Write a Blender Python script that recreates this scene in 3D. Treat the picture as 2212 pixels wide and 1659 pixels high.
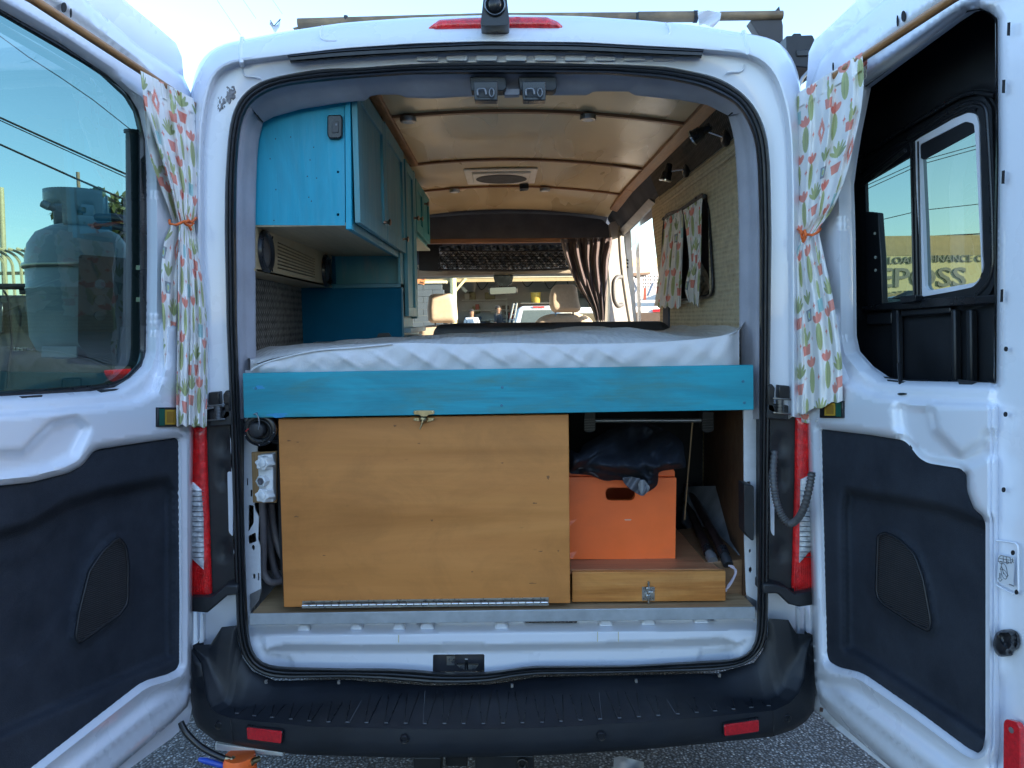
import bpy, bmesh, math, random
import numpy as np
from mathutils import Vector
from mathutils.geometry import delaunay_2d_cdt
for o in list(bpy.data.objects): bpy.data.objects.remove(o)
random.seed(5); np.random.seed(5)
SC = bpy.context.scene
COL = SC.collection
# ---------------------------------------------------------------- camera
W, H, F = 2212.0, 1659.0, 1640.0
CAM = np.array([0.0, 0.0, 1.55])
pit, yaw, rol = math.radians(4.87), math.radians(0.57), math.radians(0.7)
fwd = np.array([math.sin(yaw)*math.cos(pit), math.cos(yaw)*math.cos(pit), -math.sin(pit)])
r0 = np.array([math.cos(yaw), -math.sin(yaw), 0.0]); u0 = np.cross(r0, fwd)
RI = r0*math.cos(rol) - u0*math.sin(rol); UP = u0*math.cos(rol) + r0*math.sin(rol)
cd = bpy.data.cameras.new('camera'); cam = bpy.data.objects.new('camera', cd); COL.objects.link(cam)
from mathutils import Matrix
m = Matrix(((RI[0], UP[0], -fwd[0], CAM[0]), (RI[1], UP[1], -fwd[1], CAM[1]), (RI[2], UP[2], -fwd[2], CAM[2]), (0, 0, 0, 1)))
cam.matrix_world = m
cd.sensor_width = 36; cd.lens = 36*F/W; cd.clip_start = 0.05; cd.clip_end = 2000
SC.camera = cam
# ---------------------------------------------------------------- sky, sun, exposure
wd = bpy.data.worlds.new('World'); SC.world = wd; wd.use_nodes = True
nt = wd.node_tree; nt.nodes.clear()
wo = nt.nodes.new('ShaderNodeOutputWorld'); bg = nt.nodes.new('ShaderNodeBackground'); sk = nt.nodes.new('ShaderNodeTexSky')
sk.sky_type = 'NISHITA'; sk.sun_disc = False
SUN_AZ = (1.0, -0.45); EL = math.radians(17)
sk.sun_elevation = EL; sk.sun_rotation = math.atan2(SUN_AZ[0], SUN_AZ[1])
sk.air_density = 1.0; sk.dust_density = 0.4; sk.ozone_density = 2.3
bg.inputs[1].default_value = 0.15
nt.links.new(sk.outputs[0], bg.inputs[0]); nt.links.new(bg.outputs[0], wo.inputs[0])
sl = bpy.data.lights.new('sun', 'SUN'); sl.energy = 4.4; sl.angle = math.radians(0.6); sl.color = (1.0, 0.84, 0.62)
so = bpy.data.objects.new('sun', sl); COL.objects.link(so)
sd_ = Vector((SUN_AZ[0], SUN_AZ[1], math.hypot(*SUN_AZ)*math.tan(EL)))
so.rotation_euler = sd_.to_track_quat('Z', 'Y').to_euler()
so.location = (12, -6, 8)
SC.view_settings.view_transform = 'Standard'; SC.view_settings.look = 'None'
SC.view_settings.gamma = 1; SC.view_settings.use_curve_mapping = False
SC.view_settings.exposure = 2.22
SC.cycles.max_bounces = 8; SC.cycles.transparent_max_bounces = 16; SC.cycles.diffuse_bounces = 5
SC.cycles.sample_clamp_indirect = 6; SC.cycles.caustics_reflective = False; SC.cycles.caustics_refractive = False
SC.cycles.use_denoising = True
# ---------------------------------------------------------------- pixel rays -> points at real depths
def ray(p):
    p = np.asarray(p, float).reshape(-1, 2)
    return fwd + np.outer((p[:, 0]-W/2)/F, RI) + np.outer((H/2-p[:, 1])/F, UP)
def A(*a): return np.array(a, float)
def YP(y): return (A(0, y, 0), A(0, -1, 0))
def XP(x): return (A(x, 0, 0), A(-1 if x > 0 else 1, 0, 0))
def ZP(z): return (A(0, 0, z), A(0, 0, 1 if z < 1.55 else -1))
def ons(p, pl, h=0.0):
    d = ray(p); p0, n = pl
    t = (np.dot(p0-CAM, n)+h)/(d@n)
    return CAM + d*np.reshape(t, (-1, 1))
def on(px, py, pl, h=0.0): return ons([(px, py)], pl, h)[0]
def P(px, py, y): return on(px, py, YP(y))
def PV(l): return [P(*q) for q in l]
def proj(w):
    d = np.asarray(w, float)-CAM; k = d@fwd
    return (W/2+F*(d@RI)/k, H/2-F*(d@UP)/k)
HR, HL = P(1757, 1100, 2.28), P(415, 1100, 2.28)
aR, aL = math.radians(7.5), math.radians(9.0)
dR, dL = A(math.sin(aR), -math.cos(aR), 0), A(-math.sin(aL), -math.cos(aL), 0)
DR = (HR, A(-math.cos(aR), -math.sin(aR), 0)); DL = (HL, A(math.cos(aL), -math.sin(aL), 0))
def sdf(pts, poly):
    """signed distance, positive inside"""
    pts = np.asarray(pts, float); poly = np.asarray(poly, float)
    a = poly; b = np.roll(poly, -1, 0)
    best = np.full(len(pts), 1e18); ins = np.zeros(len(pts), bool)
    for i in range(len(a)):
        e = b[i]-a[i]; w = pts-a[i]
        t = np.clip((w@e)/max(e@e, 1e-9), 0, 1)
        d = w-np.outer(t, e); best = np.minimum(best, (d*d).sum(1))
        c = (a[i][1] > pts[:, 1]) != (b[i][1] > pts[:, 1])
        with np.errstate(divide='ignore', invalid='ignore'):
            xx = a[i][0]+(pts[:, 1]-a[i][1])*e[0]/(e[1] if e[1] else 1e-9)
        ins ^= c & (pts[:, 0] < xx)
    return np.where(ins, 1, -1)*np.sqrt(best)
def sm(x, a, b):
    t = np.clip((x-a)/(b-a), 0, 1); return t*t*(3-2*t)
def dens(poly, step, closed=True):
    poly = np.asarray(poly, float); out = []
    n = len(poly)
    for i in range(n if closed else n-1):
        a, b = poly[i], poly[(i+1) % n]
        k = max(1, int(np.hypot(*(b-a)[:2])/step))
        for j in range(k): out.append(a+(b-a)*j/k)
    if not closed: out.append(poly[-1])
    return np.array(out)
def cr(pts, k=6, closed=True):
    """Catmull-Rom smoothing of a traced line"""
    p = np.asarray(pts, float); n = len(p); out = []
    rng = range(n) if closed else range(n-1)
    for i in rng:
        if closed: a, b, c, d = p[(i-1) % n], p[i], p[(i+1) % n], p[(i+2) % n]
        else: a, b, c, d = p[max(i-1, 0)], p[i], p[i+1], p[min(i+2, n-1)]
        la, lb, lc = np.linalg.norm(b-a)+1e-6, np.linalg.norm(c-b)+1e-6, np.linalg.norm(d-c)+1e-6
        m1 = (c-a)/(la+lb)*lb; m2 = (d-b)/(lb+lc)*lb
        for j in range(k):
            t = j/k; t2, t3 = t*t, t**3
            out.append((2*t3-3*t2+1)*b+(t3-2*t2+t)*m1+(-2*t3+3*t2)*c+(t3-t2)*m2)
    if not closed: out.append(p[-1])
    return np.array(out)
def rnd(poly, r, k=5):
    """round polygon corners by r (pixels), r may be a list"""
    p = np.asarray(poly, float); n = len(p); out = []
    rs = r if hasattr(r, '__len__') else [r]*n
    for i in range(n):
        a, b, c = p[i-1], p[i], p[(i+1) % n]
        rr = min(rs[i], np.linalg.norm(a-b)*.48, np.linalg.norm(c-b)*.48)
        if rr <= 0: out.append(b); continue
        s = b+(a-b)/np.linalg.norm(a-b)*rr; e = b+(c-b)/np.linalg.norm(c-b)*rr
        for j in range(k+1):
            t = j/k; out.append((1-t)**2*s+2*t*(1-t)*b+t*t*e)
    return np.array(out)
def ell(cx, cy, rx, ry, n=28): return [(cx+rx*math.cos(2*math.pi*i/n), cy+ry*math.sin(2*math.pi*i/n)) for i in range(n)]
# ---------------------------------------------------------------- objects
def tag(o, label=None, cat=None, group=None, kind=None):
    if label: o['label'] = label
    if cat: o['category'] = cat
    if group: o['group'] = group
    if kind: o['kind'] = kind
    return o
def thing(name, label, cat, loc=(0, 0, 0), group=None):
    o = bpy.data.objects.new(name, None); o.empty_display_size = .1; COL.objects.link(o); o.location = Vector([float(c) for c in loc])
    return tag(o, label, cat, group)
def wloc(p):
    v = Vector((0, 0, 0))
    while p is not None: v = v+p.location; p = p.parent
    return np.array(v)
def mk(name, vf, mat, parent=None, smooth=35, bev=0, sub=0, recalc=True, label=None, seg=2, **kw):
    v, f = vf; v = np.asarray(v, float)
    if parent is not None: v = v-wloc(parent); base = None
    me = bpy.data.meshes.new(name)
    if parent is None:
        base = np.array([v[:, 0].mean(), v[:, 1].mean(), v[:, 2].min()]); v = v-base
    me.from_pydata([tuple(q) for q in v], [], [tuple(int(i) for i in q) for q in f])
    if recalc:
        b = bmesh.new(); b.from_mesh(me); bmesh.ops.recalc_face_normals(b, faces=b.faces); b.to_mesh(me); b.free()
    if smooth:
        me.shade_smooth()
        if smooth < 180: me.set_sharp_from_angle(angle=math.radians(smooth))
    me.materials.append(mat)
    o = bpy.data.objects.new(name, me); COL.objects.link(o)
    if parent is not None: o.parent = parent
    else: o.location = Vector(base)
    if bev:
        md = o.modifiers.new('bevel', 'BEVEL'); md.width = bev; md.segments = seg; md.limit_method = 'ANGLE'; md.angle_limit = math.radians(40); md.harden_normals = False
    if sub:
        md = o.modifiers.new('sub', 'SUBSURF'); md.levels = sub; md.render_levels = sub
    if label: o['label'] = label
    for k, q in kw.items(): o[k] = q
    return o
def J(*l):
    V, Fc, n = [], [], 0
    for v, f in l:
        V += [np.asarray(q, float) for q in v]; Fc += [tuple(i+n for i in q) for q in f]; n += len(v)
    return V, Fc
HEX = [(0, 3, 2, 1), (4, 5, 6, 7), (0, 1, 5, 4), (1, 2, 6, 5), (2, 3, 7, 6), (3, 0, 4, 7)]
def box(x0, x1, y0, y1, z0, z1):
    return [A(x0, y0, z0), A(x1, y0, z0), A(x1, y1, z0), A(x0, y1, z0), A(x0, y0, z1), A(x1, y0, z1), A(x1, y1, z1), A(x0, y1, z1)], HEX
def prism(pts, vec):
    """polygon of 3-D points extruded by vec"""
    n = len(pts); v = [np.asarray(p, float) for p in pts]; w = [p+np.asarray(vec, float) for p in v]
    return v+w, [tuple(range(n)), tuple(range(2*n-1, n-1, -1))]+[(i, (i+1) % n, n+(i+1) % n, n+i) for i in range(n)]
def slab(poly, pl, back, h=0.0):
    """traced flat shape with real thickness, away from the viewer"""
    n = pl[1]; return prism(list(ons(poly, pl, h)), -n*back)
def frame_at(a, b):
    d = b-a; d = d/np.linalg.norm(d); u = np.cross(d, A(0, 0, 1))
    if np.linalg.norm(u) < 1e-3: u = np.cross(d, A(0, 1, 0))
    u /= np.linalg.norm(u); return d, u, np.cross(u, d)
def tube(path, r, seg=10, closed=False, cap=True):
    path = [np.asarray(p, float) for p in path]; n = len(path); V = []; Fc = []
    rs = r if hasattr(r, '__len__') else [r]*n
    pu = None
    for i, p in enumerate(path):
        a = path[i-1] if (i > 0 or closed) else p; b = path[(i+1) % n] if (i < n-1 or closed) else p
        d = b-a; d = d/(np.linalg.norm(d)+1e-12)
        if pu is None: _, u, w = frame_at(a, b)
        else:
            u = pu-d*(pu@d); u /= (np.linalg.norm(u)+1e-12)
        w = np.cross(d, u); pu = u
        for j in range(seg):
            t = 2*math.pi*j/seg; V.append(p+(u*math.cos(t)+w*math.sin(t))*rs[i])
    for i in range(n if closed else n-1):
        for j in range(seg):
            k = (i+1) % n; Fc.append((i*seg+j, i*seg+(j+1) % seg, k*seg+(j+1) % seg, k*seg+j))
    if cap and not closed: Fc += [tuple(range(seg-1, -1, -1)), tuple((n-1)*seg+j for j in range(seg))]
    return V, Fc
def lathe(prof, org, axis, seg=24):
    """profile [(r, t)] around axis"""
    org = np.asarray(org, float); d = np.asarray(axis, float); d = d/np.linalg.norm(d)
    u = np.cross(d, A(0, 0, 1)); u = u if np.linalg.norm(u) > 1e-3 else np.cross(d, A(1, 0, 0)); u /= np.linalg.norm(u); w = np.cross(d, u)
    V = []; Fc = []
    for r, t in prof:
        for j in range(seg):
            q = 2*math.pi*j/seg; V.append(org+d*t+(u*math.cos(q)+w*math.sin(q))*r)
    for i in range(len(prof)-1):
        for j in range(seg): Fc.append((i*seg+j, i*seg+(j+1) % seg, (i+1)*seg+(j+1) % seg, (i+1)*seg+j))
    Fc += [tuple(range(seg-1, -1, -1)), tuple((len(prof)-1)*seg+j for j in range(seg))]
    return V, Fc
def grid(rows, closed=False):
    """loft rows (arrays of equal length)"""
    n = len(rows[0]); V = [np.asarray(q, float) for r in rows for q in r]; Fc = []
    for i in range(len(rows)-1):
        for j in range(n if closed else n-1):
            k = (j+1) % n; Fc.append((i*n+j, i*n+k, (i+1)*n+k, (i+1)*n+j))
    return V, Fc
def shrink(poly, d, n=0):
    p = np.array(poly, float); n = n or max(60, int(np.hypot(*(np.roll(p, -1, 0)-p).T).sum()/5)); q = resamp(np.vstack([p, p[:1]]), n+1)[:-1]
    t = np.roll(q, -2, 0)-np.roll(q, 2, 0); nn = np.stack([-t[:, 1], t[:, 0]], 1); nn /= np.linalg.norm(nn, axis=1)[:, None]+1e-9
    a = q+nn*abs(d); b = q-nn*abs(d)
    ins, out = (a, b) if (sdf(a, p) > sdf(b, p)).mean() > .5 else (b, a)
    return ins if d > 0 else out
def resamp(l, n):
    p = np.array(l, float); s = np.r_[0, np.cumsum(np.hypot(*np.diff(p, axis=0).T))]; t = np.linspace(0, s[-1], n)
    return np.stack([np.interp(t, s, p[:, 0]), np.interp(t, s, p[:, 1])], 1)
def tri(outline, holes=(), step=14, edge=None, rings=()):
    edge = edge or step
    loops = [dens(outline, edge)]+[dens(h, edge) for h in holes]
    pts = []; ed = []
    for L in loops:
        n0 = len(pts); pts += [tuple(q) for q in L]; ed += [(n0+i, n0+(i+1) % len(L)) for i in range(len(L))]
    RG = []
    for r in rings:
        L = dens(r, step); k_ = (sdf(L, loops[0]) > 2)
        for hh in loops[1:len(holes)+1]: k_ &= sdf(L, hh) < -2
        for R0 in RG: k_ &= np.min(np.hypot(L[:, None, 0]-R0[None, :, 0], L[:, None, 1]-R0[None, :, 1]), axis=1) > 1.2 if len(R0) else k_
        n0 = len(pts); idx = {}
        for i in range(len(L)):
            if k_[i]: idx[i] = len(pts); pts.append(tuple(L[i]))
        for i in range(len(L)):
            j = (i+1) % len(L)
            if i in idx and j in idx: ed.append((idx[i], idx[j]))
        if k_.any(): RG.append(L[k_])
    o = np.asarray(outline, float); x0, y0 = o.min(0); x1, y1 = o.max(0)
    gx, gy = np.meshgrid(np.arange(x0+step/2, x1, step), np.arange(y0+step/2, y1, step*.866))
    gx = gx+(np.arange(gx.shape[0]) % 2)[:, None]*step/2
    g = np.stack([gx.ravel(), gy.ravel()], 1)
    ok = sdf(g, loops[0]) > step*.42
    for L in loops[1:]: ok &= sdf(g, L) < -step*.42
    g = g[ok]
    if RG and len(g):
        R_ = np.vstack(RG); kk = np.ones(len(g), bool)
        for c0 in range(0, len(g), 2000):
            gg = g[c0:c0+2000]; kk[c0:c0+2000] = np.min((gg[:, None, 0]-R_[None, :, 0])**2+(gg[:, None, 1]-R_[None, :, 1])**2, axis=1) > (step*.5)**2
        g = g[kk]
    pts += [tuple(q) for q in g]
    v, e, f, *_ = delaunay_2d_cdt([Vector(p) for p in pts], ed, [], 0, 1e-5)
    v = np.array([tuple(q) for q in v]); f = np.array([tuple(q) for q in f])
    c = v[f].mean(1); ok = sdf(c, loops[0]) > 0
    for L in loops[1:]: ok &= sdf(c, L) < 0
    f = f[ok]; used = np.unique(f); re = -np.ones(len(v), int); re[used] = np.arange(len(used))
    return v[used], re[f]
def thick(v, f, vec):
    n = len(v); cnt = {}
    for t in f:
        for i in range(3):
            a, b = t[i], t[(i+1) % 3]; cnt[(a, b)] = 1
    F2 = [tuple(t) for t in f]+[(t[0]+n, t[2]+n, t[1]+n) for t in f]
    for (a, b) in cnt:
        if (b, a) not in cnt: F2.append((b, a, a+n, b+n))
    return list(v)+[q+vec for q in v], F2
def sheet(outline, pl, holes=(), step=14, h=None, back=0.0, edge=None, rings=()):
    v, f = tri(outline, holes, step, edge, rings)
    hh = h(v) if callable(h) else (h or 0.0)
    w = ons(v, pl, hh)
    return thick(w, f, -pl[1]*back) if back else (list(w), [tuple(t) for t in f])
def steps(*lst):
    """pressed relief: (polygon, amplitude, half width, shift)"""
    def fn(v):
        h = np.zeros(len(v))
        for q in lst:
            poly, amp, w = q[:3]; s = q[3] if len(q) > 3 else 0
            h = h+amp*sm(sdf(v, poly)-s, -w, w)
        return h
    return fn
def text(s, size, org, xd, ud, ext=0.002, bold=0.0, align='LEFT', sx=1.0):
    c = bpy.data.curves.new('t', 'FONT'); c.body = s; c.size = size; c.extrude = ext; c.offset = bold; c.align_x = align; c.resolution_u = 3
    o = bpy.data.objects.new('t', c); me = bpy.data.meshes.new_from_object(o)
    V = [np.array(q.co) for q in me.vertices]; Fc = [tuple(p.vertices) for p in me.polygons]
    bpy.data.objects.remove(o); bpy.data.meshes.remove(me); bpy.data.curves.remove(c)
    xd = np.asarray(xd, float); ud = np.asarray(ud, float); nd = np.cross(xd, ud); org = np.asarray(org, float)
    return [org+xd*q[0]*sx+ud*q[1]+nd*q[2] for q in V], Fc
# ---------------------------------------------------------------- materials
MC = {}
class NB:
    def __init__(s, name):
        s.m = bpy.data.materials.new(name); s.m.use_nodes = True; s.t = s.m.node_tree; s.t.nodes.clear()
        s.o = s.n('OutputMaterial'); s.p = s.n('BsdfPrincipled'); s.l(s.p.outputs[0], s.o.inputs[0])
        s.tc = s.n('TexCoord')
    def n(s, k, **kw):
        q = s.t.nodes.new('ShaderNode'+k)
        for a, b in kw.items(): setattr(q, a, b)
        return q
    def l(s, a, b): s.t.links.new(a, b)
    def noise(s, scale, detail=4, rough=.55, map_=None, dist=0, out=0):
        q = s.n('TexNoise'); q.inputs['Scale'].default_value = scale; q.inputs['Detail'].default_value = detail
        q.inputs['Roughness'].default_value = rough; q.inputs['Distortion'].default_value = dist
        s.l(s.vec(map_), q.inputs['Vector']); return q.outputs[out]
    def vec(s, map_=None):
        if map_ is None: return s.tc.outputs['Object']
        mp = s.n('Mapping'); mp.inputs['Scale'].default_value = map_[:3]
        if len(map_) > 3: mp.inputs['Rotation'].default_value = map_[3:6]
        s.l(s.tc.outputs['Object'], mp.inputs['Vector']); return mp.outputs[0]
    def ramp(s, fac, stops, interp='LINEAR'):
        q = s.n('ValToRGB'); q.color_ramp.interpolation = interp
        e = q.color_ramp.elements
        while len(e) < len(stops): e.new(.5)
        for i, (p, c) in enumerate(stops):
            e[i].position = p; e[i].color = (*c, 1) if hasattr(c, '__len__') else (c, c, c, 1)
        s.l(fac, q.inputs[0]); return q.outputs[0]
    def mix(s, fac, a, b, mode='MIX'):
        q = s.n('Mix', data_type='RGBA', blend_type=mode)
        for i, x in ((0, fac), (6, a), (7, b)):
            if isinstance(x, (int, float)): q.inputs[i].default_value = x
            elif isinstance(x, tuple): q.inputs[i].default_value = (*x, 1)
            else: s.l(x, q.inputs[i])
        return q.outputs[2]
    def bump(s, hgt, dist=.001, st=1.0, prev=None):
        q = s.n('Bump'); q.inputs['Distance'].default_value = dist; q.inputs['Strength'].default_value = st
        s.l(hgt, q.inputs['Height'])
        if prev is not None: s.l(prev, q.inputs['Normal'])
        return q.outputs[0]
def setp(p, **kw):
    for k, v in kw.items():
        k = k.replace('_', ' '); i = p.inputs[k]
        i.default_value = (*v, 1) if isinstance(v, tuple) and len(v) == 3 and i.type == 'RGBA' else v
STRK = None
def M(name, col, rough=.5, metal=0, var=.12, vs=9, bs=0, bd=.0006, dirt=0, coat=0, spec=.5, sheen=0, rv=.1):
    if name in MC: return MC[name]
    b = NB(name); p = b.p
    dark = tuple(c*(1-var) for c in col); lite = tuple(min(1, c*(1+var*.6)) for c in col)
    c = b.ramp(b.noise(vs, 5), [(.3, dark), (.7, lite)])
    if dirt:
        f = b.ramp(b.noise(3.3, 8, .7, (1, 1, 1.8)), [(.5, 0), (.72, 1)])
        q = b.n('Math', operation='MULTIPLY'); q.inputs[1].default_value = dirt; b.l(f, q.inputs[0])
        c = b.mix(q.outputs[0], c, (.16, .14, .12) if sum(col) > .6 else (.1, .09, .08))
    b.l(c, p.inputs['Base Color'])
    b.l(b.ramp(b.noise(vs*1.7, 4), [(.3, max(0, rough-rv*.6)), (.75, min(1, rough+rv))]), p.inputs['Roughness'])
    setp(p, Metallic=metal, Coat_Weight=coat, Specular_IOR_Level=spec, Sheen_Weight=sheen)
    if bs: b.l(b.bump(b.noise(bs, 3, .6), bd), p.inputs['Normal'])
    MC[name] = b.m; return b.m
def wood(name, c1, c2, c3, ax='x', sc=1.0, rough=.45, knots=0, bd=.0004, fi=.22):
    b = NB(name)
    k = {'x': (1.2*sc, 14*sc, 14*sc), 'y': (14*sc, 1.2*sc, 14*sc), 'z': (14*sc, 14*sc, 1.2*sc)}[ax]
    g = b.noise(1.6, 6, .6, k, dist=1.2)
    kk = {'x': (6*sc, 160*sc, 160*sc), 'y': (160*sc, 6*sc, 160*sc), 'z': (160*sc, 160*sc, 6*sc)}[ax]
    fine = b.noise(1, 3, .6, kk)
    c = b.ramp(g, [(.3, c1), (.5, c2), (.72, c3)])
    c = b.mix(fi, c, b.ramp(fine, [(.35, .12), (.6, .8)]), 'SOFT_LIGHT')
    blot = b.ramp(b.noise(4, 7, .7, (1, 1, 1.3), dist=.6), [(.46, 0), (.74, 1)])
    q = b.n('Math', operation='MULTIPLY'); q.inputs[1].default_value = .42; b.l(blot, q.inputs[0])
    c = b.mix(q.outputs[0], c, tuple(v*.55 for v in c1))
    if knots:
        v = b.n('TexVoronoi'); v.inputs['Scale'].default_value = 7; b.l(b.vec((1, 1, 2.2)), v.inputs['Vector'])
        kf = b.ramp(v.outputs['Distance'], [(.0, 1), (.06, 0)])
        q = b.n('Math', operation='MULTIPLY'); q.inputs[1].default_value = knots; b.l(kf, q.inputs[0])
        c = b.mix(q.outputs[0], c, tuple(v_*.3 for v_ in c1))
    b.l(c, b.p.inputs['Base Color'])
    b.l(b.ramp(g, [(.3, rough-.08), (.7, rough+.12)]), b.p.inputs['Roughness'])
    b.l(b.bump(fine, bd), b.p.inputs['Normal'])
    return b.m
def paintwood(name, c1, c2, wear, ax='x', amt=.5, rough=.42):
    b = NB(name)
    k = {'x': (1.5, 30, 30), 'z': (30, 30, 1.5), 'y': (30, 1.5, 30)}[ax]; k2 = {'x': (2.2, 9, 9), 'z': (9, 9, 2.2), 'y': (9, 2.2, 9)}[ax]
    st = b.noise(3, 5, .65, k, dist=.6); bl = b.noise(1.1, 5, .6, k2, dist=.8)
    c = b.ramp(bl, [(.3, c1), (.62, c2)])
    w = b.ramp(b.noise(1.7, 7, .65, k2, dist=.4), [(.5, 0), (.68, 1)])
    q = b.n('Math', operation='MULTIPLY'); q.inputs[1].default_value = amt; b.l(w, q.inputs[0])
    c = b.mix(q.outputs[0], c, wear); c = b.mix(.25 if ax == 'x' else .06, c, b.ramp(st, [(.3, .25), (.7, .75)]), 'SOFT_LIGHT')
    b.l(c, b.p.inputs['Base Color']); b.l(b.ramp(st, [(.3, rough), (.7, rough+.2)]), b.p.inputs['Roughness'])
    b.l(b.bump(st, .0006), b.p.inputs['Normal']); return b.m
def glass(name, tint, refl=.09, rough=.02):
    b = NB(name); t = b.n('BsdfTransparent'); t.inputs[0].default_value = (*tint, 1)
    g = b.n('BsdfGlossy'); g.inputs['Roughness'].default_value = rough
    lw = b.n('LayerWeight'); lw.inputs[0].default_value = .35
    f = b.n('MapRange'); f.inputs['To Min'].default_value = refl*.45; f.inputs['To Max'].default_value = min(1, refl*5); b.l(lw.outputs['Facing'], f.inputs[0])
    mx = b.n('MixShader'); b.l(f.outputs[0], mx.inputs[0]); b.l(t.outputs[0], mx.inputs[1]); b.l(g.outputs[0], mx.inputs[2])
    b.l(mx.outputs[0], b.o.inputs[0]); b.t.nodes.remove(b.p); return b.m
def weave(name, c1, c2, a, s=1.0, bd=.003):
    """rows of slanted ribs: a = (scale along, scale up)"""
    b = NB(name)
    n = b.noise(30, 4)
    sx = b.n('SeparateXYZ'); b.l(b.tc.outputs['Object'], sx.inputs[0])
    def wv(sc, ax, off=None):
        m_ = b.n('Math', operation='MULTIPLY'); m_.inputs[1].default_value = sc; b.l(sx.outputs[ax], m_.inputs[0]); v = m_.outputs[0]
        if off is not None:
            ad = b.n('Math', operation='ADD'); b.l(v, ad.inputs[0]); b.l(off, ad.inputs[1]); v = ad.outputs[0]
        s_ = b.n('Math', operation='SINE'); b.l(v, s_.inputs[0]); return s_.outputs[0], v
    up, upv = wv(a[1], 2)
    sl_ = b.n('Math', operation='MULTIPLY'); sl_.inputs[1].default_value = .35; b.l(upv, sl_.inputs[0])
    al, _ = wv(a[0], 1, sl_.outputs[0])
    m1 = b.n('Math', operation='ADD'); m1.inputs[1].default_value = .7; b.l(up, m1.inputs[0]); m2 = b.n('Math', operation='MULTIPLY'); b.l(m1.outputs[0], m2.inputs[0]); b.l(al, m2.inputs[1]); m3 = b.n('Math', operation='MULTIPLY_ADD'); b.l(up, m3.inputs[0]); m3.inputs[1].default_value = .35; b.l(m2.outputs[0], m3.inputs[2])
    mu = b.n('Math', operation='MULTIPLY'); mu.inputs[1].default_value = .45; b.l(m3.outputs[0], mu.inputs[0])
    ad = b.n('Math', operation='ADD'); b.l(mu.outputs[0], ad.inputs[0]); b.l(n, ad.inputs[1])
    c = b.ramp(ad.outputs[0], [(.1, c1), (1.0, c2)]); b.l(c, b.p.inputs['Base Color'])
    setp(b.p, Roughness=.85, Specular_IOR_Level=.2)
    b.l(b.bump(ad.outputs[0], bd), b.p.inputs['Normal']); return b.m
def light_mat(name, col, st):
    b = NB(name); e = b.n('Emission'); e.inputs[0].default_value = (*col, 1); e.inputs[1].default_value = st; b.l(e.outputs[0], b.o.inputs[0]); return b.m
WHITE = M('white van paint', (.73, .76, .83), .28, var=.012, vs=2, coat=.5, rv=.03)
WHITED = M('white jamb paint worn', (.68, .70, .75), .35, var=.06, vs=6, dirt=.25)
BLKP = M('black textured plastic', (.018, .02, .024), .5, var=.25, vs=14, bs=900, bd=.0003)
BLKS = M('black smooth plastic', (.012, .013, .016), .28, var=.2, vs=8)
BLKBUMP = M('bumper plastic scuffed', (.010, .013, .019), .52, var=.35, vs=5, bs=700, bd=.0004, dirt=.10)
RUB = M('rubber seal', (.016, .018, .022), .42, var=.2, vs=20)
GREYF = M('grey fabric trim', (.36, .36, .41), .9, var=.14, vs=9, bs=900, bd=.0008, sheen=.2, spec=.2)
CARPET = M('dark carpet trim', (.024, .029, .040), .85, var=.35, vs=7, bs=1400, bd=.0006, sheen=.1, spec=.2)
def carpetmat():
    b = NB('dark carpet trim lint'); base = b.ramp(b.noise(6, 6, .65), [(.3, (.017, .021, .030)), (.7, (.034, .041, .055))])
    v = b.n('TexVoronoi'); v.inputs['Scale'].default_value = 28; b.l(b.vec(None), v.inputs['Vector'])
    sp = b.ramp(v.outputs['Distance'], [(.0, 1), (.045, 0)]); mk_ = b.ramp(b.noise(11, 2), [(.56, 0), (.6, 1)])
    m_ = b.n('Math', operation='MULTIPLY'); b.l(sp, m_.inputs[0]); b.l(mk_, m_.inputs[1]); m2 = b.n('Math', operation='MULTIPLY'); b.l(m_.outputs[0], m2.inputs[0]); m2.inputs[1].default_value = .55
    fib = b.noise(420, 3, .7); c = b.mix(.35, base, b.ramp(fib, [(.3, .3), (.7, .72)]), 'SOFT_LIGHT'); c = b.mix(m2.outputs[0], c, (.16, .17, .18))
    b.l(c, b.p.inputs['Base Color']); setp(b.p, Roughness=.85, Specular_IOR_Level=.2); b.l(b.bump(fib, .0012), b.p.inputs['Normal']); return b.m
CARPETL = carpetmat()
CARPET2 = M('dark liner cloth', (.09, .105, .14), .9, var=.3, vs=7, bs=900, bd=.0008, spec=.2)
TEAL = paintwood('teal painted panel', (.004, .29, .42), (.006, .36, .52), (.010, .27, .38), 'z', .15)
TEALB = paintwood('teal painted board', (.006, .20, .26), (.008, .31, .40), (.045, .20, .19), 'x', .7)
TEALD = paintwood('teal cabinet door paint', (.035, .22, .27), (.06, .27, .32), (.14, .24, .24), 'z', .6, .34)
PLY = wood('varnished plywood door', (.45, .165, .036), (.56, .212, .050), (.65, .255, .065), 'x', .22, .42, knots=.25, fi=.08)
PLYR = wood('plywood reddish top', (.34, .14, .07), (.42, .18, .085), (.50, .25, .12), 'x', .8, .42)
PINE = wood('pine drawer front', (.40, .145, .03), (.55, .215, .05), (.62, .28, .08), 'x', .7, .4, knots=.3)
PLYF = wood('raw plywood floor', (.30, .18, .09), (.42, .27, .14), (.52, .36, .2), 'x', 1, .6)
OAK = wood('oak trim strip', (.24, .12, .055), (.36, .19, .09), (.48, .28, .15), 'y', 1.5, .45)
OAKX = wood('oak cross batten', (.18, .08, .04), (.28, .135, .07), (.40, .21, .11), 'x', 1.5, .45)
DOWEL = wood('beech dowel', (.27, .12, .04), (.36, .17, .06), (.42, .21, .08), 'y', 2, .42)
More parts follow.
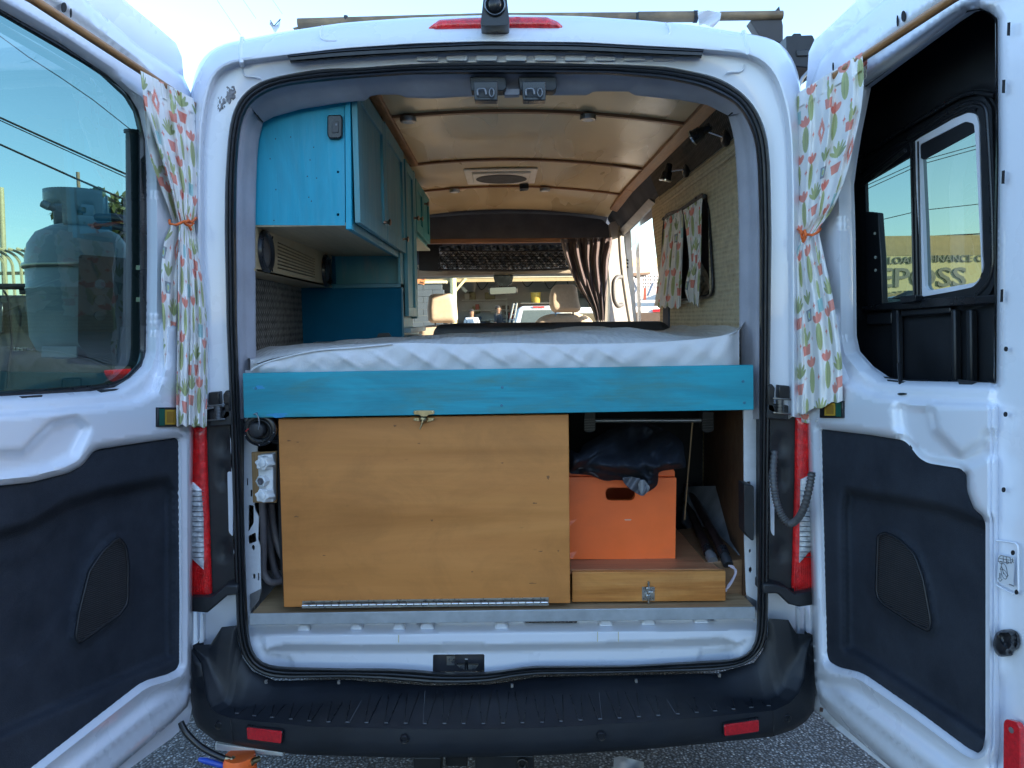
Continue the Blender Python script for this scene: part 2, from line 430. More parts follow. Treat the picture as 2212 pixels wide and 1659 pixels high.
def ceilmat():
    b = NB('brushed varnished ply ceiling')
    g = b.noise(1, 4, .6, (5, 260, 5)); w = b.noise(2.0, 2, .45, (2.2, .45, 1), dist=.3)
    c = b.ramp(w, [(.3, (.60, .48, .29)), (.7, (.72, .59, .37))]); c = b.mix(.25, c, b.ramp(g, [(.3, .3), (.7, .7)]), 'SOFT_LIGHT')
    b.l(c, b.p.inputs['Base Color']); b.l(b.ramp(w, [(.3, .22), (.7, .38)]), b.p.inputs['Roughness'])
    setp(b.p, Specular_IOR_Level=.7, Anisotropic=.6)
    b.l(b.bump(w, .004, .5, b.bump(g, .0003)), b.p.inputs['Normal']); return b.m
CEIL = ceilmat()
UNDER = wood('cabinet underside ply', (.36, .28, .17), (.42, .33, .2), (.47, .37, .24), 'y', .6, .4)
ALU = M('brushed aluminium sill', (.40, .43, .46), .42, .35, var=.18, vs=18, dirt=.2)
STEEL = M('zinc hinge steel', (.55, .56, .55), .3, 1, var=.12, vs=30)
CHR = M('chrome', (.55, .56, .58), .12, 1, var=.03)
DCHR = M('dull striker steel', (.16, .165, .18), .35, .5, var=.1)
BRASS = M('aged brass', (.42, .34, .2), .33, 1, var=.2, vs=60)
COPPER = M('brushed copper knob', (.34, .2, .14), .3, 1, var=.15, vs=40)
ORANGE = M('orange painted crate', (.95, .155, .028), .4, var=.1, vs=6, dirt=.10)
CORD = M('orange cord', (.85, .16, .03), .6)
NAVY = M('navy nylon jacket', (.006, .009, .017), .75, var=.3, vs=10, bs=500, bd=.0004)
LINER = M('grey jacket liner', (.10, .10, .115), .6, var=.2, vs=20)
SHEETM = M('white mattress cover', (.64, .63, .64), .75, var=.04, vs=5, bs=160, bd=.0010, spec=.2)
def quiltmat():
    b = NB('quilted mattress top'); b.l(b.ramp(b.noise(8, 4), [(.3, (.62, .60, .57)), (.7, (.76, .74, .71))]), b.p.inputs['Base Color']); setp(b.p, Roughness=.85, Specular_IOR_Level=.2)
    w = b.n('TexWave'); w.bands_direction = 'Y'; w.inputs['Scale'].default_value = 22; w.inputs['Distortion'].default_value = 3; w.inputs['Detail'].default_value = 2; b.l(b.vec(None), w.inputs['Vector'])
    w2 = b.n('TexWave'); w2.bands_direction = 'X'; w2.inputs['Scale'].default_value = 14; w2.inputs['Distortion'].default_value = 4; b.l(b.vec(None), w2.inputs['Vector'])
    b.l(b.bump(w.outputs['Fac'], .004, 1, b.bump(w2.outputs['Fac'], .003)), b.p.inputs['Normal']); return b.m
SHEETQ = quiltmat()
PVC = M('white valve plastic', (.68, .70, .71), .35, var=.05)
HOSE = M('grey braided hose', (.13, .115, .125), .45, var=.15, vs=60, bs=600)
CORR = M('grey corrugated hose', (.09, .09, .095), .45)
REDL = M('red lamp lens', (.80, .012, .014), .12, var=.35, vs=45, coat=1, bs=130, bd=.004)
REDR = M('red reflector', (.62, .010, .018), .2, var=.25, vs=120, coat=.6, bs=900, bd=.0006)
CLEARL = M('clear lamp lens', (.74, .76, .80), .15, .12, var=.45, vs=70, bs=110, bd=.003, coat=.8)
WGRY = weave('woven wall fabric', (.42, .33, .21), (.95, .84, .60), (440, 330), bd=.004)
WDRK = weave('woven dark wall fabric', (.05, .046, .04), (.34, .31, .28), (260, 230), bd=.004)
BRNW = M('hardboard brown', (.12, .06, .03), .6, var=.2, vs=12)
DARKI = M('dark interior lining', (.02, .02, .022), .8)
# ================================================================ VAN
VAN = thing('camper_van', 'white high roof camper van seen from behind with both rear doors swung open', 'van', (0, 4.5, 0))
V0 = A(1075, 760)
def polar(loop, n=300, closed=True):
    """sample a traced closed ring at equal angles about the opening's centre"""
    p = dens(np.array(loop, float), 4); d = p-V0; th = np.unwrap(np.arctan2(d[:, 1], d[:, 0]))
    s = 1 if th[-1] > th[0] else -1
    th = th*s; o = np.argsort(th); th = th[o]; r = np.hypot(d[:, 0], d[:, 1])[o]
    T = np.linspace(0, 2*math.pi, n, endpoint=False)
    th_e = np.concatenate([th-2*math.pi, th, th+2*math.pi]); r_e = np.concatenate([r, r, r])
    th_e, ix = np.unique(th_e, return_index=True); r_e = r_e[ix]
    Ts = T if s > 0 else T
    rr = np.interp(np.where(Ts < th_e[0], Ts+2*math.pi, Ts), th_e, r_e) if s > 0 else np.interp(-T+0, -th_e[::-1]*-1, r_e[::-1]) if False else np.interp(((-T) % (2*math.pi)) if s < 0 else T, th_e, r_e)
    return np.stack([V0[0]+rr*np.cos(T), V0[1]+rr*np.sin(T)], 1)
SIL = [(1106, 33), (1257, 36), (1408, 46), (1498, 56), (1604, 72), (1664, 81), (1694, 99.5), (1715, 130), (1724, 160), (1730, 187), (1735, 300), (1737, 500), (1737, 900), (1733, 1300), (1700, 1400), (1500, 1470), (1088, 1490), (650, 1480), (460, 1400), (432, 1300), (418, 900), (410, 500), (408, 300), (412, 193), (420, 160), (430, 133), (443, 117), (466, 102), (490, 92), (527, 86), (620, 68), (740, 50), (891, 39), (1042, 34)]
CRE = [(1106, 89.6), (1257, 91), (1408, 99.5), (1498, 104), (1613, 114), (1634, 121), (1658, 136), (1676, 160), (1688, 187), (1702, 241), (1709, 302), (1712, 422), (1713, 900), (1708, 1300), (1690, 1400), (1500, 1462), (1088, 1482), (650, 1472), (470, 1395), (452, 1300), (444, 900), (431, 553), (432, 317), (437, 250), (447, 200), (456, 168), (470, 147), (493, 136), (523, 130), (620, 118), (740, 104), (891, 93.5), (1042, 89)]
SEO = [(1106, 134), (1227, 136), (1347, 139), (1438, 143), (1498, 154), (1543, 164), (1573, 178), (1604, 199), (1631, 229), (1649, 265), (1659, 302), (1664, 362), (1667, 500), (1663, 850), (1660, 1100), (1659.7, 1326), (1658, 1375), (1648.5, 1404), (1629, 1426), (1597, 1442), (1548, 1449), (1420, 1452), (1290, 1455.6), (1162, 1457), (1097, 1464), (1061, 1473), (997, 1476.6), (932, 1476), (835, 1468), (739, 1463), (642, 1466), (594, 1466), (561, 1458), (539, 1442), (522.6, 1416.6), (514.6, 1391), (511, 1355), (503, 1100), (497, 900), (489, 700), (485, 500), (486, 392), (489, 347), (493, 287), (502, 241), (517, 211), (541, 187), (575, 170), (620, 160), (695, 148), (771, 146), (861, 139), (952, 135), (1042, 134)]
SEI = [(1106, 160), (1317, 161), (1438, 172), (1513, 187), (1558, 208), (1589, 223), (1613, 256), (1631, 302), (1637, 362), (1641, 500), (1640, 850), (1638, 1100), (1636, 1326), (1636, 1358), (1632, 1394), (1613, 1417), (1581, 1425), (1516, 1428), (1355, 1437.5), (1145, 1438.5), (1077, 1449), (1029, 1452.7), (948, 1452), (900, 1447), (835, 1444), (739, 1444), (658, 1442), (594, 1440), (565, 1433), (548.5, 1417), (539, 1391), (535.6, 1352), (530, 1219), (525, 1040), (519, 900), (512, 700), (510, 500), (511, 392), (514, 326), (520, 271), (530, 241), (538, 226), (560, 208), (590, 193), (626, 184), (680, 178), (771, 169), (891, 161), (1042, 160)]
def PR(loop):
    p = cr(dens(loop, 60), 3) if False else np.array(loop, float)
    return polar(p)
# robust polar sampling (angles folded to 0..2pi)
def polar(loop, n=320):
    p = dens(np.array(loop, float), 3); d = p-V0; th = np.arctan2(d[:, 1], d[:, 0]) % (2*math.pi); r = np.hypot(d[:, 0], d[:, 1])
    o = np.argsort(th); th, r = th[o], r[o]
    T = np.linspace(0, 2*math.pi, n, endpoint=False)
    rr = np.interp(T, th, r, period=2*math.pi)
    return np.stack([V0[0]+rr*np.cos(T), V0[1]+rr*np.sin(T)], 1)
def smooth_ring(a, k=2):
    for _ in range(k): a = (np.roll(a, 1, 0)+2*a+np.roll(a, -1, 0))/4
    return a
rS, rC, rO, rI = [smooth_ring(polar(l)) for l in (SIL, CRE, SEO, SEI)]
cen = lambda a, px: a+(V0-a)/np.linalg.norm(V0-a, axis=1)[:, None]*px     # shrink towards the centre
at = lambda a, y: ons(a, YP(y))
# rolling curvature of the roof edge, the crease and the recessed door jamb
rows = [at(cen(rS, -1), 2.50), at(rS, 2.43), at(cen(rS, 3), 2.385), at(rS*.8+rC*.2, 2.35), at(rS*.45+rC*.55, 2.315), at(rS*.12+rC*.88, 2.30), at(rC, 2.302), at(cen(rC, 4), 2.312), at(cen(rC, 6), 2.334),
        at(cen(rC, 12), 2.342), at(rC*.5+rO*.5, 2.344), at(cen(rO, -6), 2.350), at(cen(rO, -1), 2.352), at(cen(rO, 8), 2.352)]
rv, rf = grid(rows, True); keepf = [f for f in rf if rC[f[0] % len(rS)][1] < 893 or (f[0] >= 12*len(rS) and rC[f[0] % len(rS)][1] < 1380)]
mk('rear_body_frame', (rv, keepf), WHITE, VAN, smooth=50)
# body shell running forward from the ring (roof, sides), open for the side door, cab doors and windscreen
sh = at(cen(rS, -1), 2.50); sh[:, 1] = 0
ys = [2.50, 2.8, 3.2, 3.7, 4.25, 4.6, 5.0, 5.35, 5.6, 5.75, 6.1, 6.5, 6.7]
rws = [np.stack([sh[:, 0]*(1.0+.02*min(1, (y-2.5)/.6)), np.full(len(sh), y), sh[:, 2]+(.03*min(1, (y-2.5)/.8) if True else 0)-(max(0, y-6.0)*.12)*(sh[:, 2] > 2.0)], 1) for y in ys]
gv, gf = grid(rws, True); gv = np.array(gv); keep = []
for f in gf:
    c = gv[list(f)].mean(0)
    if c[0] > .6 and 4.25 < c[1] < 5.6 and .5 < c[2] < 2.22: continue
    if 5.75 < c[1] and 1.25 < c[2] < 2.1: continue
    if c[2] < .42: continue
    keep.append(f)
mk('body_shell', (gv, keep), WHITE, VAN, smooth=60)
HD = M('white bonnet', (.75, .76, .77), .25)
hood = [(-.93, 6.7, 1.22), (-.5, 6.7, 1.27), (.5, 6.7, 1.27), (.93, 6.7, 1.22)]; hd2 = [(-.9, 7.6, .95), (-.5, 7.75, 1.02), (.5, 7.75, 1.02), (.9, 7.6, .95)]; hd3 = [(-.88, 7.65, .35), (-.5, 7.85, .35), (.5, 7.85, .35), (.88, 7.65, .35)]
mk('bonnet', thick(np.array([A(*q) for q in hood+hd2+hd3]), [(a, b, c) for i in range(2) for j in range(3) for a, b, c in ((i*4+j, i*4+j+1, i*4+j+5), (i*4+j, i*4+j+5, i*4+j+4))], A(0, 0, -.02)), HD, VAN)
mk('front_wing', box(-.97, -.9, 6.7, 7.6, .4, 1.05), HD, VAN, bev=.03); mk('front_wing', box(.9, .97, 6.7, 7.6, .4, 1.05), HD, VAN, bev=.03)
tyre = M('tyre rubber', (.02, .02, .02), .8)
for x in (-.82, .82):
    for y in (3.35, 6.95):
        w = mk('wheel', lathe([(.0, -.1), (.2, -.1), (.33, -.1), (.35, -.07), (.35, .07), (.33, .1), (.2, .1), (0, .1)], (x, y, .35), (1, 0, 0), 32), tyre, VAN)
        mk('hub_cap', lathe([(.0, -.11), (.17, -.11), (.2, -.1), (.2, .1), (.17, .11), (0, .11)], (x, y, .35), (1, 0, 0), 20), M('wheel steel', (.4, .4, .42), .4, .8), w)
# mouldings down the roof corners
for s_, pts in ((0, [(523, 84), (521, 100), (520, 116), (521, 132), (524, 141)]), (1, [(1606, 70), (1609, 85), (1612, 100), (1616, 114), (1621, 124)])):
    mk('roof_moulding', tube([P(x, y, Y) for (x, y), Y in zip(pts, (2.41, 2.35, 2.315, 2.30, 2.34))], .0075, 8), WHITE, VAN, smooth=60)
for pts in ([(452, 1), (457, 3)],): pass
# pressed details and worn sealant on the jamb
mk('body_seam', tube([P(*q, 2.355) for q in [(434, 455), (455, 458), (470, 460), (486, 459)]], .0018, 6), WHITED, VAN)
mk('body_seam', tube([P(*q, 2.355) for q in [(1667, 455), (1684, 456), (1697, 452), (1709, 444)]], .0018, 6), WHITED, VAN)
mk('body_seam', tube([P(*q, 2.355) for q in [(452, 820), (470, 819), (494, 822)]], .0018, 6), WHITED, VAN)
mk('body_seam', tube([P(*q, 2.355) for q in [(1664, 816), (1684, 814), (1706, 818)]], .0018, 6), WHITED, VAN)
for pts in ([(449, 185), (441, 215), (437, 260), (436, 300), (441, 306)], [(523, 142), (524, 154), (530, 164), (548, 166), (562, 169), (568, 175)], [(457, 163), (470, 150), (490, 142), (519, 139)], [(441, 306), (436, 330), (435, 345)],
            [(1567, 160), (1574, 156), (1597, 155), (1606, 150), (1608, 140)], [(1677, 173), (1690, 210), (1699, 270), (1701, 290)], [(1701, 290), (1708, 296), (1711, 318)], [(1619, 121), (1640, 129), (1660, 150), (1668, 160), (1673, 178)]):
    mk('jamb_bead', tube([P(*q, 2.339) for q in cr(pts, 4, False)], .0028, 6), WHITED, VAN, smooth=80)
for i in range(9):
    x = 900+i*64
    mk('jamb_pressing', slab(rnd([(x, 119), (x+46, 119+(i > 5)), (x+46, 131), (x, 131)], 3), YP(2.343), .006, .004), WHITED, VAN, bev=.002)
for pts in ([(696, 57), (691, 70), (694, 82), (704, 87), (727, 88)], [(1437, 50), (1446, 60), (1446, 72), (1436, 77), (1402, 78)]):
    mk('roof_pressing', tube([P(x, y, 2.352-(y-50)*.0011) for x, y in cr(pts, 4, False)], .0035, 6), WHITE, VAN, smooth=80)
putty = M('grey sealant smear', (.27, .26, .27), .5, var=.35, vs=60, bs=120, bd=.003)
def blob(cx, cy, rx, ry, seed, n=26):
    r = random.Random(seed); ph = [r.uniform(0, 6.3) for _ in range(4)]
    return [(cx+rx*(1+.2*math.sin(3*t+ph[0])+.16*math.sin(5*t+ph[1])+.1*math.sin(9*t+ph[2]))*math.cos(t), cy+ry*(1+.2*math.sin(3*t+ph[0])+.16*math.sin(5*t+ph[1]))*math.sin(t)) for t in [2*math.pi*i/n for i in range(n)]]
for (x, y, a, b_, s) in ((477, 222, 9, 18, 3), (496, 205, 9, 16, 8), (503, 195, 5, 9, 2)):
    vf = sheet(blob(x, y, a, b_, s), YP(2.352), step=3, h=lambda v: .008+.004*np.sin(v[:, 0]*1.3)*np.cos(v[:, 1]*.9), back=.006)
    mk('sealant_patch', vf, putty, VAN, smooth=80, label='rough grey filler patch on the white door jamb')
# rubber seal with three lips
def lerp(t): return rO*(1-t)+rI*t
prof = [(0, 2.362), (.02, 2.335), (.10, 2.322), (.26, 2.324), (.30, 2.337), (.34, 2.320), (.45, 2.311), (.58, 2.314), (.62, 2.328), (.66, 2.312), (.8, 2.308), (.95, 2.318), (1.0, 2.335), (1.02, 2.37)]
mk('door_seal', grid([at(lerp(t), y) for t, y in prof], True), RUB, VAN, smooth=60)
# rubber strip above the opening
stU = [(620, 118), (740.5, 105.6), (891, 98), (1042, 91), (1106, 91), (1257, 93), (1408, 101), (1521, 106.5)]
stL = [(628, 136), (740.5, 127), (891, 118), (1042, 113), (1106, 113), (1257, 115), (1408, 121), (1515, 125)]
cu, cl = cr(stU, 8, False), cr(stL, 8, False)
mk('top_seal_strip', grid([at(cu*(1-t)+cl*t, y) for t, y in ((0, 2.35), (.0, 2.305), (.22, 2.297), (.3, 2.309), (.36, 2.297), (.7, 2.297), (.76, 2.312), (.84, 2.306), (1, 2.322), (1.0, 2.345))]), RUB, VAN, smooth=60)
# brake lamp, camera
bl = rnd([(924.5, 61), (948.6, 42.5), (1000, 39), (1106, 36), (1181, 37), (1205.5, 47), (1216, 57), (1211, 63), (1106, 64), (940, 65)], 3)
mk('high_brake_light', sheet(bl, YP(2.325), step=8, h=lambda v: .012*sm(sdf(v, bl), 0, 7), back=.02), REDL, VAN, smooth=60)
camb = mk('reversing_camera', sheet(rnd([(1038, 53), (1047, -30), (1092, -30), (1101, 52), (1090, 54.5), (1050, 55)], 4), YP(2.24), step=8, h=0, back=.09), BLKS, VAN, bev=.004)
mk('camera_lens', lathe([(0.0, .013), (.012, .012), (.018, .008), (.022, -.004), (.029, .0), (.029, .006), (.031, .004), (.031, -.01), (0, -.01)][::-1], P(1069, 10, 2.235), (0, -1, 0), 28), BLKS, camb, smooth=60)
mk('lens_ring', tube([P(1069, 10, 2.232)+A(.028*math.cos(t), 0, .028*math.sin(t)) for t in np.linspace(0, 2*math.pi, 24, endpoint=False)], .0022, 6, True), M('grey metal ring', (.2, .22, .25), .3, 1), camb)
# headliner trim ring inside the opening
edgeT = [(568.6, 265), (590, 253), (650, 236), (710, 226.5), (758, 219.5), (791, 217.5), (797, 209), (816, 204.5), (864, 204.5), (877, 211), (936, 213), (997, 209), (1106, 206), (1202, 206), (1268, 206), (1283, 197.5), (1358, 198), (1370, 206), (1468, 216), (1528, 227), (1573.5, 250)]
top_in = [(538, 226), (560, 208), (590, 193), (626, 184), (680, 178), (771, 169), (891, 161), (1042, 160), (1106, 160), (1317, 161), (1438, 172), (1513, 187), (1558, 208), (1589, 223), (1606, 242)]
tt = resamp(top_in, 120); tb = resamp(edgeT, 120); tb[:, 0] = tb[:, 0]
out_ = tt+(tt-V0)/np.linalg.norm(tt-V0, axis=1)[:, None]*8
mk('headliner_trim', grid([at(out_, 2.345), at(tt, 2.345), at(tt*.85+tb*.15, 2.36), at(tt*.4+tb*.6, 2.40), at(tt*.08+tb*.92, 2.425), at(tb, 2.44), at(tb, 2.47), at(tb-np.array([0, 14]), 2.5)]), GREYF, VAN, smooth=50)
pl_o = [(538, 226), (530, 241), (520, 271), (514, 326), (511, 392), (510, 500), (512, 700), (516, 805), (519, 905)]
pl_i = [(568.6, 265), (564, 283), (559.5, 302), (555.5, 345), (553.5, 392), (551.5, 500), (552, 620), (553, 736), (556, 905)]
pr_o = [(1606, 242), (1631, 302), (1637, 362), (1641, 500), (1640.5, 700), (1640, 800), (1640, 905)]
pr_i = [(1573.5, 250), (1585.5, 302), (1591, 370), (1594.5, 430), (1596, 500), (1597, 700), (1600, 800), (1604, 905)]
for nm, o_, i_, sg in (('l', pl_o, pl_i, -1), ('r', pr_o, pr_i, 1)):
    a, b_ = resamp(cr(o_, 5, False), 50), resamp(cr(i_, 5, False), 50); oo = a+np.array([sg*9, 0])
    mk('pillar_trim', grid([at(oo, 2.35), at(a, 2.35), at(a*.8+b_*.2, 2.36), at(a*.6+b_*.4, 2.40), at(a*.35+b_*.65, 2.42), at(a*.1+b_*.9, 2.435), at(b_, 2.45), at(b_, 2.52), at(b_+np.array([sg*30, 0]), 2.56)]), GREYF, VAN, smooth=60)
mk('trim_gap', tube([P(*q, 2.40) for q in ((541, 226), (549, 240), (560, 255), (568, 264))], .0025, 6), DARKI, VAN)
mk('trim_gap', tube([P(*q, 2.40) for q in ((1603, 229), (1592, 236), (1580, 245), (1574, 250))], .0025, 6), DARKI, VAN)
# door latch housings
for x0, x1, c0, c1 in ((1014, 1093, 1023, 1075), (1120, 1202, 1128, 1179)):
    a = mk('latch_housing', slab(rnd([(x0, 166), (x1, 166), (x1+1, 190), (x1-6, 196), (x0+4, 196)], 3), YP(2.34), .05), BLKP, VAN, bev=.003)
    b_ = mk('latch_plate', slab(rnd([(c0, 176), (c1, 175), (c1, 217), (c0+2, 217)], 3), YP(2.30), .04), BLKS, a, bev=.003)
    cx = (c0+c1)/2
    mk('striker_tray', slab(rnd([(cx-20, 190), (cx+21, 189), (cx+20, 210), (cx-18, 210)], 6), YP(2.298), .006), BLKP, a, bev=.001)
    mk('striker_bar', tube([P(x, y, 2.285) for x, y in cr([(cx-17, 206), (cx-17, 194), (cx-10, 192), (cx-2, 193), (cx+1, 204)], 4, False)], .0030, 8), DCHR, a, smooth=80)
    mk('striker_ring', tube([P(cx+13+5*math.cos(t), 200+9*math.sin(t), 2.288) for t in np.linspace(0, 2*math.pi, 16, endpoint=False)], .0020, 8, True), DCHR, a, smooth=80)
mk('latch_bridge', slab([(1090, 192), (1122, 192), (1122, 204), (1090, 205)], YP(2.37), .03), GREYF, VAN)
# ---------------- lower jambs with punched holes
def jamb(outline, holes, nm='lower_jamb'):
    mk(nm, sheet(outline, YP(2.395), holes, step=12, back=.006, edge=8), WHITED, VAN, smooth=40)
jamb([(516, 800), (556, 800), (556, 1075), (549, 1090), (552, 1104), (559, 1116), (557, 1165), (562, 1180), (564, 1279), (556, 1300), (541, 1322), (538, 1345), (524, 1345), (516, 1100)],
     [rnd([(537, 1090), (548, 1092), (548, 1130), (536, 1150)], 3), rnd([(536, 1158), (552, 1150), (554, 1170), (537, 1176)], 3), ell(547, 1183, 3.4, 6, 14), ell(549, 1245, 3, 6, 12), rnd([(541, 1058), (545, 1058), (545, 1073), (541, 1073)], 1), rnd([(557, 1238), (560, 1238), (560, 1254), (557, 1254)], 1), rnd([(533, 1033), (536, 1033), (536, 1049), (533, 1049)], 1)])
jamb([(1606, 800), (1645, 800), (1645, 1100), (1642, 1345), (1630, 1345), (1612, 1280), (1608, 1170), (1607, 1000)], [ell(1621, 1231, 3.5, 6, 14), ell(1620, 1190, 2.4, 4, 12), rnd([(1614, 1040), (1621, 1040), (1621, 1050), (1614, 1050)], 1)])
mk('jamb_patch', slab([(540, 1284), (564, 1272), (560, 1296), (541, 1322)], YP(2.389), .004), M('bare grey steel', (.2, .2, .21), .5, .4), VAN)
mk('jamb_patch', slab([(1611, 1285), (1634, 1298), (1634, 1318), (1617, 1300)], YP(2.389), .004), M('bare grey steel', (.2, .2, .21), .5, .4), VAN)
a = mk('jamb_handle', slab(rnd([(1607, 1045), (1629, 1050), (1629, 1168), (1623, 1168), (1608, 1150)], 5), YP(2.33), .06), BLKP, VAN, bev=.006)
# ---------------- rear sill below the floor
silO = [(531, 1334), (1641, 1318), (1641, 1360), (1636, 1400), (1616, 1422), (1581, 1431), (1516, 1435), (1355, 1443), (1145, 1445), (1077, 1455), (948, 1458), (835, 1450), (739, 1450), (594, 1447), (562, 1438), (543, 1417), (534, 1391)]
slot = rnd([(571, 1404), (610, 1390), (780, 1392), (954, 1391), (958, 1386.5), (1042, 1386.5), (1046, 1391), (1200, 1389), (1400, 1383), (1558, 1375), (1594, 1386), (1560, 1394), (1420, 1400.5), (1097, 1407.5), (951, 1410.5), (642, 1409), (577, 1408)], 3)
lat = rnd([(935, 1414), (1046.5, 1413), (1046.5, 1453), (935, 1453)], 4)
lowL = rnd([(531, 1372), (566, 1372), (575, 1412), (630, 1420), (634, 1452), (531, 1452)], 10); lowR = rnd([(1510, 1408), (1580, 1404), (1612, 1380), (1645, 1380), (1645, 1450), (1506, 1450)], 10)
def silh(v):
    x, y = v[:, 0], v[:, 1]; cy = 1369-(x-1088)*.012
    h = .055*np.clip((cy-y)/24, 0, 1)           # upper shelf slopes back
    yT = np.interp(x, [571, 610, 780, 954, 958, 1042, 1046, 1200, 1400, 1558, 1600], [1404, 1390, 1392, 1391, 1386.5, 1386.5, 1391, 1389, 1383, 1375, 1390])
    yB = np.interp(x, [571, 642, 951, 1097, 1420, 1600], [1406, 1409, 1410.5, 1407.5, 1400.5, 1393])
    fd = sm(x, 562, 600)*(1-sm(x, 1575, 1606))
    h = -h-.034*np.clip((y-yT)/np.maximum(yB-yT, 1), 0, 1)*fd-.010*sm(sdf(v, lowL), -4, 4)-.010*sm(sdf(v, lowR), -4, 4)
    cor = .035*sm(600-v[:, 0], 0, 60)*sm(1388-v[:, 1], -10, 25)+.035*sm(v[:, 0]-1570, 0, 60)*sm(1380-v[:, 1], -10, 25)
    return h-cor*.6
mk('rear_sill', sheet(silO, YP(2.335), [lat, rnd([(898, 1340), (942, 1339), (938, 1347), (902, 1347)], 2), rnd([(1130, 1338), (1250, 1336), (1246, 1347), (1136, 1347)], 2), rnd([(1305+200, 1338), (1545, 1336), (1543, 1340), (1507, 1340)], 1)], step=6, h=silh, back=.004, edge=5, rings=[slot, np.array([(535, 1375.5), (1636, 1362.4), (1636, 1363), (535, 1376.3)]), shrink(lowL, 4), shrink(lowL, -4), shrink(lowR, 4), shrink(lowR, -4)]), WHITE, VAN, smooth=70)
for cx, cy in ((655, 1356), (769, 1354), (861, 1354), (922, 1353), (1083, 1352), (1310, 1346), (1402, 1344), (1516, 1340)):
    w = 15+(cx > 900)*2
    mk('sill_pressing', prism(PV([(cx-w*.55, cy-8, 2.362), (cx+w*.55, cy-8, 2.362), (cx+w, cy+8, 2.350), (cx-w, cy+8, 2.350)]), A(0, .03, 0)), WHITE, VAN, bev=.006)
mk('latch_recess', J(box(*sorted((P(930, 1430, 2.42)[0], P(1050, 1430, 2.42)[0])), 2.42, 2.43, P(1, 1460, 2.42)[2]-.01, P(1, 1405, 2.42)[2]+.01)), M('shaded recess steel', (.06, .06, .07), .6), VAN)  # the shade inside the recess is put into this dark steel colour
mk('sill_striker', tube([P(1005, 1446, 2.36), P(1006, 1424, 2.34), P(1009, 1424, 2.34), P(1010, 1446, 2.36)], .003, 8), CHR, VAN)
mk('striker_plate', slab([(986, 1436), (1034, 1436), (1026, 1446), (996, 1446)], YP(2.37), .01), STEEL, VAN)
mk('striker_plate', slab([(965, 1417), (982, 1417), (982, 1437), (965, 1437)], YP(2.39), .01), STEEL, VAN)
for x in (1290, 1335): mk('glue_stain', slab([(x, 1365), (x+1.6, 1365), (x+1.6, 1386), (x, 1386)], YP(2.3), .001), M('yellowed glue', (.55, .48, .28), .5), VAN)
mk('glue_stain', slab([(860, 1372), (862, 1372), (862, 1388), (860, 1388)], YP(2.3), .001), MC['yellowed glue'], VAN)
mk('sill_strip', prism(PV([(539, 1325.5, 2.309), (1631, 1311, 2.309), (1633.5, 1337.5, 2.309), (538, 1351, 2.309)]), A(0, .004, 0)), ALU, VAN, bev=.002)
# ---------------- bumper
BT = [(415, 1394), (455, 1391.7), (479, 1354.5), (511, 1351), (515, 1391), (524, 1420), (545, 1449), (594, 1470), (739, 1468), (932, 1481), (1061, 1478), (1162, 1462), (1420, 1457), (1549, 1454), (1629, 1431), (1648, 1404), (1658, 1375), (1660, 1336), (1703, 1339), (1719, 1368), (1755, 1371)]
BE = [(418, 1398), (436, 1430), (441, 1468), (447, 1508), (456, 1528), (470, 1540), (497, 1549), (560, 1557), (690, 1569), (900, 1573), (1055, 1573), (1180, 1570), (1400, 1557), (1530, 1547), (1672, 1533), (1705, 1517), (1725, 1495), (1736, 1465), (1740, 1430), (1745, 1400), (1754, 1376)]
def by(x): return 2.06+.25*(abs(x-1088)/680)**3.2
def dedge(q): return by(q[0]) if q[1] > 1500 else by(q[0])+(1500-q[1])*.0004
t0 = np.array(BT, float); t1 = np.array(BE, float)
k = 8
def up3(l): return np.concatenate([np.linspace(l[i], l[i+1], k, endpoint=False) for i in range(len(l)-1)]+[l[-1:]])
b0 = up3(np.array([P(x, y, 2.345) for x, y in BT])); b1 = up3(np.array([P(x, y, dedge((x, y))) for x, y in BE]))
rowsb = []
for t in np.linspace(0, 1, 12):
    r = b0*(1-t)+b1*t
    flat = np.minimum(b0[:, 2], b1[:, 2]) if False else b1[:, 2]
    w = sm(np.full(len(r), t), .0, .55)
    r[:, 2] = b0[:, 2]*(1-w)+b1[:, 2]*w
    rowsb.append(r)
BB = [(413, 1396), (411, 1420), (412, 1465), (412, 1505), (414, 1540), (425, 1570), (464.6, 1600), (530, 1613), (640, 1630), (880, 1637), (1060, 1635), (1190, 1631), (1400, 1618), (1516, 1607), (1671, 1591), (1715, 1576), (1742, 1558), (1758, 1536), (1762, 1500), (1762, 1450), (1760, 1374)]
b2 = up3(np.array([P(x, y, dedge((x, max(y, 1501)))+.015 if i not in (0, 20) else 2.35) for i, (x, y) in enumerate(BB)]))
edge1 = b1+np.array([0, -.006, -.004])
mk('rear_bumper', grid(rowsb+[b1*.5+edge1*.5+np.array([0, -.003, .003]), edge1, edge1*.66+b2*.34+np.array([0, -.012, 0]), edge1*.3+b2*.7+np.array([0, -.012, 0]), b2, b2+np.array([0, .05, -.01]), b2+np.array([0, .25, .02])]), BLKBUMP, VAN, smooth=60)
zt = P(1088, 1520, (2.06+2.345)/2)[2]
fx = [617, 664+0, 588]  # tread grooves on the step
xs = [(x*.3224+384) for x in (397, 515, 632, 757, 882, 1010, 1138, 1265, 1398, 1528, 1656, 1787, 1916, 2048, 2180)]+[(x*.3224+1097) for x in (97, 230, 357, 487, 617, 748, 878, 1008, 1137, 1265, 1388, 1512, 1630, 1747)]
lipy = lambda x: np.interp(x, t1[:, 0], t1[:, 1])
def topz(w):
    y0, y1 = 2.345, by(proj(w)[0]); return None
allb = np.array(rowsb)
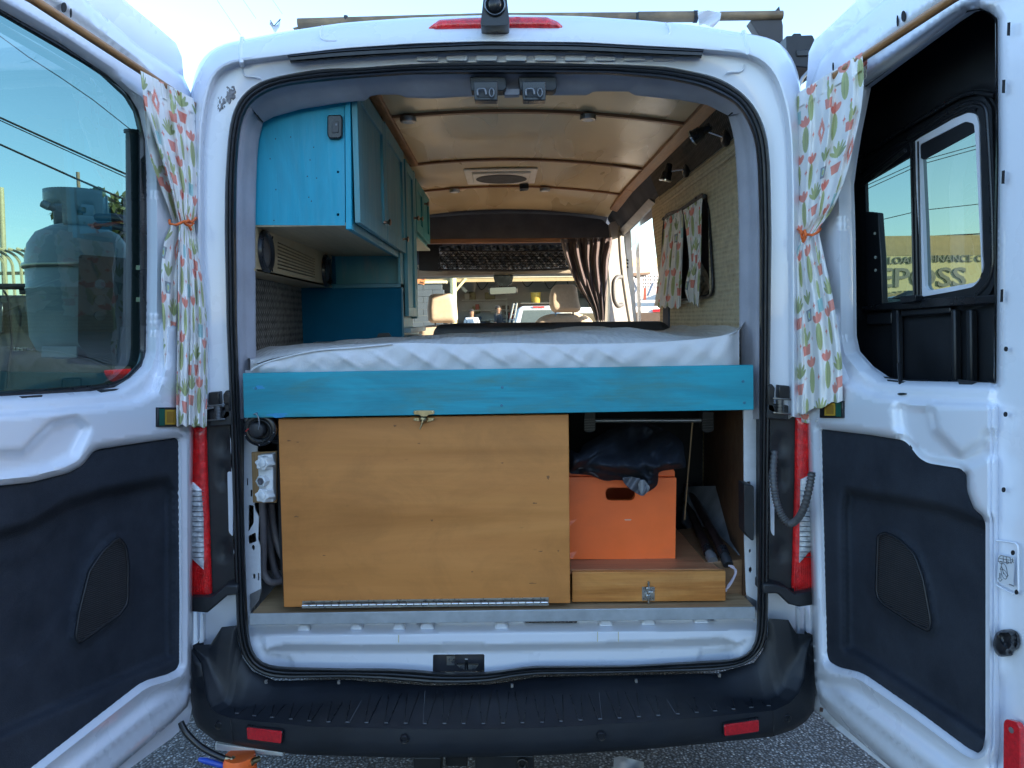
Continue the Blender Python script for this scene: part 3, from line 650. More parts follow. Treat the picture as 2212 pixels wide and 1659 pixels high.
def on_bump(px, py):
    """nearest point of the step surface for a pixel"""
    pj = allb.reshape(-1, 3); d = pj-CAM; kk = d@fwd
    q = np.stack([W/2+F*(d@RI)/kk, H/2-F*(d@UP)/kk], 1); i = np.argsort((q[:, 0]-px)**2+(q[:, 1]-py)**2)[:4]
    w = 1/(1+((q[i, 0]-px)**2+(q[i, 1]-py)**2)); z = (pj[i, 2]*w).sum()/w.sum(); return on(px, py, ZP(z))+A(0, 0, .0015)
scuff = M('scuffed grey plastic', (.09, .095, .105), .6, var=.3, vs=60)
for i, x in enumerate(xs):
    yb = lipy(x)-9
    for sgn in (-1, 1):
        a = on_bump(x+sgn*4, yb); X = a[0]+sgn*.014; e = A(X, 2.275, a[2])
        pts = [a+(e-a)*t for t in np.linspace(0, 1, 5)]
        for q in pts:
            px, py = proj(q)
            q[2] = a[2]
        mk('tread_groove', tube(pts, .0012, 5), scuff if (i*7+sgn) % 13 == 4 else BLKS, VAN, smooth=0)
    mk('tread_stud', tube([on_bump(x-4, yb), on_bump(x+4, yb)], .0022, 5), scuff, VAN, smooth=0)
for x, y in ((732, 1476.5), (1458, 1480.5-0), (593-18+0, 1475.5), (1106-0, 1485-9+8), (1374-0, 1473.5), (1554-0, 1461.5)):
    if x in (1458,): continue
    p = P(x, y-3, 2.30); mk('bumper_clip', box(p[0]-.004, p[0]+.004, p[1]-.004, p[1]+.004, p[2]-.005, p[2]+.005), M('tan clip', (.16, .15, .14), .6), VAN)
for (q, nm) in (([(532, 1572), (608.7, 1581), (607, 1607), (534, 1597)], 0), ([(1564.6, 1567), (1640, 1556), (1640, 1581), (1566, 1591)], 1)):
    cx = sum(a for a, _ in q)/4; y = by(cx)-.024
    yv = lambda a: by(a)-.026
    big = [(cx+(a-cx)*1.06, sum(b for _, b in q)/4+(b-sum(b for _, b in q)/4)*1.2) for a, b in q]
    w = mk('reflector_surround', prism([P(a, b, yv(a)+.004) for a, b in rnd(big, 6)], A(0, .04, 0)), BLKS, VAN, bev=.003)
    mk('rear_reflector', prism([P(a, b, yv(a)) for a, b in rnd(q, 4)], A(0, .01, 0)), REDR, w, bev=.002)
for x, y in ((471.7, 1568), (873, 1598.7), (1299.5, 1592), (1701, 1552)):
    w = mk('parking_sensor', lathe([(0, -.002), (.008, -.002), (.0085, .001), (.0105, .0015), (.0125, -.001), (.013, -.01)][::-1], P(x, y, by(x)-.018), (0, -1, 0), 24), BLKS, VAN, smooth=50)
for x0, x1 in ((497, 503), (1672, 1671)):
    mk('bumper_joint', tube([P(x0, lipy(x0)+4, by(x0)-.008), P((x0+x1)/2, 1578, by(x0)-.022), P(x1, 1604 if x0 < 900 else 1589, by(x1)-.005)], .0015, 5), DARKI, VAN)
# body metal and black brackets between lamp and bumper
mk('quarter_panel', slab([(404, 1200), (520, 1200), (520, 1420), (404, 1420)], YP(2.43), .02), WHITE, VAN)
mk('quarter_panel', slab([(1640, 1200), (1775, 1200), (1775, 1400), (1640, 1400)], YP(2.43), .02), WHITE, VAN)
for pts in ([(415, 1322), (427, 1324), (427, 1386), (417, 1388)], [(434, 1326), (440, 1328), (440, 1388), (430, 1391)], [(1749, 1330), (1741, 1314), (1741, 1365), (1752, 1372)], [(1722, 1315), (1729, 1316), (1729, 1373), (1723, 1372)]):
    mk('mounting_flange', slab(rnd(pts, 3), YP(2.40), .02), WHITE, VAN, bev=.003)
for sg in (0, 1):
    if sg == 0:
        trim = [(436, 885), (520, 885), (520, 1290), (486, 1268), (455, 1291), (440, 1292)]
        br = [(408, 1291), (456, 1291), (486.5, 1264), (514, 1264), (514, 1285.7), (490, 1288), (447, 1325), (408, 1322)]
        red = [(404, 924), (443.5, 923), (447, 1054), (450, 1120), (456, 1291), (400, 1291)]; clr = [(400, 1036), (418, 1043), (434, 1058), (438.5, 1120), (440, 1231), (416, 1208), (400, 1195)]
    else:
        trim = [(1640, 885), (1722, 885), (1720, 1290), (1700, 1285), (1670, 1270), (1640, 1272)]
        br = [(1648, 1248+14), (1672, 1262), (1700, 1270), (1718, 1284), (1770, 1274), (1770, 1306), (1728, 1312), (1704, 1306), (1680, 1283), (1648, 1284)]
        red = [(1720.5, 900), (1768, 905), (1772, 1275), (1712, 1271), (1719, 1045)]; clr = [(1768, 1020), (1747, 1028), (1730, 1036), (1727, 1216), (1750, 1190), (1768, 1180)]
    mk('corner_trim', sheet(trim, YP(2.352), step=12, h=steps((ell((trim[0][0]+trim[1][0])/2+6, 1025, 10, 26), -.014, 4), (ell((trim[0][0]+trim[1][0])/2+6, 960, 12, 20), -.01, 4), (ell((trim[0][0]+trim[1][0])/2+6, 1190, 12, 20), -.01, 4)), back=.03, edge=8), BLKP, VAN, smooth=60)
    xx = (1662, 1673) if sg else (491, 503)
    mk('trim_inset', slab(rnd([(xx[0], 1018), (xx[1], 1020), (xx[1], 1160), (xx[0]+3, 1150)], 6), YP(2.348), .003), WHITE, VAN, bev=.001)
    mk('corner_bracket', slab(br, YP(2.30), .08), BLKP, VAN, bev=.006)
    L = mk('tail_light', sheet(red, YP(2.335), step=8, h=lambda v: .008*sm(sdf(v, red), 0, 10), back=.012), REDL, VAN, smooth=60)
    mk('clear_lens', sheet(clr, YP(2.323), step=7, h=lambda v: .004*sm(sdf(v, clr), 0, 4), back=.012), CLEARL, L, smooth=60)
    xa, xb = (400, 440) if sg == 0 else (1728, 1768)
    for j in range(14):
        y = 1060+j*11; mk('lens_rib', tube([P(xa, y, 2.318), P(xb, y+1, 2.318)], .0012, 5), M('lamp chrome rib', (.6, .62, .68), .15, 1), L)
    for j in range(12):
        x = (402+j*4.2) if sg == 0 else (1716+j*4.5); mk('red_rib', tube([P(x, 1215, 2.325), P(x+1, 1285, 2.325)], .0012, 5), REDL, L)
    # hinge
    hx = 450 if sg == 0 else 1664; s = 1 if sg == 0 else -1
    def q(x, y, d=2.32): return P((hx+x) if sg == 0 else (1702-x+4), y-(0 if sg == 0 else 14), d)
    hg = mk('door_hinge', prism([q(0, 848), q(23, 846), q(24, 874), q(12, 878), q(0, 876)], A(0, .05, 0)), BLKS, VAN, bev=.003)
    mk('hinge_arm', prism([q(31, 852), q(38, 843), q(47, 846), q(48, 900), q(34, 908), q(28, 905), q(34, 890)], A(0, .04, 0)), BLKS, hg, bev=.004)
    for j in range(9): mk('spring_coil', tube([q(21, 879+j*3.2, 2.31)+A(.011*math.cos(t)*s, .011*math.sin(t), 0) for t in np.linspace(0, 2*math.pi, 12, endpoint=False)], .0019, 5, True), M('greased steel', (.22, .22, .22), .35, .9), hg)
    for yy in (877, 908): mk('hinge_pin', tube([q(-2, yy, 2.305), q(14, yy-1, 2.30), q(36, yy-3, 2.305)], .0028, 7), M('greased steel', (.22, .22, .22), .35, .9), hg)
    mk('hinge_base', prism([q(2, 890), q(48, 886), q(52, 918), q(2, 922)], A(0, .05, 0)), BLKP, hg, bev=.004)
# corrugated loom between body and right door
pth = cr([P(1672.5, 975, 2.34), P(1670, 1021, 2.31), P(1673, 1060, 2.29), P(1679, 1090, 2.27), P(1690, 1115, 2.26), P(1705, 1131, 2.25), P(1722, 1122, 2.22), P(1737, 1096, 2.19), P(1748, 1054, 2.17), P(1754, 1020, 2.17)], 14, False)
mk('wiring_loom', tube(pth, [.0105+.0022*math.sin(i*2.1) for i in range(len(pth))], 10), CORR, VAN, smooth=80, label='corrugated grey cable loom hanging in a loop beside the right tail light')
# ================================================================ REAR DOORS
def door_pts(side, uvs):
    h, d = (HR, dR) if side > 0 else (HL, dL)
    return [proj(A(h[0]+d[0]*u, h[1]+d[1]*u, z)) for u, z in uvs]
SLOT = M('dark hole', (.008, .008, .01), .8)
# left --------------------------------------------------------
Lw = [(-60, -18), (0, 17), (133, 93), (233, 160), (283, 207), (303, 240), (317, 300), (320, 367), (322, 553), (319, 760), (310, 790), (283, 817), (250, 837), (200, 845), (100, 851), (0, 856), (-70, 859)]
Lg = [(-60, -2), (0, 33), (133, 110), (233, 170), (267, 197), (287, 227), (297, 253), (302, 283), (303, 553), (303, 780), (273, 814), (233, 830), (133, 838), (0, 845), (-66, 849)]
Lskin = [(150, -60), (187, 0), (300, 100), (367, 143), (397, 167), (413, 207), (423, 250), (430, 333), (430, 500), (430, 870), (418, 924), (415.5, 1042), (415, 1325), (412.5, 1496), (406, 1525), (372, 1560), (230, 1680), (120, 1760), (-110, 1840), (-112, -160), (60, -130)]
Lout = [(215, -60), (267, 0), (333, 53), (380, 93), (393, 123), (397, 167), (430, 240), (432, 900), (419, 1042), (418, 1490), (416, 1522), (409, 1559), (371.6, 1594), (279, 1661), (120, 1775), (-110, 1870), (-110, -190)]
# right -------------------------------------------------------
Rw = [(1865.6, 187), (1959, 117), (2059, 43), (2089, 23), (2115.6, 17), (2139, 27), (2152, 43), (2154, 333), (2151.6, 494), (2149, 827), (1959, 823), (1905.6, 817), (1872, 794), (1842, 760), (1835, 727), (1832, 494), (1829, 400), (1835.6, 350), (1845, 290)]
Rskin = [(2020, -70), (1909, 0), (1800, 90), (1770, 130), (1752, 180), (1740, 260), (1737, 400), (1737, 870), (1742, 913), (1748, 1042), (1755.6, 1377), (1761, 1477), (1772, 1520), (1800, 1552), (1940, 1672), (2050, 1760), (2260, 1850), (2262, -160), (2100, -130)]
Rout = [(1990, -70), (1852, 0), (1792, 57), (1759, 87), (1747, 113), (1744, 157), (1733, 260), (1733, 900), (1744, 1042), (1751, 1377), (1757.5, 1499), (1761, 1533), (1807.6, 1575), (1919, 1662), (2040, 1768), (2262, 1880), (2262, -190)]
Ltrim = rnd([(-70, 1052), (0, 1047), (67, 1040), (147, 1020), (177, 1004), (200, 974), (215, 968), (300, 955), (383, 943), (392, 950), (392.6, 1047), (394.6, 1300), (394, 1434), (388, 1448), (368, 1458.5), (323, 1471.5), (303, 1482), (74, 1661), (-70, 1780)], [0, 9, 9, 9, 9, 9, 4, 0, 4, 4, 0, 0, 4, 6, 6, 6, 6, 0, 0])
Rtrim = rnd([(1768, 927), (1774, 925), (1876, 937), (1952, 949), (1964, 958), (1985.6, 987), (2005.6, 998.7), (2076, 1010), (2090, 1024), (2091, 1060), (2105, 1098), (2123.5, 1113), (2131, 1131), (2131, 1592), (2124, 1622), (2109, 1631), (2086, 1620), (1975, 1537), (1867, 1462), (1848, 1453), (1808, 1444), (1785, 1431), (1780, 1414), (1770.5, 1042)], [3, 3, 9, 7, 7, 9, 9, 6, 6, 9, 9, 5, 5, 12, 10, 6, 9, 9, 9, 9, 9, 7, 6, 0])
GL = rnd([(256, 1161), (271, 1180), (277, 1221), (275, 1302), (260, 1325), (223, 1351), (171, 1389), (163.5, 1377), (171, 1325), (193, 1235), (223, 1191)], 9)
GR = rnd([(1897, 1157), (1893, 1280), (1901, 1299), (1975, 1347), (2008, 1364), (2010, 1340), (1993.5, 1250), (1975, 1198), (1941, 1165), (1912, 1151)], 9)
def skin_h(side):
    if side < 0:
        win, trm = Lw, Ltrim; X = lambda a: a
        ledge = [(-120, 905), (60, 892), (200, 880), (290, 868), (335, 846), (352, 790), (356, 700), (440, 700), (440, 1600), (-120, 1900)]
        scoop = [(-120, 985), (50, 978), (110, 915), (165, 905), (190, 925), (160, 985), (110, 1010), (-120, 1055)]
        rodch = [(-120, -90), (110, 0), (215, 72), (300, 132), (330, 180), (320, 210), (233, 152), (120, 78), (0, 10), (-120, -60)]
        inner = [(100, -160), (210, 50), (345, 158), (375, 215), (385, 340), (383, 640), (388, 820), (380, 905), (398, 935), (402, 1440), (392, 1500), (330, 1540), (80, 1740), (-120, 1800), (-120, -160)]
    else:
        win, trm = Rw, Rtrim
        ledge = [(2142, 876), (1960, 866), (1880, 850), (1828, 825), (1808, 780), (1800, 680), (1740, 690), (1740, 1480), (2050, 1760), (2142, 1700)]
        scoop = rnd([(1935, 870), (2010, 880), (2020, 930), (2075, 985), (2118, 960), (2135, 930), (2140, 985), (2090, 1005), (2010, 998), (1975, 975), (1940, 930)], 10)
        rodch = [(2262, -120), (2060, -20), (1935, 70), (1850, 140), (1838, 180), (1862, 190), (1960, 112), (2060, 40), (2110, 12), (2262, -60)]
        inner = [(2105, -160), (1960, 20), (1820, 120), (1785, 185), (1778, 260), (1776, 640), (1764, 820), (1772, 905), (1762, 935), (1768, 1400), (1776, 1470), (1830, 1520), (1960, 1625), (2145, 1760), (2145, -160)]
    skin_rings[side] = [(inner, 7), (inner, -5), (ledge, 9), (ledge, -9), (scoop, 12), (scoop, -12), (rodch, 9), (rodch, -7)]
    def fn(v):
        dw = sdf(v, win); h = -.030*sm(dw, -18, 2)                         # rolls in towards the window
        h -= .010*(1-sm(sdf(v, inner), -5, 7))                              # outer flange sits lower
        h += .028*sm(sdf(v, ledge), -9, 9)                                  # belt ledge
        h -= .022*sm(sdf(v, scoop), -12, 14)
        h -= .014*sm(sdf(v, rodch), -7, 9)
        h -= .014*sm(sdf(v, trm), -11, -1)
        # lower pressed channel under the trim panel
        dt = -sdf(v, trm); low = sm(v[:, 1], 1440, 1490)
        h -= .020*np.exp(-((dt-34)/17.0)**2)*low
        sil = Lskin if side < 0 else Rskin
        h -= .020*(1-sm(sdf(v, sil), 0, 9))
        return h
    return fn
skin_rings = {}
for s_ in (-1, 1): skin_h(s_)
def build_door(side):
    pl = DL if side < 0 else DR
    skin, out, win, trm = (Lskin, Lout, Lw, Ltrim) if side < 0 else (Rskin, Rout, Rw, Rtrim)
    rings = [shrink(trm, -5), shrink(trm, -11), shrink(win, -9), shrink(win, -18), shrink(skin, 5), shrink(skin, 10)]+[shrink(q, o_) for q, o_ in skin_rings[side]]
    D = mk('rear_door', sheet(skin, pl, [win, [tuple(q) for q in shrink(trm, 2)]], step=9, h=skin_h(side), back=.012, edge=6, rings=rings), WHITE, VAN, smooth=75, label='left rear door swung open' if side < 0 else 'right rear door swung open')
    wo_ = [tuple(q) for q in shrink(win, 2)]
    mk('outer_panel', sheet(out, pl, [wo_], step=30, h=lambda v: -.062+.014*sm(-sdf(v, skin), 2, 12)-.006*sm(-sdf(v, skin), 12, 26), back=.02, edge=8), WHITE, D, smooth=70)
    mk('trim_panel', sheet(trm, pl, step=9, h=trim_h(side), back=.006, edge=7, rings=[shrink(GL if side < 0 else GR, k_) for k_ in (3, -4, -16)]), CARPETL, D, smooth=80)
    return D
def trim_h(side):
    if side < 0:
        g = GL; rec = [(-120, 1180), (60, 1140), (150, 1088), (215, 1066), (300, 1050), (360, 1038), (372, 1060), (372, 1420), (320, 1440), (-120, 1640)]
        pull = [(-120, 1240), (40, 1215), (110, 1160), (150, 1110), (215, 1075), (330, 1050), (352, 1085), (340, 1130), (240, 1110), (190, 1160), (150, 1300), (60, 1420), (-120, 1480)]
        bul = [(-140, 1000), (80, 1060), (110, 1110), (60, 1190), (-140, 1240)]
    else:
        g = GR; rec = [(2142, 1140), (2040, 1100), (1960, 1085), (1880, 1072), (1830, 1062), (1824, 1100), (1828, 1400), (1870, 1420), (2142, 1600)]
        pull = []; bul = []
    def fn(v):
        h = .004+.004*sm(sdf(v, Ltrim if side < 0 else Rtrim), 0, 8)
        h -= .034*sm(sdf(v, rec), -14, 14)
        if bul: h -= .004*sm(sdf(v, bul), -20, 20); h -= .006*sm(sdf(v, pull), -16, 16)
        dg = sdf(v, g)
        h += .010*sm(dg, -16, -4)-.012*sm(dg, -4, 3)
        return h
    return fn
GRL = M('grille plastic', (.05, .052, .058), .45, var=.1)
DOORS = {}
for side in (-1, 1):
    D = DOORS[side] = build_door(side); pl = DL if side < 0 else DR; g = GL if side < 0 else GR
    # speaker grille: base and raised slats
    mk('speaker_grille', sheet(g, pl, step=20, h=-.016, back=.003), M('grille backing', (.02, .02, .022), .6), D)
    gp = np.array(g); sl_ = -.36 if side < 0 else .36; vs = []
    for y in np.arange(gp[:, 1].min()-60, gp[:, 1].max()+60, 4.4):
        xsamp = np.arange(gp[:, 0].min(), gp[:, 0].max(), 2.0); pts = np.stack([xsamp, y+sl_*(xsamp-gp[:, 0].mean())], 1)
        ins = sdf(pts, g) > 2
        if ins.sum() > 3:
            q = pts[ins]; vs.append(tube([on(*q[0], pl, -.0125), on(*q[-1], pl, -.0125)], .0011, 4, cap=False))
    mk('grille_slats', J(*vs), GRL, D, smooth=0, kind='stuff')
    mk('grille_frame', tube(ons(resamp(np.vstack([g, g[:1]]), 60)[:-1], pl, -.008), .0028, 6, True), BLKP, D, smooth=80)
# window frames and glass
LF = mk('window_frame', (lambda a, b: grid([ons(a, DL, -.030), ons(a, DL, -.034), ons(a*.5+b*.5, DL, -.032), ons(b, DL, -.040), ons(b, DL, -.05)], True))(smooth_ring(resamp(np.array(Lw+[Lw[0]]), 260)[:-1], 1), smooth_ring(resamp(np.array(Lg+[Lg[0]]), 260)[:-1], 1)), BLKS, DOORS[-1], smooth=60)
mk('window_glass', sheet(Lw, DL, step=200, h=-.052, back=0, edge=60), glass('tinted door glass', (.135, .215, .21), .07), DOORS[-1])
for a, b_ in ((47, 864), (217, 850)):
    mk('window_clip', slab([(a, b_-8), (a+45, b_-11), (a+43, b_-4), (a+2, b_)], DL, .01, -.018), BLKP, DOORS[-1])
a_ = resamp(np.array(Rw+[Rw[0]]), 260)[:-1]; b_ = a_+(A(2000, 450)-a_)/np.linalg.norm(A(2000, 450)-a_, axis=1)[:, None]*4
mk('window_frame', grid([ons(a_, DR, -.030), ons(a_, DR, -.036), ons(b_, DR, -.040), ons(b_, DR, -.06)], True), BLKS, DOORS[1], smooth=60)
for x in (1916, 2068, 2119+119):
    if x < 2200: mk('window_clip', slab([(x, 820), (x+46-10, 824), (x+30, 833), (x+4, 832)], DR, .01, -.02), BLKP, DOORS[1])
# slots, holes, rods, knobs
def hole(D, pl, poly, h=.0035): mk('fixing_hole', slab(poly, pl, .002, h), SLOT, D, smooth=0)
for cx, cy, rx, ry in ((139, 16, 5.5, 11), (154, 28, 1.6, 10)): hole(DOORS[-1], DL, ell(cx-0, cy, rx, ry, 16), .004)
for cx, cy, rx, ry in ((1951, 35, 4.5, 12), (1938, 45, 1.7, 12), (1799, 144, 1.6, 9)): hole(DOORS[1], DR, ell(cx, cy, rx, ry, 16), .004)
for cx, cy in ((298, 1534), (218, 1604)): hole(DOORS[-1], DL, ell(cx, cy, 2, 4.2, 12), -.004)
for cx, cy in ((1877, 1500), (1957, 1575)): hole(DOORS[1], DR, ell(cx, cy, 2, 4.2, 12), -.004)
for cx, cy, w, h_ in ((2178, 63, 4, 28), (2167, 187, 4, 28), (2166, 383, 4, 28), (2163, 639, 3.6, 27)): hole(DOORS[1], DR, [(cx-w+2, cy-h_/2), (cx+w/2+1, cy-h_/2-1), (cx+w/2, cy+h_/2), (cx-w+1, cy+h_/2)])
for cx, cy in ((2172, 754), (2171, 895), (2167, 1058), (2187, 1194), (2195, 1279)): hole(DOORS[1], DR, ell(cx, cy, 3.6, 5.5, 14))
mk('fixing_bolt', slab([(401, 1503), (406, 1501), (406, 1510), (401, 1511)], DL, .004, -.008), M('rusty bolt', (.1, .06, .05), .6), DOORS[-1])
mk('fixing_bolt', slab([(1771, 1528), (1776, 1530), (1775, 1538), (1770, 1537)], DR, .004, -.008), MC['rusty bolt'], DOORS[1])
k_ = rnd([(2144, 1390), (2150, 1368), (2168, 1358), (2186, 1366), (2192, 1388), (2186, 1404), (2176, 1407), (2174, 1417), (2160, 1420), (2148, 1408)], 8)
kb = mk('release_knob', sheet(k_, DR, step=5, h=lambda v: .008+.010*sm(sdf(v, k_), 0, 6)-.008*sm(sdf(v, rnd([(2163, 1366), (2182, 1372), (2180, 1398), (2168, 1394), (2160, 1376)], 5)), -3, 3), back=.014), BLKS, DOORS[1], smooth=70)
sp = rnd([(2144, 1166), (2199, 1174), (2200, 1280), (2190, 1284), (2148, 1262)], 10)
mk('sticker_recess', tube(ons(resamp(np.vstack([sp, sp[:1]]), 50)[:-1], DR, .001), .0022, 6, True), WHITE, DOORS[1], smooth=80)
st = mk('safety_sticker', slab(rnd([(2156, 1197), (2191, 1204), (2189, 1268), (2154, 1256)], 3), DR, .0005, .0045), M('sticker white', (.62, .65, .70), .4), DOORS[1])
ink = M('sticker ink', (.06, .07, .09), .6)
def line(pts, w=.0006, par=st, mat=ink, pl=DR, h=.0052): mk('sticker_mark', tube([on(x, y, pl, h) for x, y in pts], w, 4), mat, par, smooth=0)
line([(2156, 1213), (2157, 1205), (2162, 1200), (2182, 1204), (2183, 1216), (2156, 1213)]); line([(2158, 1206), (2180, 1210)]); line([(2174, 1203), (2174, 1214)]); line([(2167, 1202), (2167, 1213)])
for x in (2162, 2176): line(ell(x, 1215, 2.4, 3, 9)+[(x+2.4, 1215)])
line([(2187, 1206), (2187, 1212), (2184, 1217)]); line([(2187, 1212), (2190, 1216)]); line([(2184, 1209), (2190, 1210)])
line([(2163+10*math.cos(t)*.7+6, 1234+20*math.sin(t)*.8+(math.cos(t)*6)) for t in np.linspace(0, 6.3, 22)])
line([(2164, 1224), (2160, 1230), (2166, 1231), (2165, 1228), (2172, 1234), (2178, 1244), (2174, 1246), (2168, 1237), (2168, 1240), (2164, 1224)])
line([(2159, 1238), (2159, 1249), (2156, 1249), (2160, 1256), (2165, 1251), (2162, 1250), (2162, 1239), (2159, 1238)]); line([(2180, 1262), (2190, 1266)], .0009)
rr = rnd([(2167, 1560), (2172, 1553), (2196, 1560), (2203, 1572), (2203, 1700), (2166, 1690)], 5)
mk('door_reflector', slab(rr, DR, .012, .012), REDR, DOORS[1], bev=.002)
mk('reflector_screw', lathe([(0, .0), (.006, 0), (.006, .004), (0, .005)], on(2187, 1577, DR, .010), DR[1], 12), M('grey screw', (.15, .13, .13), .5), DOORS[1])
mk('pull_grommet', sheet(ell(2054, 963+2, 21*.5, 5, 20), DR, step=4, h=lambda v: .006+.004*sm(sdf(v, ell(2054, 965, 10, 5, 20)), 0, 3), back=.006), BLKP, DOORS[1])
# courtesy latch boxes with green and yellow label
GRN = M('green label', (.01, .10, .07), .5); YEL = M('yellow label', (.50, .30, .03), .5)
for side, (x0, x1, y0, y1) in ((-1, (342, 388, 880, 922)), (1, (1770, 1819, 866, 903))):
    pl = DL if side < 0 else DR; D = DOORS[side]
    fr = mk('latch_box', slab([(x0, y0), (x1, y0), (x1, y1), (x0, y1)], pl, .02, .036), BLKS, D, bev=.002)
    gx = (x0+3, x0+14) if side < 0 else (x1-14, x1-3); yx = (x0+15, x0+38) if side < 0 else (x1-38, x1-15)
    mk('latch_label', slab([(gx[0], y0+3), (gx[1], y0+3), (gx[1], y1-3), (gx[0], y1-3)], pl, .001, .0375), GRN, D, label='green label strip')
    mk('latch_label', slab([(yx[0], y0+5), (yx[1], y0+5), (yx[1], y1-5), (yx[0], y1-5)], pl, .001, .0375), YEL, D, label='yellow label square')
    mk('latch_slot', slab([(yx[0]+4, y0+9), (yx[1]-4, y0+9), (yx[1]-4, y1-9), (yx[0]+4, y1-9)], pl, .001, .0388), M('ochre recess', (.3, .16, .02), .5), D)
# curtain rods
rl = mk('curtain_rod', tube([on(-60, -72, DL, .035), on(67, 0-4, DL, .035), on(298, 148, DL, .035), on(425, 232, DL, .03)], .0105, 16), DOWEL, smooth=80)
tag(rl, 'round beech dowel rod across the top of the left open door', 'curtain rod', 'wooden curtain rods on the rear doors')
rl = mk('curtain_rod', tube([on(2200, -92, DR, .035), on(2055, -1, DR, .035), on(1863, 125, DR, .035), on(1725, 215, DR, .03)], .0105, 16), DOWEL, smooth=80)
tag(rl, 'round beech dowel rod across the top of the right open door', 'curtain rod', 'wooden curtain rods on the rear doors')
mk('rod_bracket', slab([(2010, 20), (2018, 16), (2022, 34), (2014, 38)], DR, .03, .03), BLKS, VAN) if False else None
# ================================================================ black cargo box behind the right door
BX = thing('cargo_box', 'black lined cargo box with a sliding window carried outside the right door', 'cargo box', on(2000, 700, DR, -.3))
dk = M('black painted liner', (.014, .016, .02), .42, var=.35, vs=5)
back = lambda x, y, h=-.20: on(x, y, DR, h)
winW = rnd([(1974, 305), (2059, 257), (2092, 243), (2109, 247), (2114, 267), (2122, 553), (2124, 577), (2115.6, 604), (2102, 620), (2059, 629), (1992, 641)], [8, 0, 6, 6, 6, 0, 8, 8, 8, 0, 5])
winP = [(1869, 395), (1962, 340), (1966, 340), (1975, 653), (1905.6, 655), (1902, 560), (1899, 475), (1894, 462), (1871, 458)]
outer = [(1800, 880), (1800, 210), (1860, 130), (1990, 35), (2110, -40), (2235, -80), (2235, 880)]
big = rnd([(1850, 385), (1900, 345), (2010, 262), (2060, 228), (2092, 217), (2126, 205), (2145, 230), (2156, 600), (2140, 640), (2080, 655), (1990, 668), (1880, 670), (1858, 640)], 12)
mk('back_panel', sheet(outer, DR, [winW, winP], step=12, h=lambda v: -.20+.010*sm(sdf(v, big), -3, 3)+.008*sm(sdf(v, big), -14, -8)-.006*sm(sdf(v, big), -24, -18), back=.01, edge=12, rings=[shrink(big, k_) for k_ in (3, -3, -8, -14, -18, -24)]), dk, BX, smooth=60)
sid = [on(x, y, DR, -.075) for x, y in outer]; bk = [back(x, y) for x, y in outer]
for i in range(7): mk('side_panel', prism([sid[i], sid[(i+1) % 7], bk[(i+1) % 7], bk[i]], (np.cross(DR[1], (sid[(i+1) % 7]-sid[i])/np.linalg.norm(sid[(i+1) % 7]-sid[i])))*.008), dk, BX)
wi = rnd([(1985.6, 313), (2085.6, 262), (2104, 267), (2107, 300), (2119, 553), (2120.6, 594), (2109, 610), (2005.6, 628), (1998, 620), (1994, 494)], [6, 6, 6, 0, 0, 6, 8, 6, 6, 0])
fr = mk('window_frame', sheet(winW, DR, [wi], step=8, h=-.185, back=.02, edge=8), WHITE, BX, bev=.002)
gl2 = glass('grey tinted pane', (.17, .255, .24), .06); gl3 = glass('meshed tinted pane', (.18, .25, .22), .06)
mk('window_pane', sheet(wi, DR, step=100, h=-.195, edge=30), gl3, BX, label='right pane with fine fly screen')
mk('window_pane', sheet(winP, DR, step=100, h=-.205, edge=30), gl2, BX, label='left sliding pane')
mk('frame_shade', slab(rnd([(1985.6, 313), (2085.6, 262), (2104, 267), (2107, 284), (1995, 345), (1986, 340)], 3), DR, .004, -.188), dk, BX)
for x in (1968, 1976, 1984): mk('window_mullion', tube([back(x, 306, -.186), back(x+7, 645, -.186)], .004, 6), BLKS, BX)
for pts in ([(1862, 392), (1935, 335), (1995, 292), (2060, 252), (2096, 236), (2112, 238)], [(1858, 372), (1935, 318), (2000, 275), (2062, 236), (2096, 222), (2125, 226), (2134, 250), (2146, 560), (2136, 610), (2110, 640)], [(1846, 350), (1930, 292), (2010, 245), (2070, 210), (2105, 200), (2150, 206)]):
    mk('pressed_ridge', tube([back(x, y, -.19) for x, y in cr(pts, 6, False)], .0065, 8), BLKS, BX, smooth=80)
mk('support_strut', tube([back(1860, 402, -.17), back(1905, 365, -.17), back(1955, 325, -.16)], .006, 8), BLKS, BX)
mk('window_rail', slab([(1861, 661), (1960, 648), (2154, 636), (2154, 654), (1962, 668), (1861, 672)], DR, .02, -.17), BLKS, BX, bev=.003)
mk('slide_latch', slab(rnd([(1942, 640), (1978, 637), (1976, 652), (1946, 656)], 3), DR, .02, -.15), BLKS, BX, bev=.003)
mk('post', slab([(1871, 457), (1896, 460), (1903, 560), (1906, 660), (1872, 664)], DR, .02, -.18), dk, BX, bev=.003)
for y in (504, 556, 584): mk('sky_dot', slab(ell(1889+(y-504)*.02, y, 2, 3.5, 10), DR, .002, -.178), M('painted pale sky', (.5, .55, .5), .6), BX)  # pale discs painted as bright sky showing through; no openings are cut
for x0, x1 in ((1925, 1938), (2052, 2062), (2085, 2097)): mk('panel_rib', slab([(x0, 668), (x1, 668), (x1+2, 830), (x0+1, 830)], DR, .02, -.175), dk, BX, bev=.005)
mk('brace', slab([(1872, 678), (1925, 674), (1925, 700), (1872, 702)], DR, .01, -.182), dk, BX, bev=.004)
mk('brace', slab([(1945, 670), (2052, 662), (2052, 676), (1945, 684)], DR, .01, -.182), dk, BX, bev=.004)
g = thing('gas_strut', 'thin black gas strut standing on the ledge of the right door', 'strut', on(1947, 852, DR, -.01))
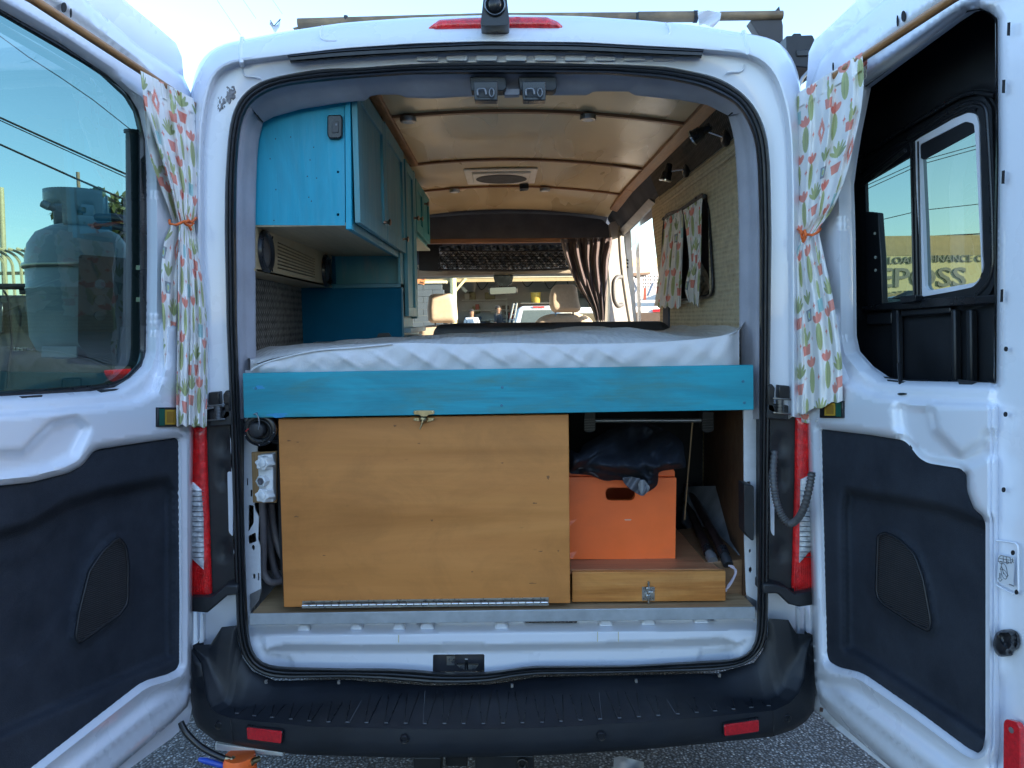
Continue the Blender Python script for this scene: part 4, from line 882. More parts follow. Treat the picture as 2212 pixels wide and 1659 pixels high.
mk('rod', tube([on(1939, 676, DR, -.12), on(1943, 790, DR, -.05)], .0025, 8), BLKS, g); mk('cylinder', tube([on(1942, 786, DR, -.05), on(1947, 850, DR, -.005)], .0052, 10), BLKS, g); mk('foot', slab(ell(1947, 851, 9, 2.5, 14), DR, .01, .004), BLKS, g)
# ================================================================ curtains
CW = {'w': (.93, .91, .89), 'coral': (.88, .34, .27), 'pink': (.80, .58, .54), 'green': (.52, .55, .27), 'dgreen': (.40, .45, .22), 'aqua': (.45, .68, .68), 'grey': (.33, .35, .38)}
def motif_colors(U, V, seed=1, dim=1.0):
    rg = random.Random(seed); c = np.empty((len(U), 3)); c[:] = CW['w']
    def paint(mask, col): c[mask] = CW[col]
    def el(x, y, a, b, rot=0):
        ca, sa = math.cos(rot), math.sin(rot); dx, dy = U-x, V-y
        return ((dx*ca+dy*sa)/a)**2+((-dx*sa+dy*ca)/b)**2 < 1
    def rect(x, y, w, h, tp=0):
        return (np.abs(V-y) < h) & (np.abs(U-x) < w*(1+tp*(V-y)/h))
    U = U*.62; V = V*.62; umax, vmax = U.max(), V.max(); cw, ch = .046, .056; row = 0; y = -.01
    kinds = [0, 1, 0, 3, 4, 0, 5, 1, 2, 0, 3]
    while y < vmax+.05:
        x = (row % 2)*cw*.5-.02; col = 0
        while x < umax+.04:
            k = kinds[(row*3+col*2+rg.randint(0, 2)) % len(kinds)]; X, Y = x+rg.uniform(-.006, .006), y+rg.uniform(-.006, .006)
            near = (np.abs(U-X) < .035) & (np.abs(V-Y) < .045)
            if near.any():
                # V grows upward in motif space
                def lp(m, q): paint(m & near, q)
                if k == 0:
                    lp(el(X, Y, .0085, .021), 'green'); lp(np.abs(((U-X)*900 % 3.2)-1.6) < .5, 'w') if False else None
                    lp(el(X-.002, Y, .0012, .017), 'dgreen'); lp(el(X+.004, Y, .0008, .014), 'dgreen')
                    for a in (-.9, 0, .9): lp(el(X+math.sin(a)*.009, Y+.026+math.cos(a)*.003, .0048, .009, -a), 'coral')
                elif k == 1:
                    for a in (-1.1, -.6, -.15, .3, .75, 1.15): lp(el(X+math.sin(a)*.012, Y+.006+math.cos(a)*.012, .0032, .014, -a), 'green' if a < .5 else 'dgreen')
                    lp(rect(X, Y-.012, .012, .008, .25), 'coral')
                elif k == 2:
                    d = np.abs(U-X)/.010+np.abs(V-Y)/.021; d = d+.22*np.sin(U*2600)*np.sin(V*1700)
                    lp(d < 1, 'coral'); lp(np.abs(U-X)/.0035+np.abs(V-Y)/.008 < 1, 'w')
                elif k == 3:
                    lp(rect(X, Y-.012, .012, .008, .12), 'coral'); lp(el(X, Y+.004, .006, .011), 'green'); lp(el(X+.011, Y+.008, .004, .008, -.7), 'green'); lp(el(X-.002, Y+.019, .004, .006), 'green'); lp(el(X-.002, Y+.027, .003, .003), 'coral')
                elif k == 4:
                    for a in (-.8, 0, .8): lp(el(X+math.sin(a)*.009, Y+.012+math.cos(a)*.008, .004, .012, -a), 'dgreen')
                    lp(rect(X, Y-.008, .010, .009, .15), 'grey'); lp(el(X, Y-.008, .0055, .0065), 'aqua'); lp(el(X, Y-.008, .0038, .0048), 'green')
                elif k == 5:
                    lp(rect(X, Y-.01, .009, .010), 'aqua'); lp(el(X, Y+.014, .005, .014), 'green')
                else:
                    q = np.sqrt(np.abs(U-X)/.009)+np.sqrt(np.abs(V-Y)/.012); lp(q < 1, 'coral')
                X2, Y2 = X+cw*.5, Y+.002
                q = np.sqrt(np.abs(U-X2)/.006)+np.sqrt(np.abs(V-Y2)/.008); paint(q < 1, 'coral' if (row+col) % 2 else 'pink')
            x += cw; col += 1
        y += ch; row += 1
    n = .03*np.sin(U*90+V*37)*np.sin(V*61-U*23)
    return np.clip(c*dim*(1+n[:, None]), 0, 1)
def clothmat(name, trans=.12):
    b = NB(name); at_ = b.n('Attribute'); at_.attribute_name = 'print'; b.l(at_.outputs['Color'], b.p.inputs['Base Color'])
    setp(b.p, Roughness=.85, Specular_IOR_Level=.15, Sheen_Weight=.1)
    b.l(b.bump(b.noise(900, 2), .0003), b.p.inputs['Normal'])
    tr = b.n('BsdfTranslucent'); b.l(at_.outputs['Color'], tr.inputs[0]); mx = b.n('MixShader'); mx.inputs[0].default_value = trans
    b.l(b.p.outputs[0], mx.inputs[1]); b.l(tr.outputs[0], mx.inputs[2]); b.l(mx.outputs[0], b.o.inputs[0]); return b.m
CLOTH = clothmat('cactus print cotton')
def cloth(name, left, right, pl, nu, nv, wid, hei, folds, parent=None, h0=.03, seed=1, amp=.010, tie=None, top=None, bot=None, mat=None, colors=True, dim=1.0, hem=.0):
    """left/right: traced edges from top to bottom; folds across the width"""
    Lf, Rt = resamp(cr(left, 5, False), nv), resamp(cr(right, 5, False), nv)
    # keep rows level with each other by traced height
    rg = random.Random(seed); ph = [rg.uniform(0, 6.3) for _ in range(8)]
    us = np.linspace(0, 1, nu); rows, UU, VV = [], [], []
    for i in range(nv):
        t = i/(nv-1); a, b_ = Lf[i], Rt[i]
        warp = us+.012*np.sin(2*math.pi*folds*us+ph[0])+.02*np.sin(2*math.pi*us*1.5+ph[1]+t*2)*np.sin(math.pi*us)
        if top is not None and t < .2:
            pass
        p = a+np.outer(warp, b_-a)
        w = 1.0 if tie is None else (.30+.70*min(1, abs(t-tie)/.16))
        f = us*folds*2*math.pi
        hh = h0+amp*w*(np.sin(f+ph[2]+1.2*math.sin(t*3+ph[3]))*.62+.38*np.sin(f*1.9+ph[4]+t*4)+.25*np.sin(f*.5+ph[5]-t*3))
        if t < .05: hh = hh*.5+h0*.5+.003*np.sin(us*folds*14+ph[6])
        hh = hh+.0015*np.sin(t*60+us*8+ph[7])*w
        if tie is not None: hh = hh-.012*math.exp(-((t-tie)/.03)**2)
        p[:, 1] += (-1.5*np.cos(f+ph[2]))*(t > .9)*(t-.9)*18
        rows.append(ons(p, pl, hh)); UU.append(us*wid); VV.append(np.full(nu, (1-t)*hei))
    vf = grid(rows); mat = mat or CLOTH
    o = mk(name, vf, mat, parent, smooth=180, recalc=False)
    md = o.modifiers.new('thick', 'SOLIDIFY'); md.thickness = .0008
    if colors:
        U, V = np.concatenate(UU), np.concatenate(VV); c = motif_colors(U, V, seed, dim)
        ca = o.data.color_attributes.new('print', 'FLOAT_COLOR', 'POINT'); ca.data.foreach_set('color', np.concatenate([c, np.ones((len(c), 1))], 1).ravel().astype(np.float32))
    return o
GC = 'cactus print curtains on the rear doors'
cu = thing('door_curtain', 'cactus print curtain tied with orange cord on the left open door', 'curtain', on(400, 924, DL, .04), GC)
cloth('curtain_back', [(306, 160), (311, 233), (322, 333), (345, 400), (372, 476), (368, 490), (354, 524), (348, 600), (353, 727), (357, 860), (363, 900), (371, 918)], [(345, 180), (360, 260), (375, 340), (385, 420), (392, 477), (392, 490), (385, 560), (383, 640), (380, 727), (378, 860), (378, 900), (380, 919)], DL, 60, 330, .10, .85, 1.3, cu, h0=.022, seed=11, amp=.004, tie=.425, dim=.97)
cloth('curtain_front', [(302, 152), (309, 215), (325, 270), (347, 340), (370, 410), (384, 470), (387, 483), (386, 500), (384, 600), (383, 727), (380, 860), (381, 919)], [(419, 214), (424, 240), (429, 300), (431, 350), (431, 420), (422, 474), (420, 486), (426, 527), (439, 600), (448, 700), (449, 800), (447, 923)], DL, 240, 440, .30, .85, 3.6, cu, h0=.045, seed=3, amp=.0085, tie=.435)
def cord(parent, pts, r=.0038): return mk('tie_cord', tube([on(x, y, pl_, h) for x, y, pl_, h in pts], r, 8), CORD, parent, smooth=80)
cord(cu, [(x, y, DL, h) for x, y, h in [(366, 476, .02), (367, 483, .06), (380, 486, .075), (394, 480, .085), (400, 478, .088), (412, 481, .08), (421, 474, .06), (423, 470, .03)]])
cord(cu, [(x, y, DL, .092) for x, y in [(396, 478), (402, 485), (409, 488), (413, 497)]]); cord(cu, [(x, y, DL, .092) for x, y in [(400, 480), (407, 476), (418, 483), (411, 488), (404, 486)]])
cu = thing('door_curtain', 'cactus print curtain tied with orange cord on the right open door', 'curtain', on(1760, 910, DR, .04), GC)
cloth('curtain_back', [(1722, 880), (1723, 895), (1725, 910)], [(1776, 875), (1776, 895), (1775, 914)], DR, 80, 30, .16, .06, 1, cu, h0=.015, seed=9, amp=.004)
cloth('curtain_back', [(1835, 140), (1840, 160), (1845, 180), (1846, 200)], [(1874, 118), (1874, 135), (1873, 150), (1872, 165)], DR, 50, 30, .1, .06, 1, cu, h0=.01, seed=10, amp=.004)
cloth('curtain_front', [(1719, 204), (1716, 240), (1718, 300), (1719, 367), (1717, 433), (1723, 485), (1725, 500), (1718, 520), (1702, 577), (1700, 700), (1701, 827), (1702, 903)], [(1863, 113), (1866, 173), (1860, 240), (1846, 305), (1827, 383), (1795, 458), (1770, 492), (1771, 510), (1785, 577), (1802, 660), (1818, 777), (1820, 864)], DR, 260, 440, .31, .85, 3.2, cu, h0=.045, seed=6, amp=.0095, tie=.46)
cord(cu, [(x, y, DR, h) for x, y, h in [(1724, 494, .03), (1726, 496, .06), (1740, 506, .08), (1755, 508, .075), (1768, 501, .055), (1772, 494, .03)]])
cord(cu, [(x, y, DR, .09) for x, y in [(1730, 498), (1733, 515), (1735, 522), (1740, 512), (1736, 500)]]); cord(cu, [(x, y, DR, .092) for x, y in [(1738, 497), (1742, 508), (1734, 514), (1731, 507), (1738, 500)]])
# ================================================================ INTERIOR
ZF = P(1088, 1311.5, 2.355)[2]          # floor board top
# ceiling: crowned sheet between oak battens
def zc(x, y):
    c = 2.412-.0*(y-3)-.03*max(0, y-4.9)**1.3*2.2
    return c-.062*(x/.78)**2
XS = np.linspace(-.84, .785, 34)
def ceil_rows(y0, y1, n, dz=0): return [np.array([A(x, y, zc(x, y)+dz) for x in XS]) for y in np.linspace(y0, y1, n)]
bat = [2.5, 3.22, 4.17, 4.98, 5.72]
for a, b_ in zip(bat[:-1], bat[1:]): mk('ceiling_panel', grid(ceil_rows(a, b_, 8)), CEIL, VAN, smooth=80)
for y in bat[1:4]:
    V_ = []; 
    for s_, dz in ((-.013, 0), (-.013, -.012), (.013, -.012), (.013, 0)): V_.append(np.array([A(x, y+s_, zc(x, y)+dz) for x in XS[6:]]))
    mk('ceiling_batten', grid(V_), OAKX, VAN, smooth=30)
for a, b_ in ((2.5, 4.72), (4.725, 5.4)):
    mk('ceiling_edge_trim', prism([A(.755, a, zc(.755, a)+.0), A(.805, a, zc(.8, a)-.005), A(.805, a, zc(.8, a)-.027), A(.755, a, zc(.755, a)-.017)], A(0, b_-a, 0 if b_ < 5 else -.03)), OAK, VAN, bev=.003)
mk('ceiling_edge_trim', prism([A(-.485, 2.5, zc(-.46, 2.5)+.01), A(-.448, 2.5, zc(-.46, 2.5)+.01), A(-.448, 2.5, zc(-.46, 2.5)-.016), A(-.485, 2.5, zc(-.46, 2.5)-.016)], A(0, 1.66, 0)), OAK, VAN, bev=.003)
# cab headliner and header
hr = []
for t in np.linspace(0, 1, 10):
    y = 5.70+1.1*t; hr.append(np.array([A(x*(1+.12*t), y, (zc(x*.9, 5.72)-.002)*(1-t)+(1.965-.02*(x/.8)**2)*t-.10*math.sin(math.pi*t)*0+.12*math.sin(math.pi*t)) for x in XS]))
mk('cab_headliner', grid(hr), CARPET2, VAN, smooth=80)
dome = []
mk('cab_shelf', prism([P(928, 470, 5.75), P(1000, 464, 5.75), P(1110, 461, 5.75), P(1220, 464, 5.75), P(1300, 474, 5.75), P(1330, 500, 5.75), P(1330, 519, 5.75), P(905, 519, 5.75), P(905, 490, 5.75)], A(0, .03, 0)), M('dark headliner foam', (.11, .125, .17), .9, var=.2, bs=300), VAN)
mk('cab_cross_bar', prism(PV([(905, 516.5, 5.66), (1345, 513, 5.66), (1345, 521.5, 5.66), (905, 526.5, 5.66)]), A(0, .05, 0)), OAKX, VAN, bev=.003, label='pine rail across the cab')
mk('cab_header', prism(PV([(880, 581, 6.45), (1345, 578, 6.45), (1345, 590, 6.45), (1120, 592, 6.45), (880, 598, 6.45)]), A(0, .2, -.01)), M('beige headliner', (.33, .29, .24), .8), VAN, bev=.01)
for x0, x1 in ((900, 968), (1100, 1250)): mk('sun_visor', slab(rnd([(x0, 572), (x1-12, 570), (x1, 590), (x0+10, 592)] if x0 < 1000 else [(x0+30, 585), (x1, 580), (x1, 588), (x0, 593)], 4), YP(6.35), .02), M('beige visor', (.36, .32, .26), .8), VAN, bev=.004)
FOIL = M('crinkled silver foil pad', (.62, .62, .64), .3, .5, var=.5, vs=26, bs=60, bd=.02)
WIN = thing('cargo_net', 'black elastic net holding a folded silver sunshade above the windscreen', 'cargo net', P(1080, 580, 6.1))
fo = mk('folded_sunshade', sheet(rnd([(948, 532), (1000, 529), (1100, 530), (1180, 528), (1232, 530), (1250, 575), (1180, 580), (1060, 583), (952, 580)], 5), YP(6.15), step=4, h=lambda v: .03*np.sin(v[:, 0]*.31+v[:, 1]*.2)*np.sin(v[:, 1]*.5)+.02*np.sin(v[:, 0]*.9-v[:, 1]*.7)+.05*sm(548-v[:, 1], -6, 6), back=.02), FOIL, WIN, smooth=60)
vs = []
for r in range(7):
    for c in range(28):
        x = 952+c*10.6+(r % 2)*5.3; y = 546+r*5.6
        if x > 1240: continue
        q = [(x-5.3, y), (x-2.2, y-2.6), (x+2.2, y-2.6), (x+5.3, y), (x+2.2, y+2.6), (x-2.2, y+2.6)]
        vs.append(tube([P(a, b_, 6.08) for a, b_ in q], .0034, 3, True))
mk('net_mesh', J(*vs), BLKP, WIN, smooth=0, kind='stuff')
mk('net_border', tube([P(950, 542, 6.07), P(1100, 544, 6.07), P(1240, 541, 6.07)], .008, 6), BLKP, WIN); mk('net_border', tube([P(948, 583, 6.07), P(1100, 585, 6.07), P(1245, 580, 6.07)], .01, 6), BLKP, WIN)
mk('shelf_liner', prism(PV([(905, 523, 6.3), (955, 523, 6.3), (955, 586, 6.3), (905, 584, 6.3)]), A(0, .02, 0)), DARKI, WIN)
# windscreen, dash, pillars
GLS = glass('clear windscreen glass', (.86, .90, .88), .03)
mk('windscreen', prism([A(-.86, 6.72, 1.30), A(.86, 6.72, 1.30), A(.80, 6.5, 1.97), A(-.80, 6.5, 1.97)], A(0, .005, 0)), GLS, VAN, smooth=0)
mk('dashboard', box(-.9, .9, 6.2, 6.75, .95, 1.33), BLKP, VAN, bev=.04)
for s_ in (-1, 1): mk('windscreen_pillar', prism([A(s_*.82, 6.75, 1.2), A(s_*.92, 6.75, 1.2), A(s_*.90, 6.45, 2.05), A(s_*.78, 6.45, 2.05)], A(0, -.08, 0)), M('beige pillar', (.45, .42, .38), .7), VAN, bev=.01)
mm = mk('mirror_mount', slab(rnd([(1062, 579), (1113, 579), (1110, 594), (1066, 594)], 3), YP(6.32), .05), M('beige visor', (.36, .32, .26), .8), VAN, bev=.006)
mk('sensor_cover', slab(rnd([(1065, 594), (1110, 594), (1106, 611), (1094, 620), (1078, 620), (1068, 608)], 5), YP(6.3), .06), BLKS, mm, bev=.006)
mi = thing('rear_view_mirror', 'black framed rear view mirror hanging at the top of the windscreen', 'mirror', P(1086, 640, 6.2))
mk('housing', slab(rnd([(1055, 620), (1117, 618), (1118, 635), (1056, 638)], 5), YP(6.2), .03), BLKS, mi, bev=.004)
mk('mirror_glass', slab(rnd([(1058, 622), (1115, 620), (1115, 633), (1059, 636)], 4), YP(6.196), .002), M('dark mirror', (.10, .10, .10), .06, 1), mi, smooth=0)
# cab seats
SEATF = M('beige seat cloth', (.50, .42, .33), .9, var=.1, vs=40, bs=500, bd=.001, sheen=.2)
SEATD = M('grey seat side', (.16, .155, .15), .9, var=.1)
def pillow(name, poly, y, th, mat, par, infl=12):
    f = lambda v: th*.5*(1-(1-np.clip(sdf(v, poly)/infl, 0, 1))**2)**.5
    a = sheet(poly, YP(y), step=4, h=f); b_ = sheet(poly, YP(y+.02), step=4, h=lambda v: -f(v))
    return mk(name, J(a, b_), mat, par, smooth=180)
for nm, hp, bp, lab in ((0, [(926, 640), (934, 635), (972, 634), (980, 638), (987, 662), (989, 690), (984, 697), (932, 698), (925, 693), (923, 668)], [(900, 722), (905, 706), (930, 702), (985, 698), (1005, 706), (1010, 730), (1010, 800), (890, 800)], 'cream driver seat headrest and back on the left of the cab'),
                        (1, [(1192, 622), (1200, 615), (1238, 614), (1246, 620), (1250, 648), (1255, 668), (1248, 675), (1195, 675), (1187, 664), (1186, 640)], [(1154, 697), (1168, 684), (1190, 677.5), (1246, 676), (1270, 683), (1282, 695), (1290, 730), (1290, 800), (1150, 800)], 'cream passenger seat headrest and back beside the dark curtain')):
    s_ = thing('captain_chair', lab, 'seat', P(sum(a for a, _ in bp)/len(bp), 800, 5.7), 'cab seats')
    pillow('headrest', rnd(hp, 6), 5.55, .10, SEATF, s_); pillow('backrest', rnd(bp, 9), 5.62, .14, SEATF, s_, 16)
    xs_ = (940, 975) if nm == 0 else (1200, 1238)
    for x in xs_: mk('headrest_post', tube([P(x, 690 if nm == 0 else 668, 5.58), P(x, 706 if nm == 0 else 684, 5.58)], .007, 8), CHR, s_)
# walls
xr = [(.785, 2.36), (.83, 2.255), (.862, 2.20), (.846, 2.185), (.842, 2.165), (.858, 2.15), (.866, 2.135), (.872, 2.0), (.88, 1.75), (.885, 1.3), (.885, .66)]
yo = 4.30
def rw(y0, y1, zlo=-9, n=2):
    return grid([np.array([A(x, y, max(z, zlo)) for x, z in xr]) for y in np.linspace(y0, y1, n)])
# rear part of the right wall, open where the side window sits
wall_hole_y = (3.26, 4.02); wall_hole_z = (1.63, 2.10)
V_, F_ = [], []
yy = [2.43, 2.8, 3.26, 3.6, 4.02, 4.15]; prof_ = []
for i in range(len(xr)-1):
    (x0, z0), (x1, z1) = xr[i], xr[i+1]; k = max(1, int(abs(z1-z0)/.05))
    for j in range(k): prof_.append((x0+(x1-x0)*j/k, z0+(z1-z0)*j/k))
prof_.append(xr[-1])
prof_ = [q for q in prof_ if q[1] < 2.203]
rws = [np.array([A(x+.012*math.exp(-((z-2.17)/.03)**2)*0, y, z) for x, z in prof_]) for y in yy]
gv, gf = grid(rws); gv = np.array(gv)
kp = [f for f in gf if not (wall_hole_y[0] < gv[list(f)].mean(0)[1] < wall_hole_y[1] and wall_hole_z[0] < gv[list(f)].mean(0)[2] < wall_hole_z[1])]
mk('right_wall_lining', (gv, kp), WGRY, VAN, smooth=60, label='beige woven fabric lining')
for dx, z in ((.002, 2.195), (-.006, 2.148)): mk('wall_rib', tube([A(.858+dx, y, z) for y in np.linspace(2.45, 4.12, 10)], .0085, 8), WGRY, VAN, smooth=80)
UPW = weave('dark woven upper fabric', (.05, .045, .037), (.15, .13, .105), (330, 250), bd=.003)
mk('upper_wall_lining', grid([np.array([A(.795, y, 2.353), A(.826, y, 2.27), A(.856, y, 2.205)])for y in (2.43, 4.2)]), UPW, VAN, smooth=0)
# pillar and header round the side door
mk('door_pillar_lining', prism([A(.884, 4.13, 2.24), A(.884, 4.56, 2.24), A(.884, 4.57, 2.245), A(.884, 4.53, 2.1), A(.884, 4.46, 1.98), A(.884, 4.33, 1.75), A(.884, 4.30, 1.5), A(.884, 4.3, .66), A(.884, 4.13, .66)], A(.05, 0, 0)), WGRY, VAN, bev=.008)
mk('pillar_pad', prism([A(.872, 4.03, 2.10), A(.872, 4.17, 2.12), A(.872, 4.17, .8), A(.872, 4.03, .8)], A(.012, 0, 0)), CARPET2, VAN, bev=.004)
mk('door_header', prism([A(.80, 4.1, 2.345), A(.86, 4.1, 2.24), A(.93, 4.1, 2.235), A(.93, 4.1, 2.4), A(.80, 4.1, 2.4)], A(0, 1.75, -.05)), CARPET2, VAN, bev=.01)
mk('door_track', prism([A(.845, 4.45, 2.235), A(.885, 4.45, 2.205), A(.90, 4.45, 2.205), A(.90, 4.45, 2.245)], A(0, 1.2, -.055)), M('grey door rail', (.16, .16, .165), .4, .6), VAN, bev=.002)
BP = M('beige door pillar', (.55, .54, .55), .4)
bp = mk('cab_pillar', sheet(rnd([(1318, 480), (1340, 476), (1350, 490), (1346, 520), (1352, 580), (1362, 640), (1370, 706), (1316, 706), (1318, 620), (1312, 560), (1322, 520)], 5), YP(5.62), step=8, h=0, back=.10), BP, VAN, smooth=60)
mk('door_edge_rubber', tube(cr([P(1398, 440, 5.0-.3), P(1362, 462, 5.3), P(1343, 480, 5.58), P(1339, 510, 5.58), P(1344, 580, 5.56), P(1352, 640, 5.56), P(1362, 700, 5.56)], 5, False), .016, 8), M('grey beige door rubber', (.30, .28, .24), .5), VAN, smooth=80)
mk('grab_handle', tube(cr([P(1341, 598, 5.5), P(1332, 600, 5.42), P(1326, 612, 5.4), P(1327, 645, 5.4), P(1334, 660, 5.42), P(1343, 658, 5.5)], 6, False), .017, 10), M('grey grab handle', (.12, .12, .125), .35), VAN, smooth=80)
mk('door_step_frame', slab([(1348, 482), (1362, 490), (1366, 560), (1372, 640), (1376, 700), (1366, 700), (1360, 640), (1354, 560), (1350, 520)], YP(5.72), .05), M('sunlit door jamb', (.70, .70, .68), .4), VAN, bev=.004)
for y in (560, 567, 575): mk('jamb_label', slab([(1353, y), (1357, y), (1358, y+4), (1354, y+4)], YP(5.714), .002), SLOT, VAN, smooth=0)
# left wall, inner cab wall
mk('left_wall_lining', grid([np.array([A(-.90-.04*(y > 3), y, z) for z in (.66, 1.5, 2.0, 2.2)]) for y in (2.43, 3.0, 3.62)]), WDRK, VAN, smooth=60, label='dark woven fabric lining')
mk('left_wall_lining', box(-.93, -.90, 3.6, 5.7, .66, 2.35), CARPET2, VAN)
mk('floor_board', J(box(*[float(q) for q in (P(539, 1324, 2.315)[0], P(1631, 1311, 2.315)[0], 2.315, 5.9)], ZF-.018, ZF)), PLYF, VAN, bev=.002)
# shell under the bed: right hardboard, back, inner wheel box
mk('side_hardboard', prism([A(.775, 2.42, ZF), A(.775, 2.42, 1.30), A(.876, 3.3, 1.30), A(.876, 3.3, ZF)], A(.01, 0, 0)), BRNW, VAN)
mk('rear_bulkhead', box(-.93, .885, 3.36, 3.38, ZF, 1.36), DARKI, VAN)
wb = mk('wheel_box', prism([P(1482, 1051, 3.25), P(1555, 1049, 2.95), P(1592, 1173, 2.60), P(1607, 1200, 2.46), P(1534, 1192, 2.62), P(1474, 1127, 3.15)], A(.0, .02, -.01)), M('scratched pale metal', (.42, .45, .48), .5, .3, var=.3, vs=12, dirt=.4), VAN)
mk('floor_block', prism([P(1524, 1215, 2.44), P(1607, 1208, 2.44), P(1607, 1284, 2.44), P(1524, 1290, 2.44)], A(0, .4, 0)), wood('dark pine block', (.16, .085, .045), (.22, .12, .06), (.26, .15, .08)), VAN, bev=.003)
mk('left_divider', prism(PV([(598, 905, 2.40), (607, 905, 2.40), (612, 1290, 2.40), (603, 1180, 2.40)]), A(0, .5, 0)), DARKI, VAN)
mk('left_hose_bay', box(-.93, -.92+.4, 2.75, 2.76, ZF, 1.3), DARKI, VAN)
# ---------------- overhead cabinet
CB = thing('overhead_cabinet', 'teal overhead cabinet filling the upper left of the van', 'cabinet', P(660, 486, 2.5))
ep = [(540, 300), (560, 268), (600, 240), (668, 222), (744, 210), (745.5, 487), (552, 486), (550, 400)]
holes_ = [ell(730, 371.5, 2.7, 2.9, 12), ell(730, 463.5, 2.9, 3.1, 12)]
mk('end_panel', sheet(ep, YP(2.47), holes_, step=40, back=.018, edge=20), TEAL, CB, bev=0)
mk('hole_backing', slab([(720, 360), (740, 360), (740, 475), (720, 475)], YP(2.492), .01), SLOT, CB)
for x, y in ((628, 296), (583.4, 343), (677.6, 318), (669.8, 345.5), (664, 381), (684, 384.6), (596, 409.5), (667, 426), (672.6, 434.5), (591.8, 476), (535+60, 300)): mk('nail_dent', slab(ell(x, y, 1.3, 1.6, 8), YP(2.4693), .0004), M('old nail hole', (.02, .05, .08), .7), CB, smooth=0)
mk('corner_stile', slab([(744.5, 206), (756.3, 206), (760, 495), (747, 495)], YP(2.462), .03), TEAL, CB, bev=.0015)
XF = P(760, 480, 2.462)[0]; XD = P(779, 481, 2.47)[0]
z0 = P(760, 495, 2.462)[2]
mk('face_frame', box(XF-.018, XF, 2.495, 3.63, z0-.002, zc(-.46, 3)-.03), TEALD, CB, bev=.001)
mk('underside', box(-.92, XF-.005, 2.472, 3.62, z0+.012, z0+.024), UNDER, CB)
mk('top_filler', box(XF-.3, XF, 2.49, 3.62, 2.30, 2.36), TEALD, CB)
# wall switch
sw = mk('light_switch', slab(rnd([(709, 251), (739, 250), (742, 258), (741, 297), (735, 302), (713, 302), (709, 294)], 5), YP(2.469), .016, .0), BLKS, CB, bev=.004)
sw.location.y -= .016
a = mk('switch_rocker', slab(rnd([(717, 263), (731, 262), (731, 286), (717, 287)], 2), YP(2.45), .006), M('switch grey', (.035, .037, .045), .4), sw, bev=.001)
mk('switch_mark', slab([(724.5, 267), (728, 267), (728, 271), (724.5, 271)], YP(2.4495), .001), M('pale print', (.2, .22, .28), .5), sw, smooth=0)
def knob(par, x, y, z, nm='knob', mat=COPPER, s=1.0):
    mk(nm, lathe([(.0065*s, 0), (.0055*s, .006*s), (.0050*s, .012*s), (.0085*s, .018*s), (.0125*s, .021*s), (.0130*s, .025*s), (.008*s, .028*s), (0, .0285*s)], (x, y, z), (1, 0, 0), 20), mat, par, smooth=60)
def shaker(name, y0, y1, z0_, z1_, par, x=XD, th=.018, fr=.055, kn=None, open_=0, mat=None):
    """framed door facing the aisle with a recessed middle panel"""
    mat = mat or TEALD
    d = mk(name, J(box(x-th, x, y0, y0+fr, z0_, z1_), box(x-th, x, y1-fr, y1, z0_, z1_), box(x-th, x-.0003, y0+fr, y1-fr, z0_, z0_+fr), box(x-th, x-.0003, y0+fr, y1-fr, z1_-fr, z1_)), mat, par, bev=.0012)
    mk('door_panel', box(x-th+.001, x-.010, y0+fr, y1-fr, z0_+fr, z1_-fr), mat, d)
    if kn: knob(d, x, kn[0], kn[1])
    return d
zb = P(779, 481, 2.47)[2]
shaker('cabinet_door', 2.47, P(835, 400, 1)[1] if False else 3.035, zb, 2.315, CB, kn=(2.955, zb+.062))
shaker('cabinet_door', 3.045, 3.60, zb, 2.325, CB, kn=(3.50, zb+.055))
# ---------------- tall cupboard further in
TC = thing('tall_cupboard', 'narrow tall teal cupboard beside the overhead cabinet', 'cupboard', (-.7, 3.9, ZF))
shaker('cupboard_door', 3.66, 3.99, P(893, 684, 3.95)[2], 2.31, TC, x=XD, fr=.045, kn=(4.05-.09, 1.55+(690-470)/1640*4.05-.02))
mk('side_stile', box(XF-.01, XD-.0, 4.0, 4.06, P(893, 684, 3.95)[2]-.01, 2.32), TEALD, TC, bev=.001)
mk('carcass', box(-.90, XF-.002, 3.64, 4.05, 1.50, 2.33), TEALD, TC)
mk('dark_gap', box(XF-.004, XF+.001, 3.62, 3.66, 1.5, 2.0), DARKI, TC)
LC = thing('low_cupboard', 'low teal drawer unit beside the far end of the bed', 'cupboard', (-.7, 3.9, ZF))
mk('carcass', box(-.90, XF, 3.63, 4.3, ZF, 1.49), TEALD, LC)
mk('worktop', box(-.90, XD+.012, 3.625, 4.32, 1.491, 1.515), M('pale worktop paint', (.28, .36, .38), .5), LC, bev=.002)
shaker('drawer_front', 3.70, 4.22, 1.30, 1.475, LC, x=XD, fr=.035)
FC = thing('far_cabinet', 'small green teal overhead cabinet above the driver seat', 'cabinet', (-.7, 4.6, 2.0))
TEALG = paintwood('green teal paint', (.03, .24, .26), (.045, .29, .31), (.09, .26, .26), 'z', .5, .34)
zq = P(928, 537, 4.8)[2]
mk('carcass', box(-.90, XD-.02, 4.10, 4.82, zq, 2.31), TEALG, FC, bev=.002)
shaker('cabinet_door', 4.10, 4.45, zq+.03, 2.30, FC, fr=.05, kn=(4.16, zq+.10), mat=TEALG)
shaker('cabinet_door', 4.46, 4.82, zq+.03, 2.30, FC, fr=.05, kn=(4.50, zq+.23), mat=TEALG)
mk('light_underside', box(-.90, XD-.002, 4.10, 4.82, zq-.012, zq-.001), M('pale green underside', (.34, .42, .34), .5), FC)
